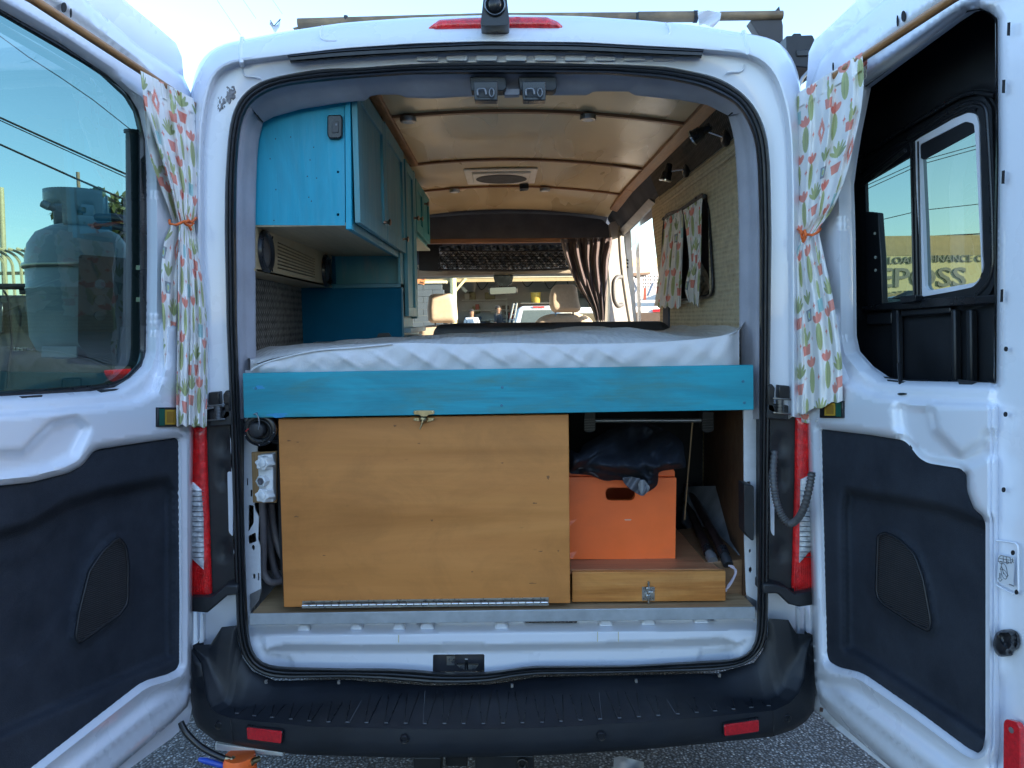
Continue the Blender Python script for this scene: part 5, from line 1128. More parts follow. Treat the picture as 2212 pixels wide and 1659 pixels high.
# ---------------- teal backboard, niche, speakers
YB = 3.55
BB_ = thing('teal_backboard', 'dark teal backboard with a shelf niche below the overhead cabinet', 'panel', (-.7, YB, 1.5))
nz0, nz1 = P(790, 611, YB)[2], P(790, 556, YB)[2]; nx0, nx1 = P(716, 580, YB)[0], P(860, 580, YB)[0]
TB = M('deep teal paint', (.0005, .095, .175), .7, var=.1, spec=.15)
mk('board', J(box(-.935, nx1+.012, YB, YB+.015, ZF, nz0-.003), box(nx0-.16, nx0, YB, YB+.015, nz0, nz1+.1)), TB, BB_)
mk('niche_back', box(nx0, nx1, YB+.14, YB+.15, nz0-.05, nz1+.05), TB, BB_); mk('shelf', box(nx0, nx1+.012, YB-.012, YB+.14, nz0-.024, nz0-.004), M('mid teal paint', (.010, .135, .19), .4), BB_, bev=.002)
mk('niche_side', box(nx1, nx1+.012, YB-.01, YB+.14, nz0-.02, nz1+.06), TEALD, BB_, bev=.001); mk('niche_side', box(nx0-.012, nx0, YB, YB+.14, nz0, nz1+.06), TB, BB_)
mk('stile', box(nx1+.013, nx1+.021, YB-.012, YB, 1.45, nz0-.025), MC['mid teal paint'], BB_)
mk('latch', slab(rnd([(818, 720), (840, 719), (846, 727), (814, 728)], 2), YP(YB-.01), .008), BLKP, BB_)
SBX = thing('speaker_box', 'plywood speaker box with horizontal slots under the overhead cabinet', 'speaker box', (-.87, 3.0, 1.75))
XB = P(717.5, 600, YB-.01)[0]
SPB = M('varnished pale ply box', (.36, .27, .155), .45, var=.08, vs=8)
pX = (A(XB, 0, 0), A(1, 0, 0))
so_ = [(553, 470), (717.4, 553), (712, 620.5), (548, 584)]
slots = [rnd([(599.5, 522.2+k*7.75), (680.5, 559.0+k*5.55), (680.5, 561.2+k*5.55), (599.5, 525.2+k*7.75)], 0) for k in range(8)]
mk('front_board', sheet([(554.5, 467), (717.4, 553.5), (712.5, 620.3), (554.5, 585.5)], pX, slots, step=14, back=.008, edge=14), SPB, SBX, smooth=0)
mk('slot_backing', box(XB-.03, XB-.02, 2.5, YB-.02, 1.715, 1.86), SLOT, SBX)
q0, q1 = on(553.7, 586, pX), on(712, 620, pX)
mk('bottom_board', prism([A(XB, 2.44, q0[2]), A(XB, YB-.01, q1[2]), A(-.93, YB-.01, q1[2]), A(-.93, 2.44, q0[2])], A(0, 0, .008)), SPB, SBX)
for (cx, cy, rr_) in ((571.4, 543.8, .070), (703, 585, .072)):
    c = on(cx, cy, pX)
    s_ = mk('speaker', lathe([(0, -.002), (.03*rr_/.07, .002), (.05*rr_/.07, .006), (.054*rr_/.07, .013), (.062*rr_/.07, .016), (.069*rr_/.07, .012), (.0705*rr_/.07, 0)][::-1], c, (1, 0, 0), 40), BLKS, SBX, smooth=50)
    mk('speaker_grille', lathe([(0, .006), (.03, .0075), (.05, .006), (.052, .003)][::-1], c, (1, 0, 0), 32), M('speaker mesh', (.05, .052, .06), .6, bs=1200, bd=.0005), s_, smooth=60)
    for t in (.9, 3.0, 5.1): mk('ring_notch', tube([c+A(.0165, .058*math.cos(t), .058*math.sin(t)), c+A(.0165, .069*math.cos(t), .069*math.sin(t))], .002, 5), SLOT, s_)
# ---------------- lamps on the ceiling, vent
LENS = M('frosted lamp lens', (.92, .93, .94), .3); RIM = M('dull nickel rim', (.45, .45, .45), .35, .9)
for i, (px, py, Y, s_, w) in enumerate(((882, 264.5, 3.22, .034, 'on the near batten by the cabinet'), (1270, 262, 3.22, .034, 'on the near batten at the right'), (982, 411, 4.98, .034, 'on the far batten by the cabinet'), (1177, 408, 4.98, .034, 'on the far batten at the right'))):
    x = P(px, py, Y)[0]; z = zc(x, Y)-.012
    d = thing('ceiling_light', 'round nickel puck lamp '+w, 'light', (x, Y, z-.02), 'round puck lamps on the ceiling battens')
    mk('rim', lathe([(0, 0), (s_, 0), (s_, -.014), (s_*.94, -.019), (s_*.7, -.0195), (s_*.7, -.017), (0, -.017)], (x, Y, z), (0, 0, 1), 28), RIM, d, smooth=50)
    mk('lens', lathe([(0, -.0171), (s_*.69, -.0172), (s_*.66, -.0205), (0, -.022)], (x, Y, z), (0, 0, 1), 28), LENS, d, smooth=50)
vt = thing('roof_vent', 'white framed ceiling vent with a dark round fan opening', 'roof vent', (0, 4.45, 2.39))
ZV = zc(0, 4.4)-.004
vx = lambda x, y: on(x, y, ZP(ZV))
vo = [vx(1001, 364), vx(1162, 361), vx(1155, 392.5), vx(1010, 395)]
mk('vent_frame', prism(vo, A(0, 0, -.012)), M('ivory vent plastic', (.88, .87, .84), .4), vt, bev=.006)
mk('vent_inner', prism([vx(1020, 367)-A(0, 0, .013), vx(1147, 365)-A(0, 0, .013), vx(1141, 388)-A(0, 0, .013), vx(1023, 390)-A(0, 0, .013)], A(0, 0, -.012)), MC['ivory vent plastic'], vt, bev=.005)
cv = (vx(1083, 377.5)); e1 = (vx(1140, 377)-vx(1026, 378))/2; e2 = (vx(1083, 368)-vx(1083, 388))/2
mk('fan_screen', prism([cv+e1*math.cos(t)*.96+e2*math.sin(t)*.96-A(0, 0, .0258) for t in np.linspace(0, 2*math.pi, 36, endpoint=False)], A(0, 0, -.003)), M('dark fan mesh', (.03, .03, .035), .6), vt, bev=.002)
mk('vent_crank', prism([vx(1122, 387)-A(0, 0, .028), vx(1142, 386)-A(0, 0, .028), vx(1141, 391)-A(0, 0, .028), vx(1122, 393)-A(0, 0, .028)], A(0, 0, -.03)), BLKS, vt, bev=.003)
# ---------------- reading spotlights
for k_, (hx, hy, bx, by0, by1, sc_, w) in enumerate(((1513, 287, 1568, 280, 318, 1.0, 'nearer'), (1441, 374, 1482, 353, 385, .95, 'further'))):
    X = .852; Yb = .852*1640/(bx-1088)*1.0
    c = on(bx, (by0+by1)/2, XP(X-.01)); Yb = c[1]
    s_ = thing('reading_spotlight', f'black chrome swivel spotlight, the {w} of two on the right wall', 'spotlight', c, 'swivel spotlights on the right wall')
    mk('wall_base', lathe([(0, .0), (.03*sc_, 0), (.031*sc_, .004), (.030*sc_, .018), (.024*sc_, .022), (0, .022)], c+A(.01, 0, 0), (-1, 0, 0), 28), BLKS, s_, smooth=50)
    mk('base_plate', lathe([(0, .0225), (.014*sc_, .0225), (.014*sc_, .026), (0, .026)], c+A(.01, 0, 0), (-1, 0, 0), 20), CHR, s_, smooth=50)
    hd = P(hx, hy, Yb+.01)
    mk('arm', tube([c+A(-.012, 0, .006), (c+hd)/2+A(0, 0, .008), hd+A(.02, 0, .008)], .0048, 8), CHR, s_, smooth=80)
    ax = A(-.75, .5, -.45) if k_ == 0 else A(-.25, .12, -1.0); ax /= np.linalg.norm(ax)
    r = .026*sc_
    mk('lamp_head', lathe([(0, -.045), (r*.5, -.044), (r*.62, -.035), (r*.66, -.012), (r*.95, -.004), (r*1.0, .022), (r*1.12, .027), (r*1.12, .034), (r*.95, .034)], hd, ax, 28), BLKS, s_, smooth=50)
    mk('lamp_rim', lathe([(r*.97, .030), (r*1.14, .030), (r*1.14, .036), (r*.97, .036)], hd, ax, 28), CHR, s_, smooth=50)
    mk('bulb_face', lathe([(0, .028), (r*.9, .031), (r*.9, .027), (0, .02)], hd, ax, 24), M('bulb reflector', (.5, .52, .55), .25, .6, bs=300, bd=.003), s_, smooth=50)
# ---------------- side window with curtains
sw_ = thing('side_window', 'dark side window with a black moulded surround behind the right wall curtains', 'window', (.88, 3.65, 1.65))
mk('window_void', box(.935, .94, 3.2, 4.1, 1.58, 2.15), M('blackout panel', (.012, .013, .018), .5), sw_)
pw = XP(.868)
wf = cr(np.array([(1436, 470), (1470, 452), (1508, 425), (1518, 420), (1526, 435), (1531, 460), (1537, 560), (1539.5, 620), (1536, 636), (1528, 641), (1500, 645), (1475, 648), (1440, 650)]), 5, True)
mk('surround', tube(ons(wf, pw), .006, 8, True), BLKS, sw_, smooth=80)
mk('reveal', grid([ons(wf, XP(.868)), ons(wf, XP(.932))], True), M('dark reveal', (.02, .021, .025), .6), sw_, smooth=60)
mk('rod', tube([on(1434, 472, XP(.845)), on(1521, 424, XP(.845))], .005, 8), BLKP, sw_)
for x, y in ((1521, 424), (1434, 473)): mk('rod_end', lathe([(0, -.012), (.009, -.010), (.010, 0), (.009, .010), (0, .012)], on(x, y, XP(.845)), (0, 1, 0), 14), BLKP, sw_, smooth=60)
mk('reflective_pad', sheet(rnd([(1512, 560), (1528, 590), (1534, 612), (1528, 636), (1505, 640), (1505, 600)], 3), XP(.925), step=5, h=lambda v: .01*np.sin(v[:, 0]*.5)*np.sin(v[:, 1]*.4)), M('crumpled pad', (.35, .33, .28), .4, .3, var=.3, bs=80, bd=.01), sw_)
mk('sill_ledge', prism([on(1471, 651, pw), on(1486, 649, pw), on(1486, 653, pw), on(1471, 656, pw)], A(.03, 0, 0)), M('cream ledge', (.6, .55, .45), .5), sw_)
GI = 'cactus print curtains over the side window'
c1 = cloth('window_curtain', [(1436, 474), (1434, 490), (1428, 550), (1420, 610), (1413, 662)], [(1473, 452), (1476, 470), (1475, 540), (1473, 600), (1471, 665)], XP(.842), 130, 200, .24, .32, 4.5, None, h0=.0, seed=21, amp=.006); tag(c1, 'straight hanging cactus print curtain, the left one over the side window', 'curtain', GI)
c2 = cloth('window_curtain', [(1476, 454), (1480, 480), (1487, 540), (1489, 575), (1484, 600), (1480, 625), (1486, 650)], [(1518, 426), (1516, 450), (1515, 520), (1513, 590), (1510, 662)], XP(.84), 130, 200, .18, .32, 2.6, None, h0=.0, seed=22, amp=.006); tag(c2, 'cactus print curtain pinched aside, the right one over the side window', 'curtain', GI)
# ---------------- dark curtain in the cab
CC = thing('cab_curtain', 'dark plum curtain gathered beside the passenger seat', 'curtain', P(1295, 694, 5.5))
cl = mk('x', grid([[A(0, 0, 0)]*2]*2), DARKI); bpy.data.objects.remove(cl)
PLUM = NB('plum curtain cloth'); PLUM.l(PLUM.ramp(PLUM.noise(20, 3), [(.3, (.05, .034, .04)), (.7, (.075, .05, .055))]), PLUM.p.inputs['Base Color']); setp(PLUM.p, Roughness=.75, Sheen_Weight=.4); PLUM = PLUM.m
cloth('cloth', [(1211, 516), (1218, 545), (1226, 567), (1246, 616), (1268, 650), (1280, 672), (1286, 694)], [(1321, 512), (1320, 530), (1313, 561), (1311, 605), (1308, 650), (1307, 675), (1306, 694)], YP(5.45), 160, 90, 1, 1, 4.6, CC, h0=.0, seed=33, amp=.045, mat=PLUM, colors=False)
# dark bench / back rest beyond the bed
bn = mk('bench_backrest', sheet(rnd([(935, 725), (938, 712), (948, 701.5), (989, 698), (1212, 696), (1430, 693.5), (1448, 708), (1452, 735)], [0, 6, 8, 4, 0, 12, 8, 0]), YP(3.98), step=12, h=lambda v: .02*sm(v[:, 1], 696, 712), back=.06), M('black vinyl backrest', (.022, .021, .024), .45, var=.2), smooth=60)
tag(bn, 'long black padded backrest beyond the far edge of the mattress', 'backrest')
# ---------------- bed: board, platform, mattress
BED = thing('bed_platform', 'raised bed platform with a worn teal front board across the van', 'bed', (0, 3.2, 1.27))
mk('front_board', slab([(524, 806.5), (1627.5, 788.5), (1628.5, 885.5), (526.5, 903)], YP(2.29), .022), TEALB, BED, bev=.002)
bz = P(1088, 800, 2.31)[2]
mk('platform', box(-.79, .76, 2.315, 3.93, bz-.03, bz-.004), M('bed slat ply', (.2, .14, .08), .6), BED)
scr = M('painted screw head', (.02, .16, .25), .4)
for x, y in ((553, 839), (555, 893), (1085, 837), (1083.5, 876), (1605, 824+0), (1608, 870)): mk('board_screw', lathe([(0, .0), (.0045, 0), (.0045, .0012), (.001, .0014), (0, .0002)][::-1], P(x, y, 2.29), (0, -1, 0), 14), scr, BED)
TN = M('fresh blue dab', (.015, .26, .50), .4, var=.1)
for x, y, a_, b_, s in ((560, 837, 11, 4, 2), (600, 897, 20, 5, 5), (905, 860, 0, 0, 6)):
    if a_: mk('paint_dab', slab(blob(x, y, a_, b_, s), YP(2.2895), .0004), TN, BED, smooth=0)
cols = np.linspace(0, 1, 190); nb = len(cols)
xb = 541+cols*(1597-541)
ybot = 808-cols*17.5
crease = cr([(541, 775), (556, 786), (600, 774), (684.7, 757), (766.5, 750), (848, 742), (900, 741), (1000, 744), (1097, 741), (1200, 744), (1276, 743), (1380, 741), (1454, 737), (1530, 730), (1573, 722), (1597, 712)], 8, False)
crY = np.interp(xb, crease[:, 0], crease[:, 1])
rg = np.random.RandomState(4)
rows_ = []
def rowpts(yp, Y): return ons(np.stack([xb, yp], 1), YP(1))*0 if False else CAM+ray(np.stack([xb, yp], 1))*((Y-CAM[1])/ray(np.stack([xb, yp], 1))[:, 1])[:, None]
for t in np.linspace(0, 1, 26):
    yp = ybot*(1-t)+crY*t
    Y = 2.312-.010*math.sin(math.pi*t)-0*t
    s1 = xb+ (yp-770)*(-1.5)
    wr = .006*np.exp(-((((s1-200) % 83)-40)/9)**2)*(sm(xb, 640, 720)*(1-sm(xb, 1330, 1400)))*math.sin(math.pi*t)**.8
    wr = wr+.0032*np.sin(s1*.045+2*np.sin(xb*.013))*math.sin(math.pi*t)+.0035*np.sin((xb+.6*yp)*.11+1.5*np.sin(xb*.02))*math.sin(math.pi*t)
    cornr = .05*np.exp(-((xb-541)/14)**2)+.05*np.exp(-((xb-1597)/14)**2)
    rows_.append(rowpts(yp, Y-wr+cornr))
front = np.array(rows_[-1])
mt = thing('mattress', 'thick white mattress with a crumpled quilted cover on the bed platform', 'mattress', (0, 3.2, bz))
mk('fitted_side', grid(rows_), SHEETM, mt, smooth=180)
far = np.array([P(x, y, 3.93) for x, y in zip(xb, np.interp(xb, [541, 555, 657, 794, 1039, 1150, 1246, 1365, 1448, 1543, 1570, 1594, 1597], [742, 738, 731, 725, 717, 716, 710, 706, 713, 715, 712, 704, 700]))])
tops = []
for i, t in enumerate(np.linspace(0, 1, 60)):
    y = 2.312+(3.93-2.312)*t
    tz = min(1, t*4.5)**.6; zz = front[:, 2]*(1-tz)+far[:, 2]*tz
    bump_ = .018*sm(np.full(nb, t), 0, .04)*(1-sm(np.full(nb, t), .05, .9))
    x = front[:, 0]*(1-t)+np.linspace(-.86, .865, nb)*t if t > 0 else front[:, 0]
    x = np.linspace(front[0, 0], front[-1, 0], nb)+(np.linspace(-.9, .87, nb)-np.linspace(front[0, 0], front[-1, 0], nb))*min(1, t*6)
    wob = .006*np.sin(x*14+y*9)+.008*np.sin(x*5-y*7+1)+.004*np.sin(x*31+y*17)
    edge_ = .035*np.exp(-((x-.80)/.05)**2)*math.exp(-((y-2.5)/.3)**2)
    tops.append(np.stack([x, np.full(nb, y)+(front[:, 1]-2.312)*(1-t)**6, zz+bump_*0+wob*.6*min(1, t*8)+edge_-.0*t], 1))
mk('quilted_top', grid(tops), SHEETQ, mt, smooth=180)
seam = [P(x, y, 2.306) for x, y in cr([(543, 800), (549, 795), (570, 785), (610, 773), (684.7, 757.5), (766.5, 751), (848, 743)], 8, False)]
mk('piping', tube(seam, .0035, 6), SHEETM, mt, smooth=80)
# ---------------- plywood storage door with piano hinge
PD = thing('plywood_flap', 'large varnished plywood flap closing the storage under the bed', 'flap door', P(920, 1312, 2.34))
mk('panel', slab(rnd([(600.6, 905), (1228.5, 895), (1232, 1303), (613, 1312)], 2), YP(2.335), .018), PLY, PD, bev=.0025)
for x, y, a_, b_ in ((624, 952, 4, 1.4), (643, 955, 3, 1), (853, 920, 3, 2), (933, 1124, 2.6, 2), (1155, 1087, 5, 1.3), (1184, 1031, 3, 4), (1206, 1190, 1.5, 2), (1168, 1191, 4, 1.2), (640, 1116, 5, 1.6), (1150, 1260, 8, 1), (905, 958, 3, 1), (1020, 1235, 2, 1.2), (700, 1200, 3, 1), (1085, 1000, 2.5, 1.2)):
    mk('ply_mark', slab(blob(x, y, a_, b_, int(x)), YP(2.3348), .0003), M('darker knot brown', (.22, .085, .025), .5), PD, smooth=0)
hg = mk('hinge_leaf', slab([(653, 1298.5), (1185, 1290.5), (1185, 1300), (653, 1306)], YP(2.3335), .0012), STEEL, PD)
mk('hinge_leaf', slab([(652, 1306.5), (1185, 1301), (1185, 1308), (652, 1314)], YP(2.321), .001), STEEL, PD)
n = 33; a0, a1 = P(653, 1308.5, 2.315), P(1185, 1301.5, 2.315)
for i in range(n):
    p, q = a0+(a1-a0)*(i/n), a0+(a1-a0)*((i+.86)/n); mk('hinge_knuckle', tube([p, q], .0042, 10), STEEL if i % 2 else CHR, PD, smooth=60)
for i in range(9): mk('hinge_screw', lathe([(0, .0), (.0028, 0), (.0024, .001), (0, .0012)], P(672+i*62, 1299-i*.9, 2.3325), (0, -1, 0), 10), M('dark screw', (.25, .25, .24), .4, .8), PD)
fs = thing('sash_fastener', 'small aged brass sash fastener at the top of the plywood flap', 'latch', P(915, 925, 2.33))
mk('keeper', slab(rnd([(893, 889), (896, 886.5), (936, 886.5), (939, 889), (938, 895), (926, 896), (922, 900), (909, 900), (906, 896), (894, 896)], 3), YP(2.286), .004), BRASS, fs, bev=.001)
mk('plate', slab(rnd([(893, 902), (938, 902), (938, 909), (926, 911), (918, 914), (910, 911), (893, 909)], 3), YP(2.327), .003), BRASS, fs, bev=.001)
mk('cam', lathe([(.002, -.012), (.013, -.01), (.014, 0), (.012, .006), (.006, .010), (0, .011)], P(914.5, 905, 2.318), (0, -1, 0), 24), BRASS, fs, smooth=60)
mk('lever', tube([P(914, 907, 2.305), P(911, 917, 2.303), P(907, 927, 2.303)], [.0045, .003, .0022], 8), BRASS, fs, smooth=60)
for x, y, Y in ((898, 890, 2.285), (934, 890, 2.285), (898, 906, 2.326), (934, 906, 2.326)): mk('screw', lathe([(0, 0), (.0028, 0), (.002, .0012), (0, .0014)], P(x, y, Y), (0, -1, 0), 10), M('pale brass screw', (.6, .52, .36), .3, 1), fs)
# ---------------- pine drawer and crate
DRW = thing('pine_drawer', 'shallow pine drawer with a plywood top under the orange crate', 'drawer', P(1400, 1300, 2.6))
zd = P(1400, 1233, 2.37)[2]
mk('drawer_front', slab([(1236, 1236), (1567.5, 1234), (1567.5, 1298), (1236, 1300.5)], YP(2.362), .018), PINE, DRW, bev=.0015)
mk('box_top', prism([A(P(1230, 1233, 2.385)[0], 2.383, zd), A(P(1552, 1230, 2.385)[0], 2.383, zd), A(P(1552, 1230, 2.385)[0]-.075, 3.55, zd), A(P(1230, 1233, 2.385)[0], 3.55, zd)], A(0, 0, -.012)), PLYR, DRW, bev=.001)
mk('top_lip', slab([(1232, 1230.5), (1553, 1228.5), (1567, 1233.5), (1235, 1236)], YP(2.38), .01), PLYR, DRW)
bt = mk('barrel_bolt', slab([(1387, 1268), (1414, 1268), (1414, 1297.5), (1387, 1297.5)], YP(2.3605), .0015), STEEL, DRW)
mk('bolt_rod', tube([P(1401, 1256, 2.353), P(1401, 1303, 2.353)], .0032, 10), STEEL, bt, smooth=60)
for y in (1274, 1290): mk('bolt_guide', slab([(1396, y-5), (1406, y-5), (1406, y+5), (1396, y+5)], YP(2.350), .008), STEEL, bt, bev=.002)
mk('bolt_knob', tube([P(1401, 1279, 2.352), P(1412, 1279, 2.345)], .003, 8), STEEL, bt, smooth=60)
for x in (1390.5, 1410.5):
    for y in (1272, 1293): mk('screw', lathe([(0, 0), (.0022, 0), (.0016, .001), (0, .001)], P(x, y, 2.359), (0, -1, 0), 8), M('dark screw', (.25, .25, .24), .4, .8), bt)
CR = thing('orange_crate', 'orange painted wooden box with an oval hand hole under the jacket', 'crate', P(1345, 1208, 2.6))
yc = 2.372+ .12
co = [(1229, 1030.5), (1461, 1032), (1458.5, 1208), (1230.5, 1208)]
hh_ = rnd([(1308, 1053), (1372, 1053), (1372, 1081), (1308, 1081)], 13)
mk('front_board', sheet(rnd(co, 2), YP(yc), [hh_], step=40, back=.018, edge=6), ORANGE, CR, bev=.0012)
mk('lid', prism(PV([(1228, 1021, yc+.01), (1424, 1012, yc+.01), (1453, 1012, yc+.01), (1458, 1019, yc+.01), (1458, 1029.5, yc+.01), (1228, 1028.5, yc+.01)]), A(0, .34, 0)), ORANGE, CR, bev=.002)
p0, p1 = P(1229, 1208, yc), P(1458.5, 1035, yc)
mk('side_board', box(p1[0]-.016, p1[0]-.001, yc+.0185, yc+.34, p0[2], p1[2]), ORANGE, CR); mk('side_board', box(p0[0]+.001, p0[0]+.016, yc+.0185, yc+.34, p0[2], p1[2]), ORANGE, CR); mk('rear_board', box(p0[0], p1[0], yc+.341, yc+.355, p0[2], p1[2]), ORANGE, CR)
mk('base_board', box(p0[0]+.018, p1[0]-.018, yc+.02, yc+.335, p0[2], p0[2]+.01), SLOT, CR)
mk('scratch', slab([(1349, 1122), (1364, 1122), (1363, 1124), (1350, 1124)], YP(yc-.0003), .0002), M('pale scratch', (.7, .5, .4), .6), CR, smooth=0)
# jacket
JK = thing('navy_jacket', 'crumpled navy nylon jacket with grey lining draped over the orange crate', 'jacket', P(1345, 1010, 2.6))
jo = [(1231, 973), (1250, 978), (1262, 960), (1300, 938), (1330, 920), (1362, 909), (1395, 912), (1421, 922), (1450, 935), (1474, 955), (1478, 980), (1481, 1008), (1470, 1012), (1454, 1014), (1424, 1020), (1422, 1035), (1419, 1048), (1408, 1058), (1396, 1064), (1380, 1066), (1366, 1058), (1350, 1040), (1330, 1037), (1312, 1039), (1295, 1035), (1279, 1028), (1250, 1024), (1229, 1020)]
def jh(v):
    x, y = v[:, 0], v[:, 1]; e = sdf(v, jo); x = x+14*np.sin(y*.045+x*.01); y = y+10*np.sin(x*.035)
    n_ = np.sin((x+y*1.4)*.06+1.5*np.sin(y*.05))*.5+np.sin((x*1.3-y)*.10+1.3*np.sin(x*.04))*.35+np.sin(x*.23+y*.17+2*np.sin(y*.09))*.14
    ridge = .05*np.exp(-((y-(1000+.08*(x-1300)+10*np.sin(x*.03)))/12)**2)-.03*np.exp(-((y-(1022+.08*(x-1300)))/6)**2)
    return .01+.045*sm(e, 0, 16)+.034*n_*sm(e, 0, 14)+.03*np.abs(np.sin((x*.6+y)*.042+.8))*sm(e, 0, 12)+ridge*sm(e, 2, 12)-.32*sm(1000-y, 0, 80)
mk('shell', sheet(cr(jo, 3), YP(2.45), step=4, h=jh, edge=5), NAVY, JK, smooth=180)
mk('lining', sheet(rnd([(1344, 1032), (1366, 1030), (1384, 1034), (1395, 1046), (1398, 1060), (1389, 1072), (1378, 1068), (1360, 1056), (1348, 1044)], 4), YP(2.35), step=3, h=lambda v: .012*np.sin(v[:, 0]*.2+v[:, 1]*.13), back=.002), LINER, JK, smooth=180)
mk('pocket_flap', sheet(rnd([(1378, 1038), (1392, 1036), (1404, 1052), (1402, 1060), (1389, 1072), (1380, 1060)], 3), YP(2.345), step=3, h=lambda v: .006*np.sin(v[:, 0]*.3), back=.002), M('light grey liner', (.2, .2, .21), .6), JK, smooth=180)
mk('hem', tube([P(x, y, 2.40) for x, y in cr([(1250, 1012), (1262, 1010), (1270, 1018), (1284, 1024), (1292, 1030)], 5, False)], .0022, 5), LINER, JK)
# rod with rubber grips, stick
RD = thing('folded_stool_frame', 'grey steel tube with black rubber feet hanging under the bed', 'stool frame', P(1400, 930, 2.72))
mk('cross_tube', tube([P(1274, 909, 2.72), P(1520, 908, 2.72)], .0075, 10), M('grey steel tube', (.25, .27, .30), .35, .7), RD, smooth=60)
for x in (1274, 1530):
    f_ = mk('rubber_foot', slab(rnd([(x-13, 889), (x+13, 888), (x+13, 930), (x+6, 935), (x-8, 935), (x-13, 928)], 7), YP(2.70), .045), BLKP, RD, bev=.004)
    for j in range(5): mk('tread_ridge', slab([(x-12, 906+j*5.5), (x+12, 905+j*5.5), (x+12, 908+j*5.5), (x-12, 909+j*5.5)], YP(2.696), .004), BLKS, f_)
s_ = mk('thin_stick', tube([P(1496, 912, 2.70), P(1487, 1015, 2.72), P(1478.5, 1123, 2.72)], .0028, 7), M('bamboo stick', (.30, .19, .10), .6), smooth=60); tag(s_, 'thin bare wooden stick hanging beside the jacket', 'stick')
# two poles
for k_, (a, b_, w) in enumerate((((1478, 1072, 3.35), (1528, 1186, 2.50), 'left'), ((1484, 1050, 3.35), (1560, 1187, 2.47), 'right'))):
    T_ = thing('tent_pole', f'black telescopic pole with a white cord loop, {w} of the pair leaning in the corner', 'pole', P(b_[0], b_[1]+20, b_[2]), 'telescopic poles in the right corner')
    p, q = P(*a), P(*b_); e = q+(q-p)*.05
    mk('shaft', tube([p, q], .0155, 14), M('dark brown pole', (.03, .018, .018), .35), T_, smooth=60)
    f1 = P(1541-1, 1212, 2.44) if k_ == 0 else P(1573, 1220, 2.42)
    d = f1-q; mk('clamp', tube([q-d*.1, q+d*.35], .0185, 14), BLKS, T_, smooth=50); mk('end_cap', tube([q+d*.3, q+d*.42, q+d*.6, q+d*.62, f1], [.015, .014, .014, .0185, .0165], 14), BLKP if k_ else M('grey end cap', (.12, .12, .13), .4), T_, smooth=50)
wc = M('white cord', (.55, .48, .55), .7)
cd_ = mk('white_string', J(tube(cr([P(1574, 1222, 2.40), P(1584, 1224, 2.39), P(1588, 1238, 2.39), P(1580, 1255, 2.385), P(1572, 1266, 2.38), P(1568, 1278, 2.375)], 6, False), .003, 6), tube(cr([P(1578, 1224, 2.395), P(1590, 1232, 2.385), P(1584, 1252, 2.38), P(1574, 1268, 2.375), P(1566, 1274, 2.37)], 6, False), .0028, 6)), wc, smooth=80); tag(cd_, 'knotted pinkish white cord hanging off the black poles', 'cord')
# ---------------- left services: power inlet, valves, hose
IN = thing('power_inlet', 'round black power inlet with a red tipped wire at the left jamb', 'inlet', P(561, 965, 2.30))
ci = P(561, 929, 2.318); rI_ = 36/1640*2.31
mk('flange', lathe([(0, -.02), (.026, -.02), (.028, .0), (.036, .004), (.046, .004), (rI_*.99, .001), (rI_, -.006), (rI_, -.014)][::-1], ci, (0, -1, 0), 36), BLKS, IN, smooth=45)
mk('cap', lathe([(0, .022), (.018, .022), (.023, .019), (.026, .008), (.027, -.01)][::-1], P(557, 928, 2.32), (0, -1, 0), 28), BLKP, IN, smooth=45)
mk('cap_ring', tube([P(561, 931, 2.312)+A(.034*math.cos(t), 0, .034*math.sin(t)) for t in np.linspace(0, 6.283, 30, endpoint=False)], .003, 6, True), BLKS, IN, smooth=80)
mk('wire', tube(cr([P(541, 898, 2.30), P(552, 894, 2.285), P(558, 902, 2.28), P(560, 915, 2.28), P(558, 928, 2.285)], 6, False), .0015, 6), M('clear wire', (.25, .26, .28), .3), IN, smooth=80)
mk('red_tip', tube([P(531, 932, 2.30), P(537, 926, 2.30)], .0016, 6), M('red wire', (.5, .02, .02), .4), IN)
for t in (80, 200, 268, 350, 310): mk('inlet_screw', lathe([(0, 0), (.0026, 0), (.002, .001), (0, .001)], ci+A(.045*math.cos(math.radians(t)), -.0055, .045*math.sin(math.radians(t))), (0, -1, 0), 8), CHR if t > 100 else BLKP, IN)
for j in range(5): mk('bellows_ring', tube([P(597, 930+j*5, 2.37)+A(.018*math.cos(t), 0, .010*math.sin(t)) for t in np.linspace(0, 6.283, 16, endpoint=False)], .003, 5, True), BLKP, IN)
VB = thing('valve_block', 'white plastic valve block with two knobs on a small plywood plate', 'valve block', P(568, 1085, 2.37))
mk('backing_plate', slab([(543, 977), (597, 975), (597, 1086), (546, 1086)], YP(2.385), .01), wood('small ply plate', (.26, .15, .06), (.34, .2, .09), (.4, .26, .12), 'z', 1.5), VB, bev=.001)
mk('valve_body', slab(rnd([(556, 984), (589, 980.5), (590, 1085), (560, 1084)], 3), YP(2.372), .035, .02), PVC, VB, bev=.005)
for y in (1001, 1071):
    kp_ = P(565, y, 2.325); prof = []
    star = [P(565+(13.8+1.7*math.cos(6*t))*math.cos(t+.2), y+(13.8+1.7*math.cos(6*t))*math.sin(t+.2), 2.325) for t in np.linspace(0, 6.283, 48, endpoint=False)]
    k_ = mk('valve_knob', prism(star, A(.014, .028, -.004)), PVC, VB, bev=.002)
    mk('knob_cap', lathe([(.013, -.004), (.013, .001), (.010, .003), (0, .0035)], kp_, (-.3, -1, .1), 20), PVC, k_, smooth=50)
hx_ = P(563, 1040, 2.33)
mk('hose_port', lathe([(.018, -.03), (.018, .0), (.0135, .002), (.0125, -.004), (.006, -.004), (.006, -.0), (.003, .0), (0, -.006)], hx_, (-.25, -1, .08), 6), PVC, VB, smooth=20)
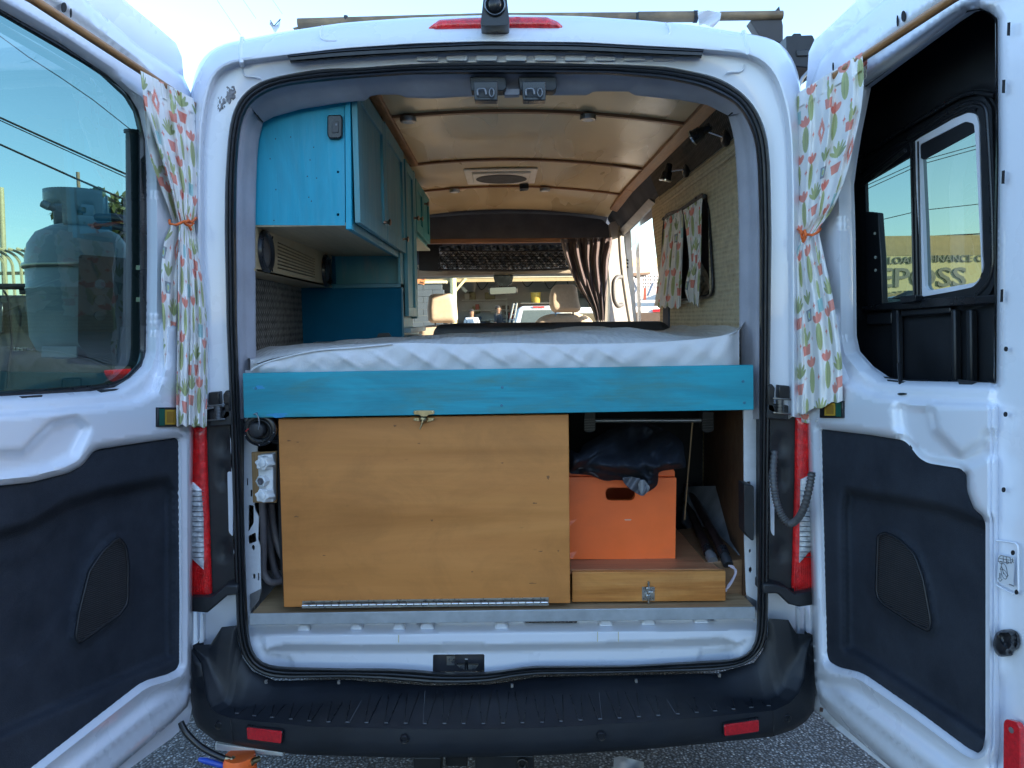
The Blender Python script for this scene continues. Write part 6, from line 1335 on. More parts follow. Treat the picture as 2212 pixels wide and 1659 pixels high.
mk('port_hole', lathe([(.011, .0005), (.0085, .0022), (.0055, .0008)], hx_, (-.25, -1, .08), 20), M('dark port', (.1, .1, .11), .5), VB)
for k_, (pts, l_) in enumerate((([(567, 1082, 2.42), (569, 1140, 2.43), (570, 1190, 2.44), (570, 1236, 2.44), (583, 1256, 2.44), (604, 1256, 2.46), (622, 1246, 2.5)], 'near'), ([(586, 1085, 2.48), (590, 1130, 2.5), (598, 1170, 2.5), (612, 1205, 2.5), (630, 1220, 2.5)], 'far'), ([(576, 1085, 2.5), (578, 1130, 2.52), (584, 1180, 2.52), (592, 1225, 2.52), (604, 1250, 2.52), (625, 1262, 2.52)], 'mid'))):
    o = mk('braided_hose', tube(cr([P(*q) for q in pts], 8, False), .0115, 12), HOSE, smooth=80)
    tag(o, {'near': 'grey braided hose hanging nearest the left door jamb', 'far': 'grey braided hose curving closest to the plywood flap', 'mid': 'grey braided hose looping between the other two hoses'}[l_], 'hose', 'grey braided hoses behind the left jamb')
# ================================================================ OUTSIDE
def asphalt():
    b = NB('coarse asphalt')
    v = b.n('TexVoronoi'); v.inputs['Scale'].default_value = 95; b.l(b.vec(None), v.inputs['Vector'])
    n = b.noise(60, 5, .7); big = b.noise(.9, 5)
    agg = b.ramp(v.outputs['Color'], [(.0, (.09, .09, .092)), (.55, (.20, .20, .205)), (.8, (.34, .34, .345)), (.97, (.60, .59, .57))])
    c = b.mix(b.ramp(v.outputs['Distance'], [(.25, 0), (.55, 1)]), agg, (.035, .035, .038))
    c = b.mix(.45, c, b.ramp(big, [(.3, .25), (.7, .75)]), 'SOFT_LIGHT')
    b.l(c, b.p.inputs['Base Color']); setp(b.p, Roughness=.85)
    h = b.n('Math', operation='ADD'); b.l(v.outputs['Distance'], h.inputs[0]); b.l(n, h.inputs[1])
    b.l(b.bump(h.outputs[0], .008), b.p.inputs['Normal']); return b.m
g = mk('ground', box(-300, 300, -300, 500, -.3, 0), asphalt(), smooth=0); tag(g, kind='structure')
pp = mk('paper_scrap', sheet(rnd([(1326, 1637), (1340, 1633), (1391, 1646), (1388, 1700), (1324, 1690)], 2), ZP(.03), step=8, h=lambda v: .01*np.sin(v[:, 0]*.1)*np.sin(v[:, 1]*.13)), M('stained paper', (.45, .43, .41), .8, var=.25, vs=20), smooth=60); tag(pp, 'crumpled stained paper scrap on the asphalt under the bumper', 'litter')
# tow gear and drain under the bumper
TG = thing('tow_receiver', 'black steel tow receiver hanging below the middle of the bumper', 'tow bar', P(1040, 1670, 2.3))
BSTL = M('black coated steel', (.01, .011, .013), .4)
for x0, x1, y0, y1, Y in ((893, 953, 1636, 1690, 2.25), (962, 1010, 1630, 1656, 2.35), (1026, 1154, 1632, 1700, 2.2)): mk('bracket', slab(rnd([(x0, y0), (x1, y0), (x1, y1), (x0, y1)], 4), YP(Y), .08), BSTL, TG, bev=.005)
mk('chain_eye', tube([P(1128+9*math.cos(t), 1650+10*math.sin(t), 2.19) for t in np.linspace(0, 6.283, 14, endpoint=False)], .005, 8, True), BSTL, TG, smooth=80)
DV = thing('drain_valve', 'orange drain valve with brass fittings and a blue lever under the left corner', 'valve', P(530, 1690, 2.25))
mk('mount_plate', prism(PV([(465, 1606, 2.28), (612, 1626, 2.28), (611, 1634, 2.28), (465, 1621, 2.28)]), A(0, .05, 0)), M('weathered aluminium', (.6, .62, .63), .5, .4), DV, bev=.002)
mk('valve_body', lathe([(.0, -.05), (.045, -.05), (.05, -.03), (.05, .03), (.045, .05), (0, .05)], P(519, 1664, 2.255), (0, 0, 1), 24), ORANGE, DV, smooth=50)
mk('lever', tube([P(430, 1640, 2.24), P(445, 1643, 2.235), P(486, 1655, 2.24), P(505, 1664, 2.25)], [.006, .010, .009, .007], 8), M('blue lever vinyl', (.02, .07, .42), .35), DV, smooth=60)
for a, b_, r in (((480, 1636, 2.24), (500, 1642, 2.24),   .008), ((498, 1640, 2.24), (516, 1650, 2.24), .012), ((514, 1650, 2.24), (540, 1656, 2.24), .009), ((536, 1660, 2.24), (548, 1642, 2.24), .009), ((546, 1644, 2.24), (562, 1638, 2.25), .009)):
    mk('brass_fitting', tube([P(*a), P(*b_)], r, 6 if r > .015 else 12), BRASS, DV, smooth=30)
hs = mk('gas_hose', tube(cr([P(390, 1560, 2.26), P(402, 1582, 2.25), P(425, 1606, 2.245), P(452, 1624, 2.24), P(486, 1639, 2.24)], 8, False), .0098, 12), BLKS, smooth=80); tag(hs, 'black rubber hose running from behind the left door to the brass fitting', 'hose')
# ---------------- roof rack gear
RK = thing('roof_pipe_rack', 'weathered tan pipe carrier lying across the van roof', 'roof rack', P(1100, 60, 2.95))
TANP = M('weathered tan pipe', (.24, .16, .085), .5, var=.4, vs=14, dirt=.35)
Yk = 2.95
mk('pipe', tube([P(644, 51, Yk), P(900, 44, Yk), P(1090, 38.5, Yk)], .0185*1.0, 14), TANP, RK, smooth=60); mk('pipe', tube([P(1060, 39, Yk+.004), P(1380, 37, Yk+.004)], .0175, 14), TANP, RK, smooth=60)
mk('pipe', tube([P(1378, 37, Yk), P(1505, 36, Yk)], .0195, 14), TANP, RK, smooth=60); mk('pipe', tube([P(1555, 35, Yk), P(1690, 33, Yk)], .0165, 14), TANP, RK, smooth=60)
mk('broken_lip', prism(PV([(632, 60, Yk), (646, 57, Yk), (649, 66, Yk), (641, 67, Yk)]), A(0, .02, 0)), TANP, RK)
for x in (747, 1378): 
    k_ = mk('pipe_clamp', tube([P(x, 28 if x > 1000 else 34, Yk-.01), P(x, 52, Yk-.01)], .008, 8), BLKP, RK); mk('clamp_foot', slab([(x-12, 45), (x+14, 45), (x+14, 60), (x-12, 60)], YP(Yk-.02), .03), TANP, k_, bev=.003)
mk('end_bracket', prism(PV([(1620, 45, Yk), (1638, 38, Yk), (1672, 27, Yk), (1684, 12, Yk), (1692, 55, Yk), (1692, 95, Yk), (1640, 76, Yk)]), A(0, .05, 0)), M('dark brown bracket', (.045, .04, .04), .5), RK, bev=.003)
mk('joint_sleeve', tube([P(1498, 36, Yk-.004), P(1506, 36, Yk-.004)], .022, 14), BLKP, RK, smooth=50)
for pts in ([(1507, 25), (1530, 22), (1558, 28), (1555, 44), (1540, 60), (1520, 52), (1510, 56)], [(584, 44), (592, 56), (600, 52), (606, 40), (604, 58), (594, 72), (588, 60), (582, 52)]):
    o = mk('plastic_rag', sheet(pts, YP(Yk-.03), step=4, h=lambda v: .02*np.sin(v[:, 0]*.11+v[:, 1]*.16)), M('torn white plastic', (.7, .7, .72), .5), smooth=60)
    tag(o, 'torn white plastic wrapped on the roof pipe near its right end' if pts[0][0] > 1000 else 'torn scrap of white plastic fluttering beyond the left end of the pipe', 'plastic scrap')
o = mk('strap', tube([P(584, 44, Yk-.03), P(592, 56, Yk-.03), P(606, 41, Yk-.03)], .002, 5), BLKP, RK)
AW = thing('awning_case', 'black awning end case on the right side of the roof', 'awning', P(1735, 120, 2.7))
mk('case', slab(rnd([(1698, 77), (1756, 75), (1775, 120), (1775, 150), (1712, 143), (1700, 110)], 4), YP(2.62), .5), BLKP, AW, bev=.006); mk('end_lug', slab(rnd([(1714, 72), (1730, 72), (1732, 78), (1712, 78)], 2), YP(2.64), .05), BLKP, AW, bev=.002); mk('stay', tube([P(1726, 186, 2.6), P(1734, 168, 2.6), P(1750, 150, 2.6)], .006, 8), RIM, AW)
mk('case_rib', slab([(1720, 108), (1760, 107), (1762, 120), (1722, 121)], YP(2.615), .01), BLKS, AW, bev=.002)
# ---------------- left: propane tank on its carrier behind the left door
TK = thing('propane_tank', 'grey propane tank with a handle collar strapped behind the left door glass', 'propane tank', P(173, 790, 2.5))
GT = M('grey green tank paint', (.50, .56, .55), .38, var=.12, vs=7, dirt=.3); Yt = 2.50
tc = P(174, 600, Yt); Rk = 100/1640*Yt*1.0
zt_ = lambda y: P(174, y, Yt)[2]
mk('tank_body', lathe([(0, zt_(775)), (Rk*.6, zt_(772)), (Rk*.88, zt_(755)), (Rk, zt_(725)), (Rk*1.004, zt_(628)), (Rk*1.02, zt_(626)), (Rk*1.02, zt_(622)), (Rk*1.004, zt_(620)), (Rk, zt_(560)), (Rk*.94, zt_(530)), (Rk*.78, zt_(505)), (Rk*.5, zt_(490)), (Rk*.3, zt_(484)), (0, zt_(482))], (tc[0], tc[1], 0), (0, 0, 1), 48), GT, TK, smooth=60)
th0 = np.linspace(-2.75, -.35, 34); cr_r = 60/1640*Yt
def colr(t, y): return A(tc[0]+cr_r*math.cos(t), tc[1]+cr_r*math.sin(t), zt_(y))
ys_ = [414, 424, 436, 448, 460, 472, 484, 492]
cg, cf = grid([[colr(t, y) for t in np.linspace(-3.0, -.1, 40)] for y in ys_]); cg = np.array(cg); keep = []
for f in cf:
    c = cg[list(f)].mean(0); px, py = proj(c)
    if ((px-188)/21)**2+((py-457)/14)**2 < 1: continue
    if px < 135 and py > 440: continue
    keep.append(f)
o = mk('collar', (cg, keep), GT, TK, smooth=60); md = o.modifiers.new('t', 'SOLIDIFY'); md.thickness = .006
o = mk('collar_rear', grid([[A(tc[0]+cr_r*math.cos(t), tc[1]+cr_r*math.sin(t), zt_(y)) for t in np.linspace(.2, 2.9, 24)] for y in (420, 450, 492)]), GT, TK, smooth=60); md = o.modifiers.new('t', 'SOLIDIFY'); md.thickness = .005
mk('tank_valve', lathe([(0, zt_(485)), (.018, zt_(482)), (.018, zt_(460)), (.028, zt_(458)), (.028, zt_(448)), (0, zt_(446))], (tc[0], tc[1], 0), (0, 0, 1), 16), BRASS, TK)
mk('handle_grip', tube([P(118, 452, Yt-.1), P(104, 446, Yt-.12), P(92, 440, Yt-.12)], [.007, .012, .012], 10), GT, TK, smooth=50)
for y in (577, ): mk('strap', tube([A(tc[0]+(Rk+.003)*math.cos(t), tc[1]+(Rk+.003)*math.sin(t), zt_(y)) for t in np.linspace(0, 6.283, 40, endpoint=False)], .009, 6, True), M('steel strap', (.5, .48, .40), .35, .8), TK, smooth=60)
mk('strap_lug', slab([(64, 569), (74, 569), (74, 586), (64, 586)], YP(Yt-.02), .02), BLKP, TK)
mk('foot_ring', slab([(90, 748), (166, 748), (166, 773), (88, 773)], YP(Yt-.16), .01), M('pale zinc', (.45, .47, .46), .5, .3), TK, bev=.003)
CA = thing('tank_carrier', 'black perforated steel carrier holding the propane tank', 'carrier', P(230, 800, 2.4))
CAR = M('carrier black paint', (.03, .038, .05), .5, var=.2)
mk('side_plate', sheet(rnd([(170, 552), (168, 740), (200, 785), (300, 790), (300, 560), (180, 550)], 5), YP(2.30), [ell(215, 614+i*34, 13, 11, 20) for i in range(3)], step=16, back=.005, edge=5), M('carrier plate grey green', (.035, .05, .055), .5), CA)
mk('post', tube([P(291, 283, 2.26), P(292, 780, 2.26)], .024, 16), CAR, CA, smooth=50); mk('post_collar', tube([P(291, 283, 2.26), P(291, 289, 2.26)], .029, 16), CAR, CA, smooth=50)
mk('inner_upright', slab([(283, 290), (312, 290), (316, 800), (283, 800)], YP(2.36), .03), CAR, CA)
for y0, y1 in ((469, 478), (487, 498)): mk('arm', tube([P(210, y0, 2.42), P(250, y0+1, 2.36), P(290, y1, 2.30)], .012, 8), CAR, CA, smooth=60)
mk('shelf', slab([(145, 775), (203, 775), (203, 783), (300, 780), (300, 792), (145, 786)], YP(2.35), .25), CAR, CA)
for y in (578, 647): mk('worm_strap', slab([(276, y-5), (302, y-5), (302, y+5), (276, y+5)], YP(2.24), .004), MC['steel strap'], CA)
# ---------------- grey estate parked across on the left
SV = thing('parked_suv', 'dark grey off road estate parked beyond the left door with a roof rack', 'car', (-7, 9.3, 0))
SG = M('dark warm grey car paint', (.05, .052, .05), .3, var=.05, coat=.6)
Ys = 8.7
def S(x, y, d=0): return P(x, y, Ys+d)
xe = P(300, 700, Ys)[0]; zr = P(100, 637, Ys)[2]
body = [(xe-6.2, .42), (xe-6.2, 1.0), (xe-5.0, 1.12), (xe-4.4, 1.30), (xe-3.7, 1.72), (xe-3.4, zr-.02), (xe-1.0, zr), (xe-.45, zr-.05), (xe-.22, 1.42), (xe-.12, 1.2), (xe-.02, .95), (xe, .5), (xe-.1, .42)]
cs = [(.0, 1.0), (.06, 1.0)]
def bodysec(y, inset, zin): return [A(x, y, z-zin*(z > 1.1)) for x, z in body]
lo = [np.array([A(x+(.0), Ys+.10*max(0, (z-1.1)/.7)+(.05 if z < .6 else 0), z) for x, z in cr(body, 5)])]
lo = lo[0]
far_ = lo.copy(); far_[:, 1] = 2*(Ys+.95)-lo[:, 1]
secs = [lo, lo*[1, 1, 1]+np.array([0, .0, 0])]
mk('body', (list(lo)+list(far_), [tuple(range(len(lo))), tuple(range(2*len(lo)-1, len(lo)-1, -1))]+[(i, (i+1) % len(lo), len(lo)+(i+1) % len(lo), len(lo)+i) for i in range(len(lo))]), SG, SV, smooth=40, bev=.03, seg=3)
dkg = M('dark car glass', (.02, .022, .024), .06, coat=1)
mk('quarter_window', prism([S(55, 652, .04), S(120, 655, .04), S(175, 660, .04), S(160, 720, .02), S(78, 720, .02), S(60, 690, .03)], A(0, -.03, 0)), dkg, SV, bev=.01)
mk('rear_door_window', prism([S(-160, 655, .04), S(8, 653, .04), S(10, 720, .02), S(-160, 720, .02)], A(0, -.03, 0)), dkg, SV, bev=.01)
mk('door_shut_line', tube([S(8, 628, .09), S(16, 640, .04), S(22, 680, -.012), S(26, 740, -.014), S(18, 790, -.014), S(16, 838, -.014)], .012, 6), SLOT, SV)
mk('fuel_flap', tube([S(x, y, -.014) for x, y in rnd([(134, 818), (175, 816), (176, 860), (134, 860)], 6)], .008, 5, True), SLOT, SV)
mk('tail_lamp', slab(rnd([(222, 800), (290, 796), (292, 830), (240, 826), (228, 815)], 5), YP(Ys-.03), .08), REDL, SV, bev=.01)
mk('badge', text('LIMITED', .062, S(30, 758, -.035), (1, 0, 0), (.12, 0, 1), .006, .002), CHR, SV, smooth=0)
mk('roof_rail', tube([S(-150, 619, .25), S(60, 619, .25), S(74, 624, .25)], .035, 8), BLKP, SV); mk('roof_rail', tube([S(-150, 619, 1.4), S(60, 619, 1.4)], .035, 8), BLKP, SV)
for x in (-60, 48): mk('rail_foot', slab([(x-8, 620), (x+8, 620), (x+6, 636), (x-6, 636)], YP(Ys+.25), .1), BLKP, SV)
mk('bumper', box(xe-.5, xe+.08, Ys-.02, Ys+1.9, .4, .72), BLKP, SV, bev=.05)
for x in (xe-1.2, xe-4.6):
    for y in (Ys+.08, Ys+1.75): w = mk('wheel', lathe([(0, -.12), (.24, -.12), (.37, -.11), (.39, -.06), (.39, .08), (.36, .12), (0, .12)], (x, y, .39), (0, 1, 0), 28), tyre, SV); mk('rim', lathe([(0, -.13), (.2, -.125), (.24, -.12)], (x, y, .39), (0, 1, 0), 20), MC['wheel steel'], w)
# fence of curved pales
FN = thing('palisade_fence', 'cream palisade fence with outward curved tips beyond the parked estate', 'fence', (-9, 14, 0))
CRM = M('cream steel paint', (.62, .56, .36), .5)
Yf = 14.0; xl, xr_ = P(-60, 600, Yf)[0], P(95, 600, Yf)[0]
x = xl; pm = None
while x < xr_+2.5:
    zt2 = P(20, 566, Yf)[2]
    pts = [A(x, Yf, 0), A(x, Yf, zt2-.1), A(x-.03, Yf-.03, zt2+.05), A(x-.11, Yf-.10, zt2+.16), A(x-.23, Yf-.2, zt2+.22)]
    mk('pale', tube(cr(pts, 4, False), .027, 5), CRM, FN, smooth=40); x += .148
for z in (P(20, 590, Yf)[2], P(20, 618, Yf)[2], .5): mk('rail', box(xl-1, xr_+2.5, Yf+.03, Yf+.06, z-.03, z+.03), CRM, FN)
po = mk('lamp_pole', tube([P(2, 405, 16), P(14, 700, 16)], .055, 10), CRM, smooth=60); tag(po, 'tall leaning cream pole at the left edge behind the fence', 'pole')
pt = P(168, 372, 40); po = mk('utility_pole', tube([A(pt[0], 40, 0), pt], .09, 8), M('weathered timber', (.28, .2, .12), .8), smooth=60); tag(po, 'distant wooden utility pole rising above the propane tank', 'utility pole')
hl = []
hill = M('distant dry hill', (.20, .21, .15), .95, var=.2, vs=.02)
for xx0, yy0, ln, hh0 in ((-260, 330, 420, 22), (120, 420, 400, 12)):
    n1, n2 = 60, 12
    rr0 = [[A(xx0+ln*i/n1, yy0+j*8, max(-1, (hh0*(math.sin(math.pi*i/n1)**.7)*(.8+.2*math.sin(i*.7)+.1*math.sin(i*1.9)))*math.sin(math.pi*min(1, j/8)/2)-.2)) for i in range(n1+1)] for j in range(n2)]
    hl.append(grid(rr0))
tag(mk('hills', J(*hl), hill, smooth=80), kind='structure')
# overhead wires: left view
def wire(name, label, pts, r, grp, Y=None):
    o = mk(name, tube([P(*q) for q in pts], r, 5), M('black wire', (.03, .03, .03), .5), smooth=60); tag(o, label, 'wire', grp)
WG = 'overhead wires on the left'
wire('overhead_wire', 'thin wire crossing highest behind the left door glass', [(-60, 37, 18), (0, 78, 18), (60, 122, 18), (130, 167, 18), (200, 215, 18), (290, 286, 18)], .011, WG)
wire('overhead_wire', 'thick wire, upper of the close pair behind the left door glass', [(-80, 216, 14), (0, 254, 14), (130, 313, 14), (290, 384, 14)], .019, WG)
wire('overhead_wire', 'pale wire just below the thick one behind the left door glass', [(-80, 223, 14), (0, 260, 14), (130, 319, 14), (290, 391, 14)], .010, WG)
wire('overhead_wire', 'lowest thick wire passing above the propane tank', [(-80, 278, 14), (0, 312, 14), (160, 384, 14), (290, 440, 14)], .019, WG)
for k_, (a, b_) in enumerate((((462, -10), (520, 76)), ((520, -8), (553, 40)), ((575, -20), (610, 30)))): wire('overhead_wire', ('faint wire nearest the left door top in the open sky', 'faint wire between two others above the roof corner', 'faint wire closest to the torn plastic above the roof')[k_], [(a[0], a[1], 60), (b_[0], b_[1], 60)], .012, 'faint wires above the roof')
WR = 'overhead wires seen in the cargo box window'
for k_, (y0, y1, l_) in enumerate(((392+14, 300-0, 'highest'), (400+14, 308, 'second highest'), (485, 436, 'middle'), (532, 503, 'upper thick'), (545, 515, 'lower thick'))):
    wire('overhead_wire', f'{l_} wire seen through the window of the black box', [(1860, y0, 22), (1990, (y0+y1)/2-6, 22), (2160, y1, 22)], .012 if k_ < 3 else .02, WR)
po = mk('utility_pole', tube([P(2095, 506, 26), A(P(2095, 506, 26)[0], 26, 0)], .10, 8), MC['weathered timber'], smooth=60); tag(po, 'wooden utility pole seen above the tan sign building', 'utility pole')
po = mk('street_lamp', tube(cr([P(2075, 560, 25), P(2074, 530, 25), P(2078, 526, 25), P(2086, 528, 25)], 4, False), .03, 6), RIM, smooth=60); tag(po, 'small grey street lamp beside the wooden pole', 'street lamp')
# ---------------- sign building on the right
BS = thing('loan_office', 'cream finance building with large painted lettering seen through the box window', 'building', (15, 20, 0))
CRW = M('cream stucco', (.62, .52, .30), .8, var=.08, vs=2)
Yb_ = 20.0
q0, q1 = P(1880, 600, Yb_), P(2230, 600, Yb_)
zt3 = P(2000, 552, Yb_)[2]
mk('wall', box(q0[0]-.4, q1[0]+6, Yb_, Yb_+8, 0, zt3), CRW, BS); mk('parapet', box(q0[0]-.45, q1[0]+6.1, Yb_-.012, Yb_+8.1, zt3+.002, zt3+.25), M('tan fascia', (.40, .30, .17), .8), BS)
mk('roof_band', box(q0[0]-.4, q1[0]+6, Yb_+1.0, Yb_+7.9, zt3+.26, zt3+.62), M('tan fascia', (.40, .30, .17), .8), BS)
LET = M('faded grey lettering', (.22, .21, .18), .7)
def wt(s, x, y, hpx, sx=1.0, bold=.012):
    o = P(x, y, Yb_-.02); mk('lettering', text(s, hpx/1640*Yb_*1.40, o, (1, 0, 0), (0, 0, 1), .01, .0035*hpx/15, sx=sx), LET, BS, smooth=0)
wt('& LOAN', 1897, 570, 15, 1.12); wt('FINANCE CO.', 2007, 566, 14.5, 1.12); wt('EPOSS', 1893, 620, 41, 1.24)
mk('dark_car_roof', box(q0[0]+.2, q0[0]+5.2, Yb_-4, Yb_-2.2, .3, P(1930, 733, Yb_-3)[2]) if False else box(q0[0]-.2, q0[0]+4.8, Yb_-4, Yb_-2.2, .5, P(1940, 726, Yb_-4)[2]), M('dark teal car', (.02, .03, .035), .3), BS) if False else None
cv2 = thing('dark_pickup', 'dark car parked in front of the lettered building', 'car', (9.5, 15, 0))
mk('body', box(7.4, 12.6, 15, 16.8, .35, P(1950, 645, 15)[2]), M('dark teal car', (.02, .035, .04), .3), cv2, bev=.12, seg=3); mk('cabin', prism([A(7.7, 15.1, P(1950, 645, 15)[2]), A(11.8, 15.1, P(1950, 645, 15)[2]), A(11.2, 15.15, P(1950, 627, 15)[2]), A(8.1, 15.15, P(1950, 627, 15)[2])], A(0, 1.5, 0)), dkg, cv2, bev=.06)
for x in (8.8, 11.7): mk('wheel', lathe([(0, -.1), (.32, -.1), (.34, 0), (.32, .1), (0, .1)], (x, 15.1, .34), (0, 1, 0), 20), tyre, cv2)
# ---------------- ahead: workshop seen through windscreen
Yw = 31.0
WS = thing('workshop', 'open fronted workshop with dark interior and cream posts seen through the windscreen', 'building', (0, 31, 0))
wl, wr_ = P(930, 650, Yw)[0], P(1450, 650, Yw)[0]
WSI = M('workshop dark wall', (.45, .44, .44), .9, var=.3, vs=.6)
mk('rear_wall', box(wl, wr_, Yw+3.5, Yw+3.7, 0, 4.6), WSI, WS); mk('side_wall', box(wl-.2, wl, Yw-1.0, Yw+3.6, 0, 4.6), WSI, WS)
mk('roof', prism([A(wl-.6, Yw-1.8, 3.34), A(wr_, Yw-1.8, 3.34), A(wr_, Yw+4, 4.0), A(wl-.6, Yw+4, 4.0)], A(0, 0, .12)), M('corrugated roof', (.35, .33, .30), .6), WS)
mk('fascia_beam', box(wl-.6, wr_, Yw-1.95, Yw-1.82, 2.98, 3.12), M('ochre beam', (.42, .30, .16), .7), WS)
mk('lintel', box(wl-.6, wr_, Yw-1.98, Yw-1.90, 3.125, 3.33), M('pale lintel', (.6, .5, .36), .7), WS)
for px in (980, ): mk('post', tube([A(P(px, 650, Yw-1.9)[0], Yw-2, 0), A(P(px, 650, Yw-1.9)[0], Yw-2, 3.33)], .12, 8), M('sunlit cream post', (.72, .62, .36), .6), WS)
mk('brace', prism([P(984, 625, Yw-2), P(1005, 600, Yw-2), P(1009, 603, Yw-2), P(984, 632, Yw-2)], A(0, .1, 0)), MC['sunlit cream post'], WS)
mk('tube_lamp', prism([P(985, 610, Yw), P(991, 608, Yw), P(1010, 628, Yw), P(1006, 633, Yw)], A(0, .1, 0)), M('pale tube', (.7, .68, .62), .5), WS)
mk('bench', box(wl+1.2, wl+5.2, Yw+1.5, Yw+2.6, 1.0, 1.08), M('bench timber', (.3, .22, .14), .7), WS)
for i in range(3): mk('rack_shelf', box(wl+1.1, wl+3.1, Yw+2.9, Yw+3.4, 1.5+i*.45, 1.54+i*.45), M('pale rack', (.5, .5, .48), .6), WS)
mk('rack_upright', box(wl+3.05, wl+3.12, Yw+2.85, Yw+3.4, 0, 2.5), MC['pale rack'], WS)
for i in range(3): mk('rack_shelf', box(wl+7.6, wr_-.5, Yw+2.9, Yw+3.4, 1.3+i*.6, 1.34+i*.6), M('dark rack', (.1, .09, .08), .6), WS)
rg2 = random.Random(8); cols_ = [('red box', (.35, .05, .04)), ('blue bin', (.04, .1, .35)), ('tan carton', (.4, .28, .16)), ('white tub', (.65, .65, .62)), ('black case', (.03, .03, .03)), ('green tin', (.08, .2, .1))]
for i in range(22):
    n_, c_ = cols_[rg2.randrange(6)]; lft = i % 2; x = rg2.uniform(wl+1.2, wl+4.9) if lft else rg2.uniform(wl+7.7, wr_-.8); k_ = rg2.randrange(3)
    z = ((1.08 if k_ == 0 else 1.54+.45*(k_-1)) if lft else 1.34+.6*k_); s1, s2 = rg2.uniform(.12, .35), rg2.uniform(.12, .32); y = (Yw+1.8 if lft and k_ == 0 else Yw+2.95)
    mk('stored_'+n_.split()[1], box(x, x+s1, y, y+.3, z+.001, z+s2), M('shop '+n_, c_, .6), WS, bev=.02)
tones = [('grey crate', (.22, .22, .22)), ('brown carton', (.34, .24, .15)), ('pale panel', (.5, .48, .44)), ('dull blue tank', (.08, .12, .2)), ('rust sheet', (.25, .12, .06)), ('black rack', (.04, .04, .04)), ('olive drum', (.14, .15, .08))]
for i in range(46):
    n_, c_ = tones[rg2.randrange(7)]; x = wl+.5+(wr_-wl-1.4)*rg2.random(); lev = rg2.randrange(4); z = (0, .9, 1.75, 2.4)[lev]; s1 = rg2.uniform(.25, .9)*(1 if lev < 2 else .6); s2 = rg2.uniform(.3, .8)*(1 if lev < 2 else .5); y = Yw+rg2.uniform(1.0, 2.4) if lev == 0 else Yw+3.0
    mk('clutter_'+n_.split()[-1], box(x, x+s1, y, y+.35, z+.002*i, z+s2+(.6 if lev == 0 else 0)), M('shop '+n_, c_, .7), WS, bev=.03)
for i in range(9):
    x = wl+.8+i*.95; mk('hanging_hose', tube(cr([A(x, Yw+1, 3.3), A(x+.3, Yw+1, 2.9-.1*(i % 3)), A(x+.7, Yw+1, 3.28)], 5, False), .02, 5), M('shop black rack', (.04, .04, .04), .7), WS)
bk = thing('yellow_bucket', 'yellow bucket on a shelf at the back of the workshop', 'bucket', P(1157, 654, 30)); c = P(1157, 654, 30)
mk('tub', lathe([(0, 0), (.17, 0), (.2, .38), (.21, .38), (.21, .40), (.18, .40), (.16, .02)], c, (0, 0, 1), 20), M('yellow plastic', (.34, .22, .02), .5), bk, smooth=40); mk('shelf', box(c[0]-.6, c[0]+.9, c[1]-.2, c[1]+.3, c[2]-.04, c[2]-.001), MC['dark rack'], bk)
# block wall to the left ahead, its shade put into a dark blue grey
bw = thing('block_wall', 'pale grey rendered side wall beyond the driver seat', 'wall', (-3, 24, 0))
bx0 = P(880, 650, 24)[0]; bx1 = P(959, 650, 24)[0]
GW = M('shaded block', (.075, .09, .11), .8, var=.08, vs=2)
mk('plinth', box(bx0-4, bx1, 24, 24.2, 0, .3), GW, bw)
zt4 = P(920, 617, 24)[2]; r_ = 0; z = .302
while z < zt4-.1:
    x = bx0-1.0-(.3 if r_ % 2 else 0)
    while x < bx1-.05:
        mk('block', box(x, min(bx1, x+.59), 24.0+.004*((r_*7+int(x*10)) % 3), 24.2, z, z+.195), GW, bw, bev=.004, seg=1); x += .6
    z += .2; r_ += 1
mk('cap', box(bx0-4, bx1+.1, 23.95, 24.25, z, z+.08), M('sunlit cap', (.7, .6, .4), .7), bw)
sg = thing('orange_sign', 'small tilted orange sign reading SMOKE NO beside the windscreen edge', 'sign', P(910, 617, 22))
o = P(909, 604, 22); ang = -.28; ux, uz = math.cos(ang), math.sin(ang)
sq = [o+A(ux*a-uz*b_*-1*-1*0, 0, uz*a)+A(-uz*b_, 0, ux*b_) for a, b_ in ((-.13, -.12), (.13, -.12), (.13, .12), (-.13, .12))]
mk('board', prism(sq, A(0, .02, 0)), M('orange sign board', (.62, .22, .08), .6), sg)
mk('lettering', J(text('SMOKE', .07, o+A(-.11, -.012, .06), (ux, 0, uz), (-uz, 0, ux), .002, .002), text('NO', .07, o+A(-.02, -.012, -.09), (ux, 0, uz), (-uz, 0, ux), .002, .002)), SLOT, sg, smooth=0)
# parked white van ahead, rear view
PV2 = thing('white_minivan', 'white van parked inside the workshop seen over the passenger seat', 'van', (1.8, 27, 0))
Yp = 26.0; a0, a1 = P(1113, 650, Yp)[0], P(1192, 650, Yp)[0]+.35; zt5 = P(1150, 661, Yp)[2]
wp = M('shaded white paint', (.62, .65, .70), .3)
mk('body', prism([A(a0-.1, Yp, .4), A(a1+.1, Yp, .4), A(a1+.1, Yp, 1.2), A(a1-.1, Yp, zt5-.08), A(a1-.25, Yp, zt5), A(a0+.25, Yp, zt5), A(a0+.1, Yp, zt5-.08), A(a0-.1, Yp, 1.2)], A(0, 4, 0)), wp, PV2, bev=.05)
mk('rear_window', prism([A(a0+.12, Yp-.02, 1.1), A(a1-.12, Yp-.02, 1.1), A(a1-.25, Yp-.0, zt5-.12), A(a0+.25, Yp, zt5-.12)], A(0, .05, 0)), M('grey window', (.10, .12, .13), .15), PV2, bev=.02)
mk('brake_lamp', box((a0+a1)/2-.2, (a0+a1)/2+.2, Yp-.04, Yp, zt5-.06, zt5-.01), REDR, PV2)
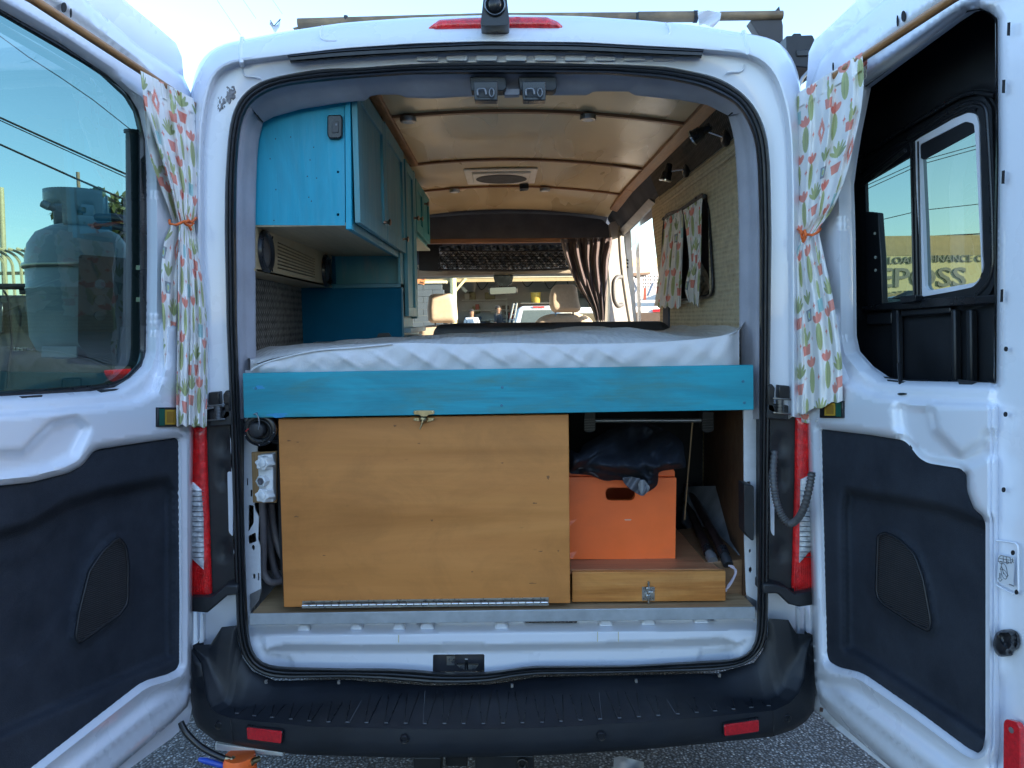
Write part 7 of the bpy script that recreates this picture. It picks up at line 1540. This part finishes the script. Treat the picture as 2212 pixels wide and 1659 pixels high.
for x in (a0-.02, a1-.1): mk('tail_lamp', box(x, x+.12, Yp-.03, Yp, .8, 1.4), REDR, PV2)
for x in (a0+.2, a1-.2): mk('wheel', lathe([(0, -.12), (.33, -.12), (.35, 0), (.33, .12), (0, .12)], (x, Yp+.4, .35), (1, 0, 0), 18), tyre, PV2)
ld = thing('step_ladder', 'grey ladder leaning beside the white van in the workshop', 'ladder', P(1104, 700, 25.8))
for x0, x1 in ((1097, 1110), (1106, 1117)): mk('stile', tube([P(x0, 712, 25.7), P(x1, 655, 25.7)], .03, 6), RIM, ld)
for i in range(5): mk('rung', tube([P(1099+i*2.6, 702-i*11, 25.7), P(1108+i*2.2, 702-i*11, 25.7)], .02, 6), RIM, ld)
# ---------------- through the side door
YS = 24.0
LB = thing('storage_building', 'cream walled storage building with pierced screen blocks seen through the side door', 'building', (4.5, 24, 0))
mk('wall', box(P(1350, 600, 30)[0]-1, 14, 30, 34, 0, P(1400, 557, 30)[2]), CRW, LB)
mk('screen_wall', box(P(1360, 600, YS+2)[0], 9, YS+2, YS+2.2, 0, P(1400, 588, YS+2)[2]), M('pale painted wall', (.62, .60, .58), .8), LB)
for i in range(7):
    for j in range(4):
        x, y = 1390+i*5.2+(4 if i > 3 else 0), 597+j*7.5; mk('pierced_hole', slab([(x-1.2, y), (x, y-2.6), (x+1.2, y), (x, y+2.6)], YP(YS+1.99), .01), M('shadowed opening', (.12, .08, .07), .9), LB, smooth=0)
mk('canopy', prism([P(1355, 590, 22), P(1405, 588, 22), P(1405, 592, 22), P(1355, 598, 22)], A(0, 2, 0)), M('rusty canopy', (.2, .13, .09), .7), LB)
for a, b_ in (((1366, 600), (1384, 640)), ((1384, 612), (1368, 640)), ((1400, 640), (1412, 612)), ((1362, 598), (1366, 670))): mk('prop', tube([P(*a, 22), P(*b_, 22)], .06, 6), M('grey prop', (.33, .33, .36), .6), LB)
mk('red_panel', slab([(1391, 622), (1396, 622), (1396, 648), (1390, 648)], YP(22.5), .05), M('red panel', (.25, .06, .04), .6), LB)
C3 = thing('white_suv', 'white car with a red tail lamp parked beyond the side door', 'car', (3.4, 16, 0))
Yc = 15.5; zz1 = P(1400, 662, Yc)[2]; xa = P(1360, 670, Yc)[0]
mk('body', prism([A(xa-2, Yc, .35), A(xa+1.35, Yc, .35), A(xa+1.35, Yc, 1.0), A(xa+1.15, Yc, zz1-.15), A(xa+.9, Yc, zz1), A(xa-1.4, Yc, zz1), A(xa-2, Yc, 1.0)], A(0, 2.2, 0)), M('sunlit white car', (.70, .68, .64), .25, coat=.6), C3, bev=.08, seg=3)
mk('rear_glass', prism([A(xa-1.2, Yc-.02, 1.2), A(xa+1.05, Yc-.02, 1.2), A(xa+.85, Yc-.02, zz1-.12), A(xa-1.1, Yc-.02, zz1-.12)], A(0, .03, 0)), M('brown window', (.10, .07, .05), .1, coat=1), C3, bev=.02)
mk('tail_lamp', slab([(1410, 668), (1430, 667), (1430, 673), (1411, 674)], YP(Yc-.04), .06), REDR, C3)
mk('roof_rack', tube([P(1365, 652, Yc), P(1418, 651, Yc)], .03, 6), M('white rack', (.7, .7, .7), .4), C3)
for x in (xa-1.3, xa+.8): mk('wheel', lathe([(0, -.1), (.33, -.1), (.35, 0), (.33, .1), (0, .1)], (x, Yc+.05, .35), (0, 1, 0), 18), tyre, C3)
# ---------------- people in the workshop
def figure(name, label, X, Y, Zg, shirt, trousers, facing, turned=0):
    """standing person: one skinned body, clothes as tinted shells"""
    r = thing(name, label, 'person', (X, Y, Zg), None)
    sk_ = M('skin tone', (.36, .19, .12), .6)
    c, s = math.cos(turned), math.sin(turned)
    def T(x, y, z): return A(X+x*c-y*s, Y+x*s+y*c, Zg+z)
    J_ = {'pelvis': (T(0, 0, .95), .15), 'waist': (T(0, 0, 1.1), .14), 'chest': (T(0, 0, 1.32), .165), 'neck0': (T(0, 0, 1.47), .07), 'neck': (T(0, -.01, 1.53), .055), 'head': (T(0, -.02, 1.63), .09), 'crown': (T(0, -.01, 1.71), .075)}
    E = [('pelvis', 'waist'), ('waist', 'chest'), ('chest', 'neck0'), ('neck0', 'neck'), ('neck', 'head'), ('head', 'crown')]
    for sd2 in (-1, 1):
        n = 'l' if sd2 < 0 else 'r'
        J_.update({n+'sh': (T(sd2*.19, 0, 1.42), .065), n+'el': (T(sd2*.26, -.02, 1.14), .045), n+'wr': (T(sd2*.24, -.14, .93), .032), n+'ha': (T(sd2*.235, -.18, .86), .035), n+'hp': (T(sd2*.10, 0, .88), .10), n+'kn': (T(sd2*.11, -.02, .5), .065), n+'an': (T(sd2*.11, .02, .1), .045), n+'to': (T(sd2*.12, -.14, .05), .045)})
        E += [('chest', n+'sh'), (n+'sh', n+'el'), (n+'el', n+'wr'), (n+'wr', n+'ha'), ('pelvis', n+'hp'), (n+'hp', n+'kn'), (n+'kn', n+'an'), (n+'an', n+'to')]
    def skinned(nm, ks, es, mat, gr=1.0, par=r):
        me = bpy.data.meshes.new(nm); b0_ = np.array(r.location)
        me.from_pydata([tuple(J_[k][0]-b0_) for k in ks], [(ks.index(a), ks.index(b_)) for a, b_ in es], [])
        o = bpy.data.objects.new(nm, me); COL.objects.link(o); o.parent = par
        md = o.modifiers.new('skin', 'SKIN'); sv = me.skin_vertices[0].data
        for i, k in enumerate(ks): sv[i].radius = (J_[k][1]*gr, J_[k][1]*gr)
        sv[0].use_root = True
        md = o.modifiers.new('sub', 'SUBSURF'); md.levels = 2; md.render_levels = 2; me.materials.append(mat); return o
    ks = list(J_); skinned('body', ks, E, sk_)
    skinned('shirt', ['pelvis', 'waist', 'chest', 'neck0', 'lsh', 'rsh', 'lel', 'rel'], [('pelvis', 'waist'), ('waist', 'chest'), ('chest', 'neck0'), ('chest', 'lsh'), ('chest', 'rsh'), ('lsh', 'lel'), ('rsh', 'rel')], shirt, 1.16)
    skinned('trousers', ['pelvis', 'lhp', 'rhp', 'lkn', 'rkn', 'lan', 'ran'], [('pelvis', 'lhp'), ('pelvis', 'rhp'), ('lhp', 'lkn'), ('rhp', 'rkn'), ('lkn', 'lan'), ('rkn', 'ran')], trousers, 1.13)
    hc = T(0, .012, 1.685); mk('hair', lathe([(0, .085), (.05, .075), (.085, .045), (.098, .0), (.096, -.03)][::-1], hc, (0, .25, 1), 20), M('black hair', (.012, .01, .01), .6), r, smooth=60)
    for sx_ in (-1, 1): mk('eye', lathe([(0, .006), (.008, .004), (.010, 0), (0, -.004)], T(sx_*.032, -.106, 1.645), T(0, -1, 0)-T(0, 0, 0), 8), M('dark eye', (.02, .015, .012), .3), r)
    mk('nose', prism([T(-.011, -.104, 1.605), T(.011, -.104, 1.605), T(0, -.10, 1.645)], T(0, -.022, -.004)-T(0, 0, 0)), sk_, r); mk('mouth', prism([T(-.025, -.104, 1.582), T(.025, -.104, 1.582), T(.018, -.106, 1.574), T(-.018, -.106, 1.574)], T(0, -.004, 0)-T(0, 0, 0)), M('lip tone', (.28, .10, .08), .5), r)
    return r
pz = lambda x, y, Y: P(x, y, Y)
h1 = pz(1019, 676, 26.5); figure('person', 'person with black hair in a pale grey t-shirt facing the van', h1[0], 26.5, h1[2]-1.63, M('pale grey tshirt', (.55, .56, .60), .8), M('dark trousers', (.03, .03, .04), .8), 0)
h2 = pz(1076, 668, 27.5); figure('person', 'person in a black jacket turned sideways in the workshop', h2[0], 27.5, h2[2]-1.63, M('black jacket', (.02, .02, .024), .7), M('dark trousers', (.03, .03, .04), .8), 0, 1.1)
# ---------------- trees
def tree(name, label, cx, cy, h, rad, seed, n=2600, leaf=.11, thin=0):
    t = thing(name, label, 'tree', (cx, cy, 0)); rg = np.random.RandomState(seed)
    bark = M('tree bark', (.10, .075, .05), .9, bs=60, bd=.01)
    segs = [tube([A(cx, cy, 0), A(cx+.1, cy, h*.3), A(cx-.05, cy, h*.62)], [.2, .15, .09], 8)]
    cl_ = []
    for i in range(12):
        a = i*2.4+seed; rr0 = rad*(.35+.5*rg.rand()); z = h*(.5+.45*rg.rand()); p = A(cx+rr0*math.cos(a), cy+rr0*math.sin(a), z); cl_.append((p, rad*(.28+.25*rg.rand())))
        segs.append(tube([A(cx, cy, h*(.3+.25*rg.rand())), (A(cx, cy, z)+p)/2-A(0, 0, .3), p], [.07, .045, .02], 6))
    mk('trunk', J(*segs), bark, t, smooth=60)
    V_, F_ = [], []
    for i in range(n):
        p, r_ = cl_[rg.randint(len(cl_))]; d = rg.randn(3); d /= np.linalg.norm(d); q = p+d*r_*(rg.rand()**.35)*A(1, 1, .8)
        u = rg.randn(3); u /= np.linalg.norm(u); w = np.cross(u, rg.randn(3)); w /= np.linalg.norm(w); s = leaf*(.6+.8*rg.rand()); k0 = len(V_)
        V_ += [q-u*s, q+w*s*.45, q+u*s, q-w*s*.45]; F_.append((k0, k0+1, k0+2, k0+3))
    b = NB('leaf '+name+str(seed)); col_ = b.ramp(b.noise(1.4, 4), [(.3, (.045, .07, .018)), (.7, (.13, .16, .04))]); b.l(col_, b.p.inputs['Base Color']); setp(b.p, Roughness=.6)
    tr = b.n('BsdfTranslucent'); b.l(col_, tr.inputs[0]); mx = b.n('MixShader'); mx.inputs[0].default_value = .3; b.l(b.p.outputs[0], mx.inputs[1]); b.l(tr.outputs[0], mx.inputs[2]); b.l(mx.outputs[0], b.o.inputs[0])
    mk('crown', (V_, F_), b.m, t, smooth=0, recalc=False, kind='stuff'); return t
p = P(262, 500, 24); tree('leafy_tree', 'loose leafy tree standing behind the propane tank', p[0]+.6, 24, P(262, 425, 24)[2]-.0, 2.1, 3, 4200, .14)
# unseen building added right and behind the camera to cast shade on the van
WH = thing('shade_building', 'long pale unseen building added to the right behind the viewpoint to shade the van', 'building', (10, -9, 0))
mk('wall', box(8.2, 11, -30, -.35, 0, 6.3), M('warehouse render', (.45, .44, .42), .8, var=.08, vs=1), WH); mk('parapet', box(8.1, 11.1, -30.1, -.25, 6.301, 6.5), M('tan fascia', (.40, .30, .17), .8), WH)
for i in range(4): mk('roller_door', box(8.15, 8.19, -5.5-i*6, -2.5-i*6, 0, 3.2), M('grey roller door', (.35, .37, .4), .5), WH)
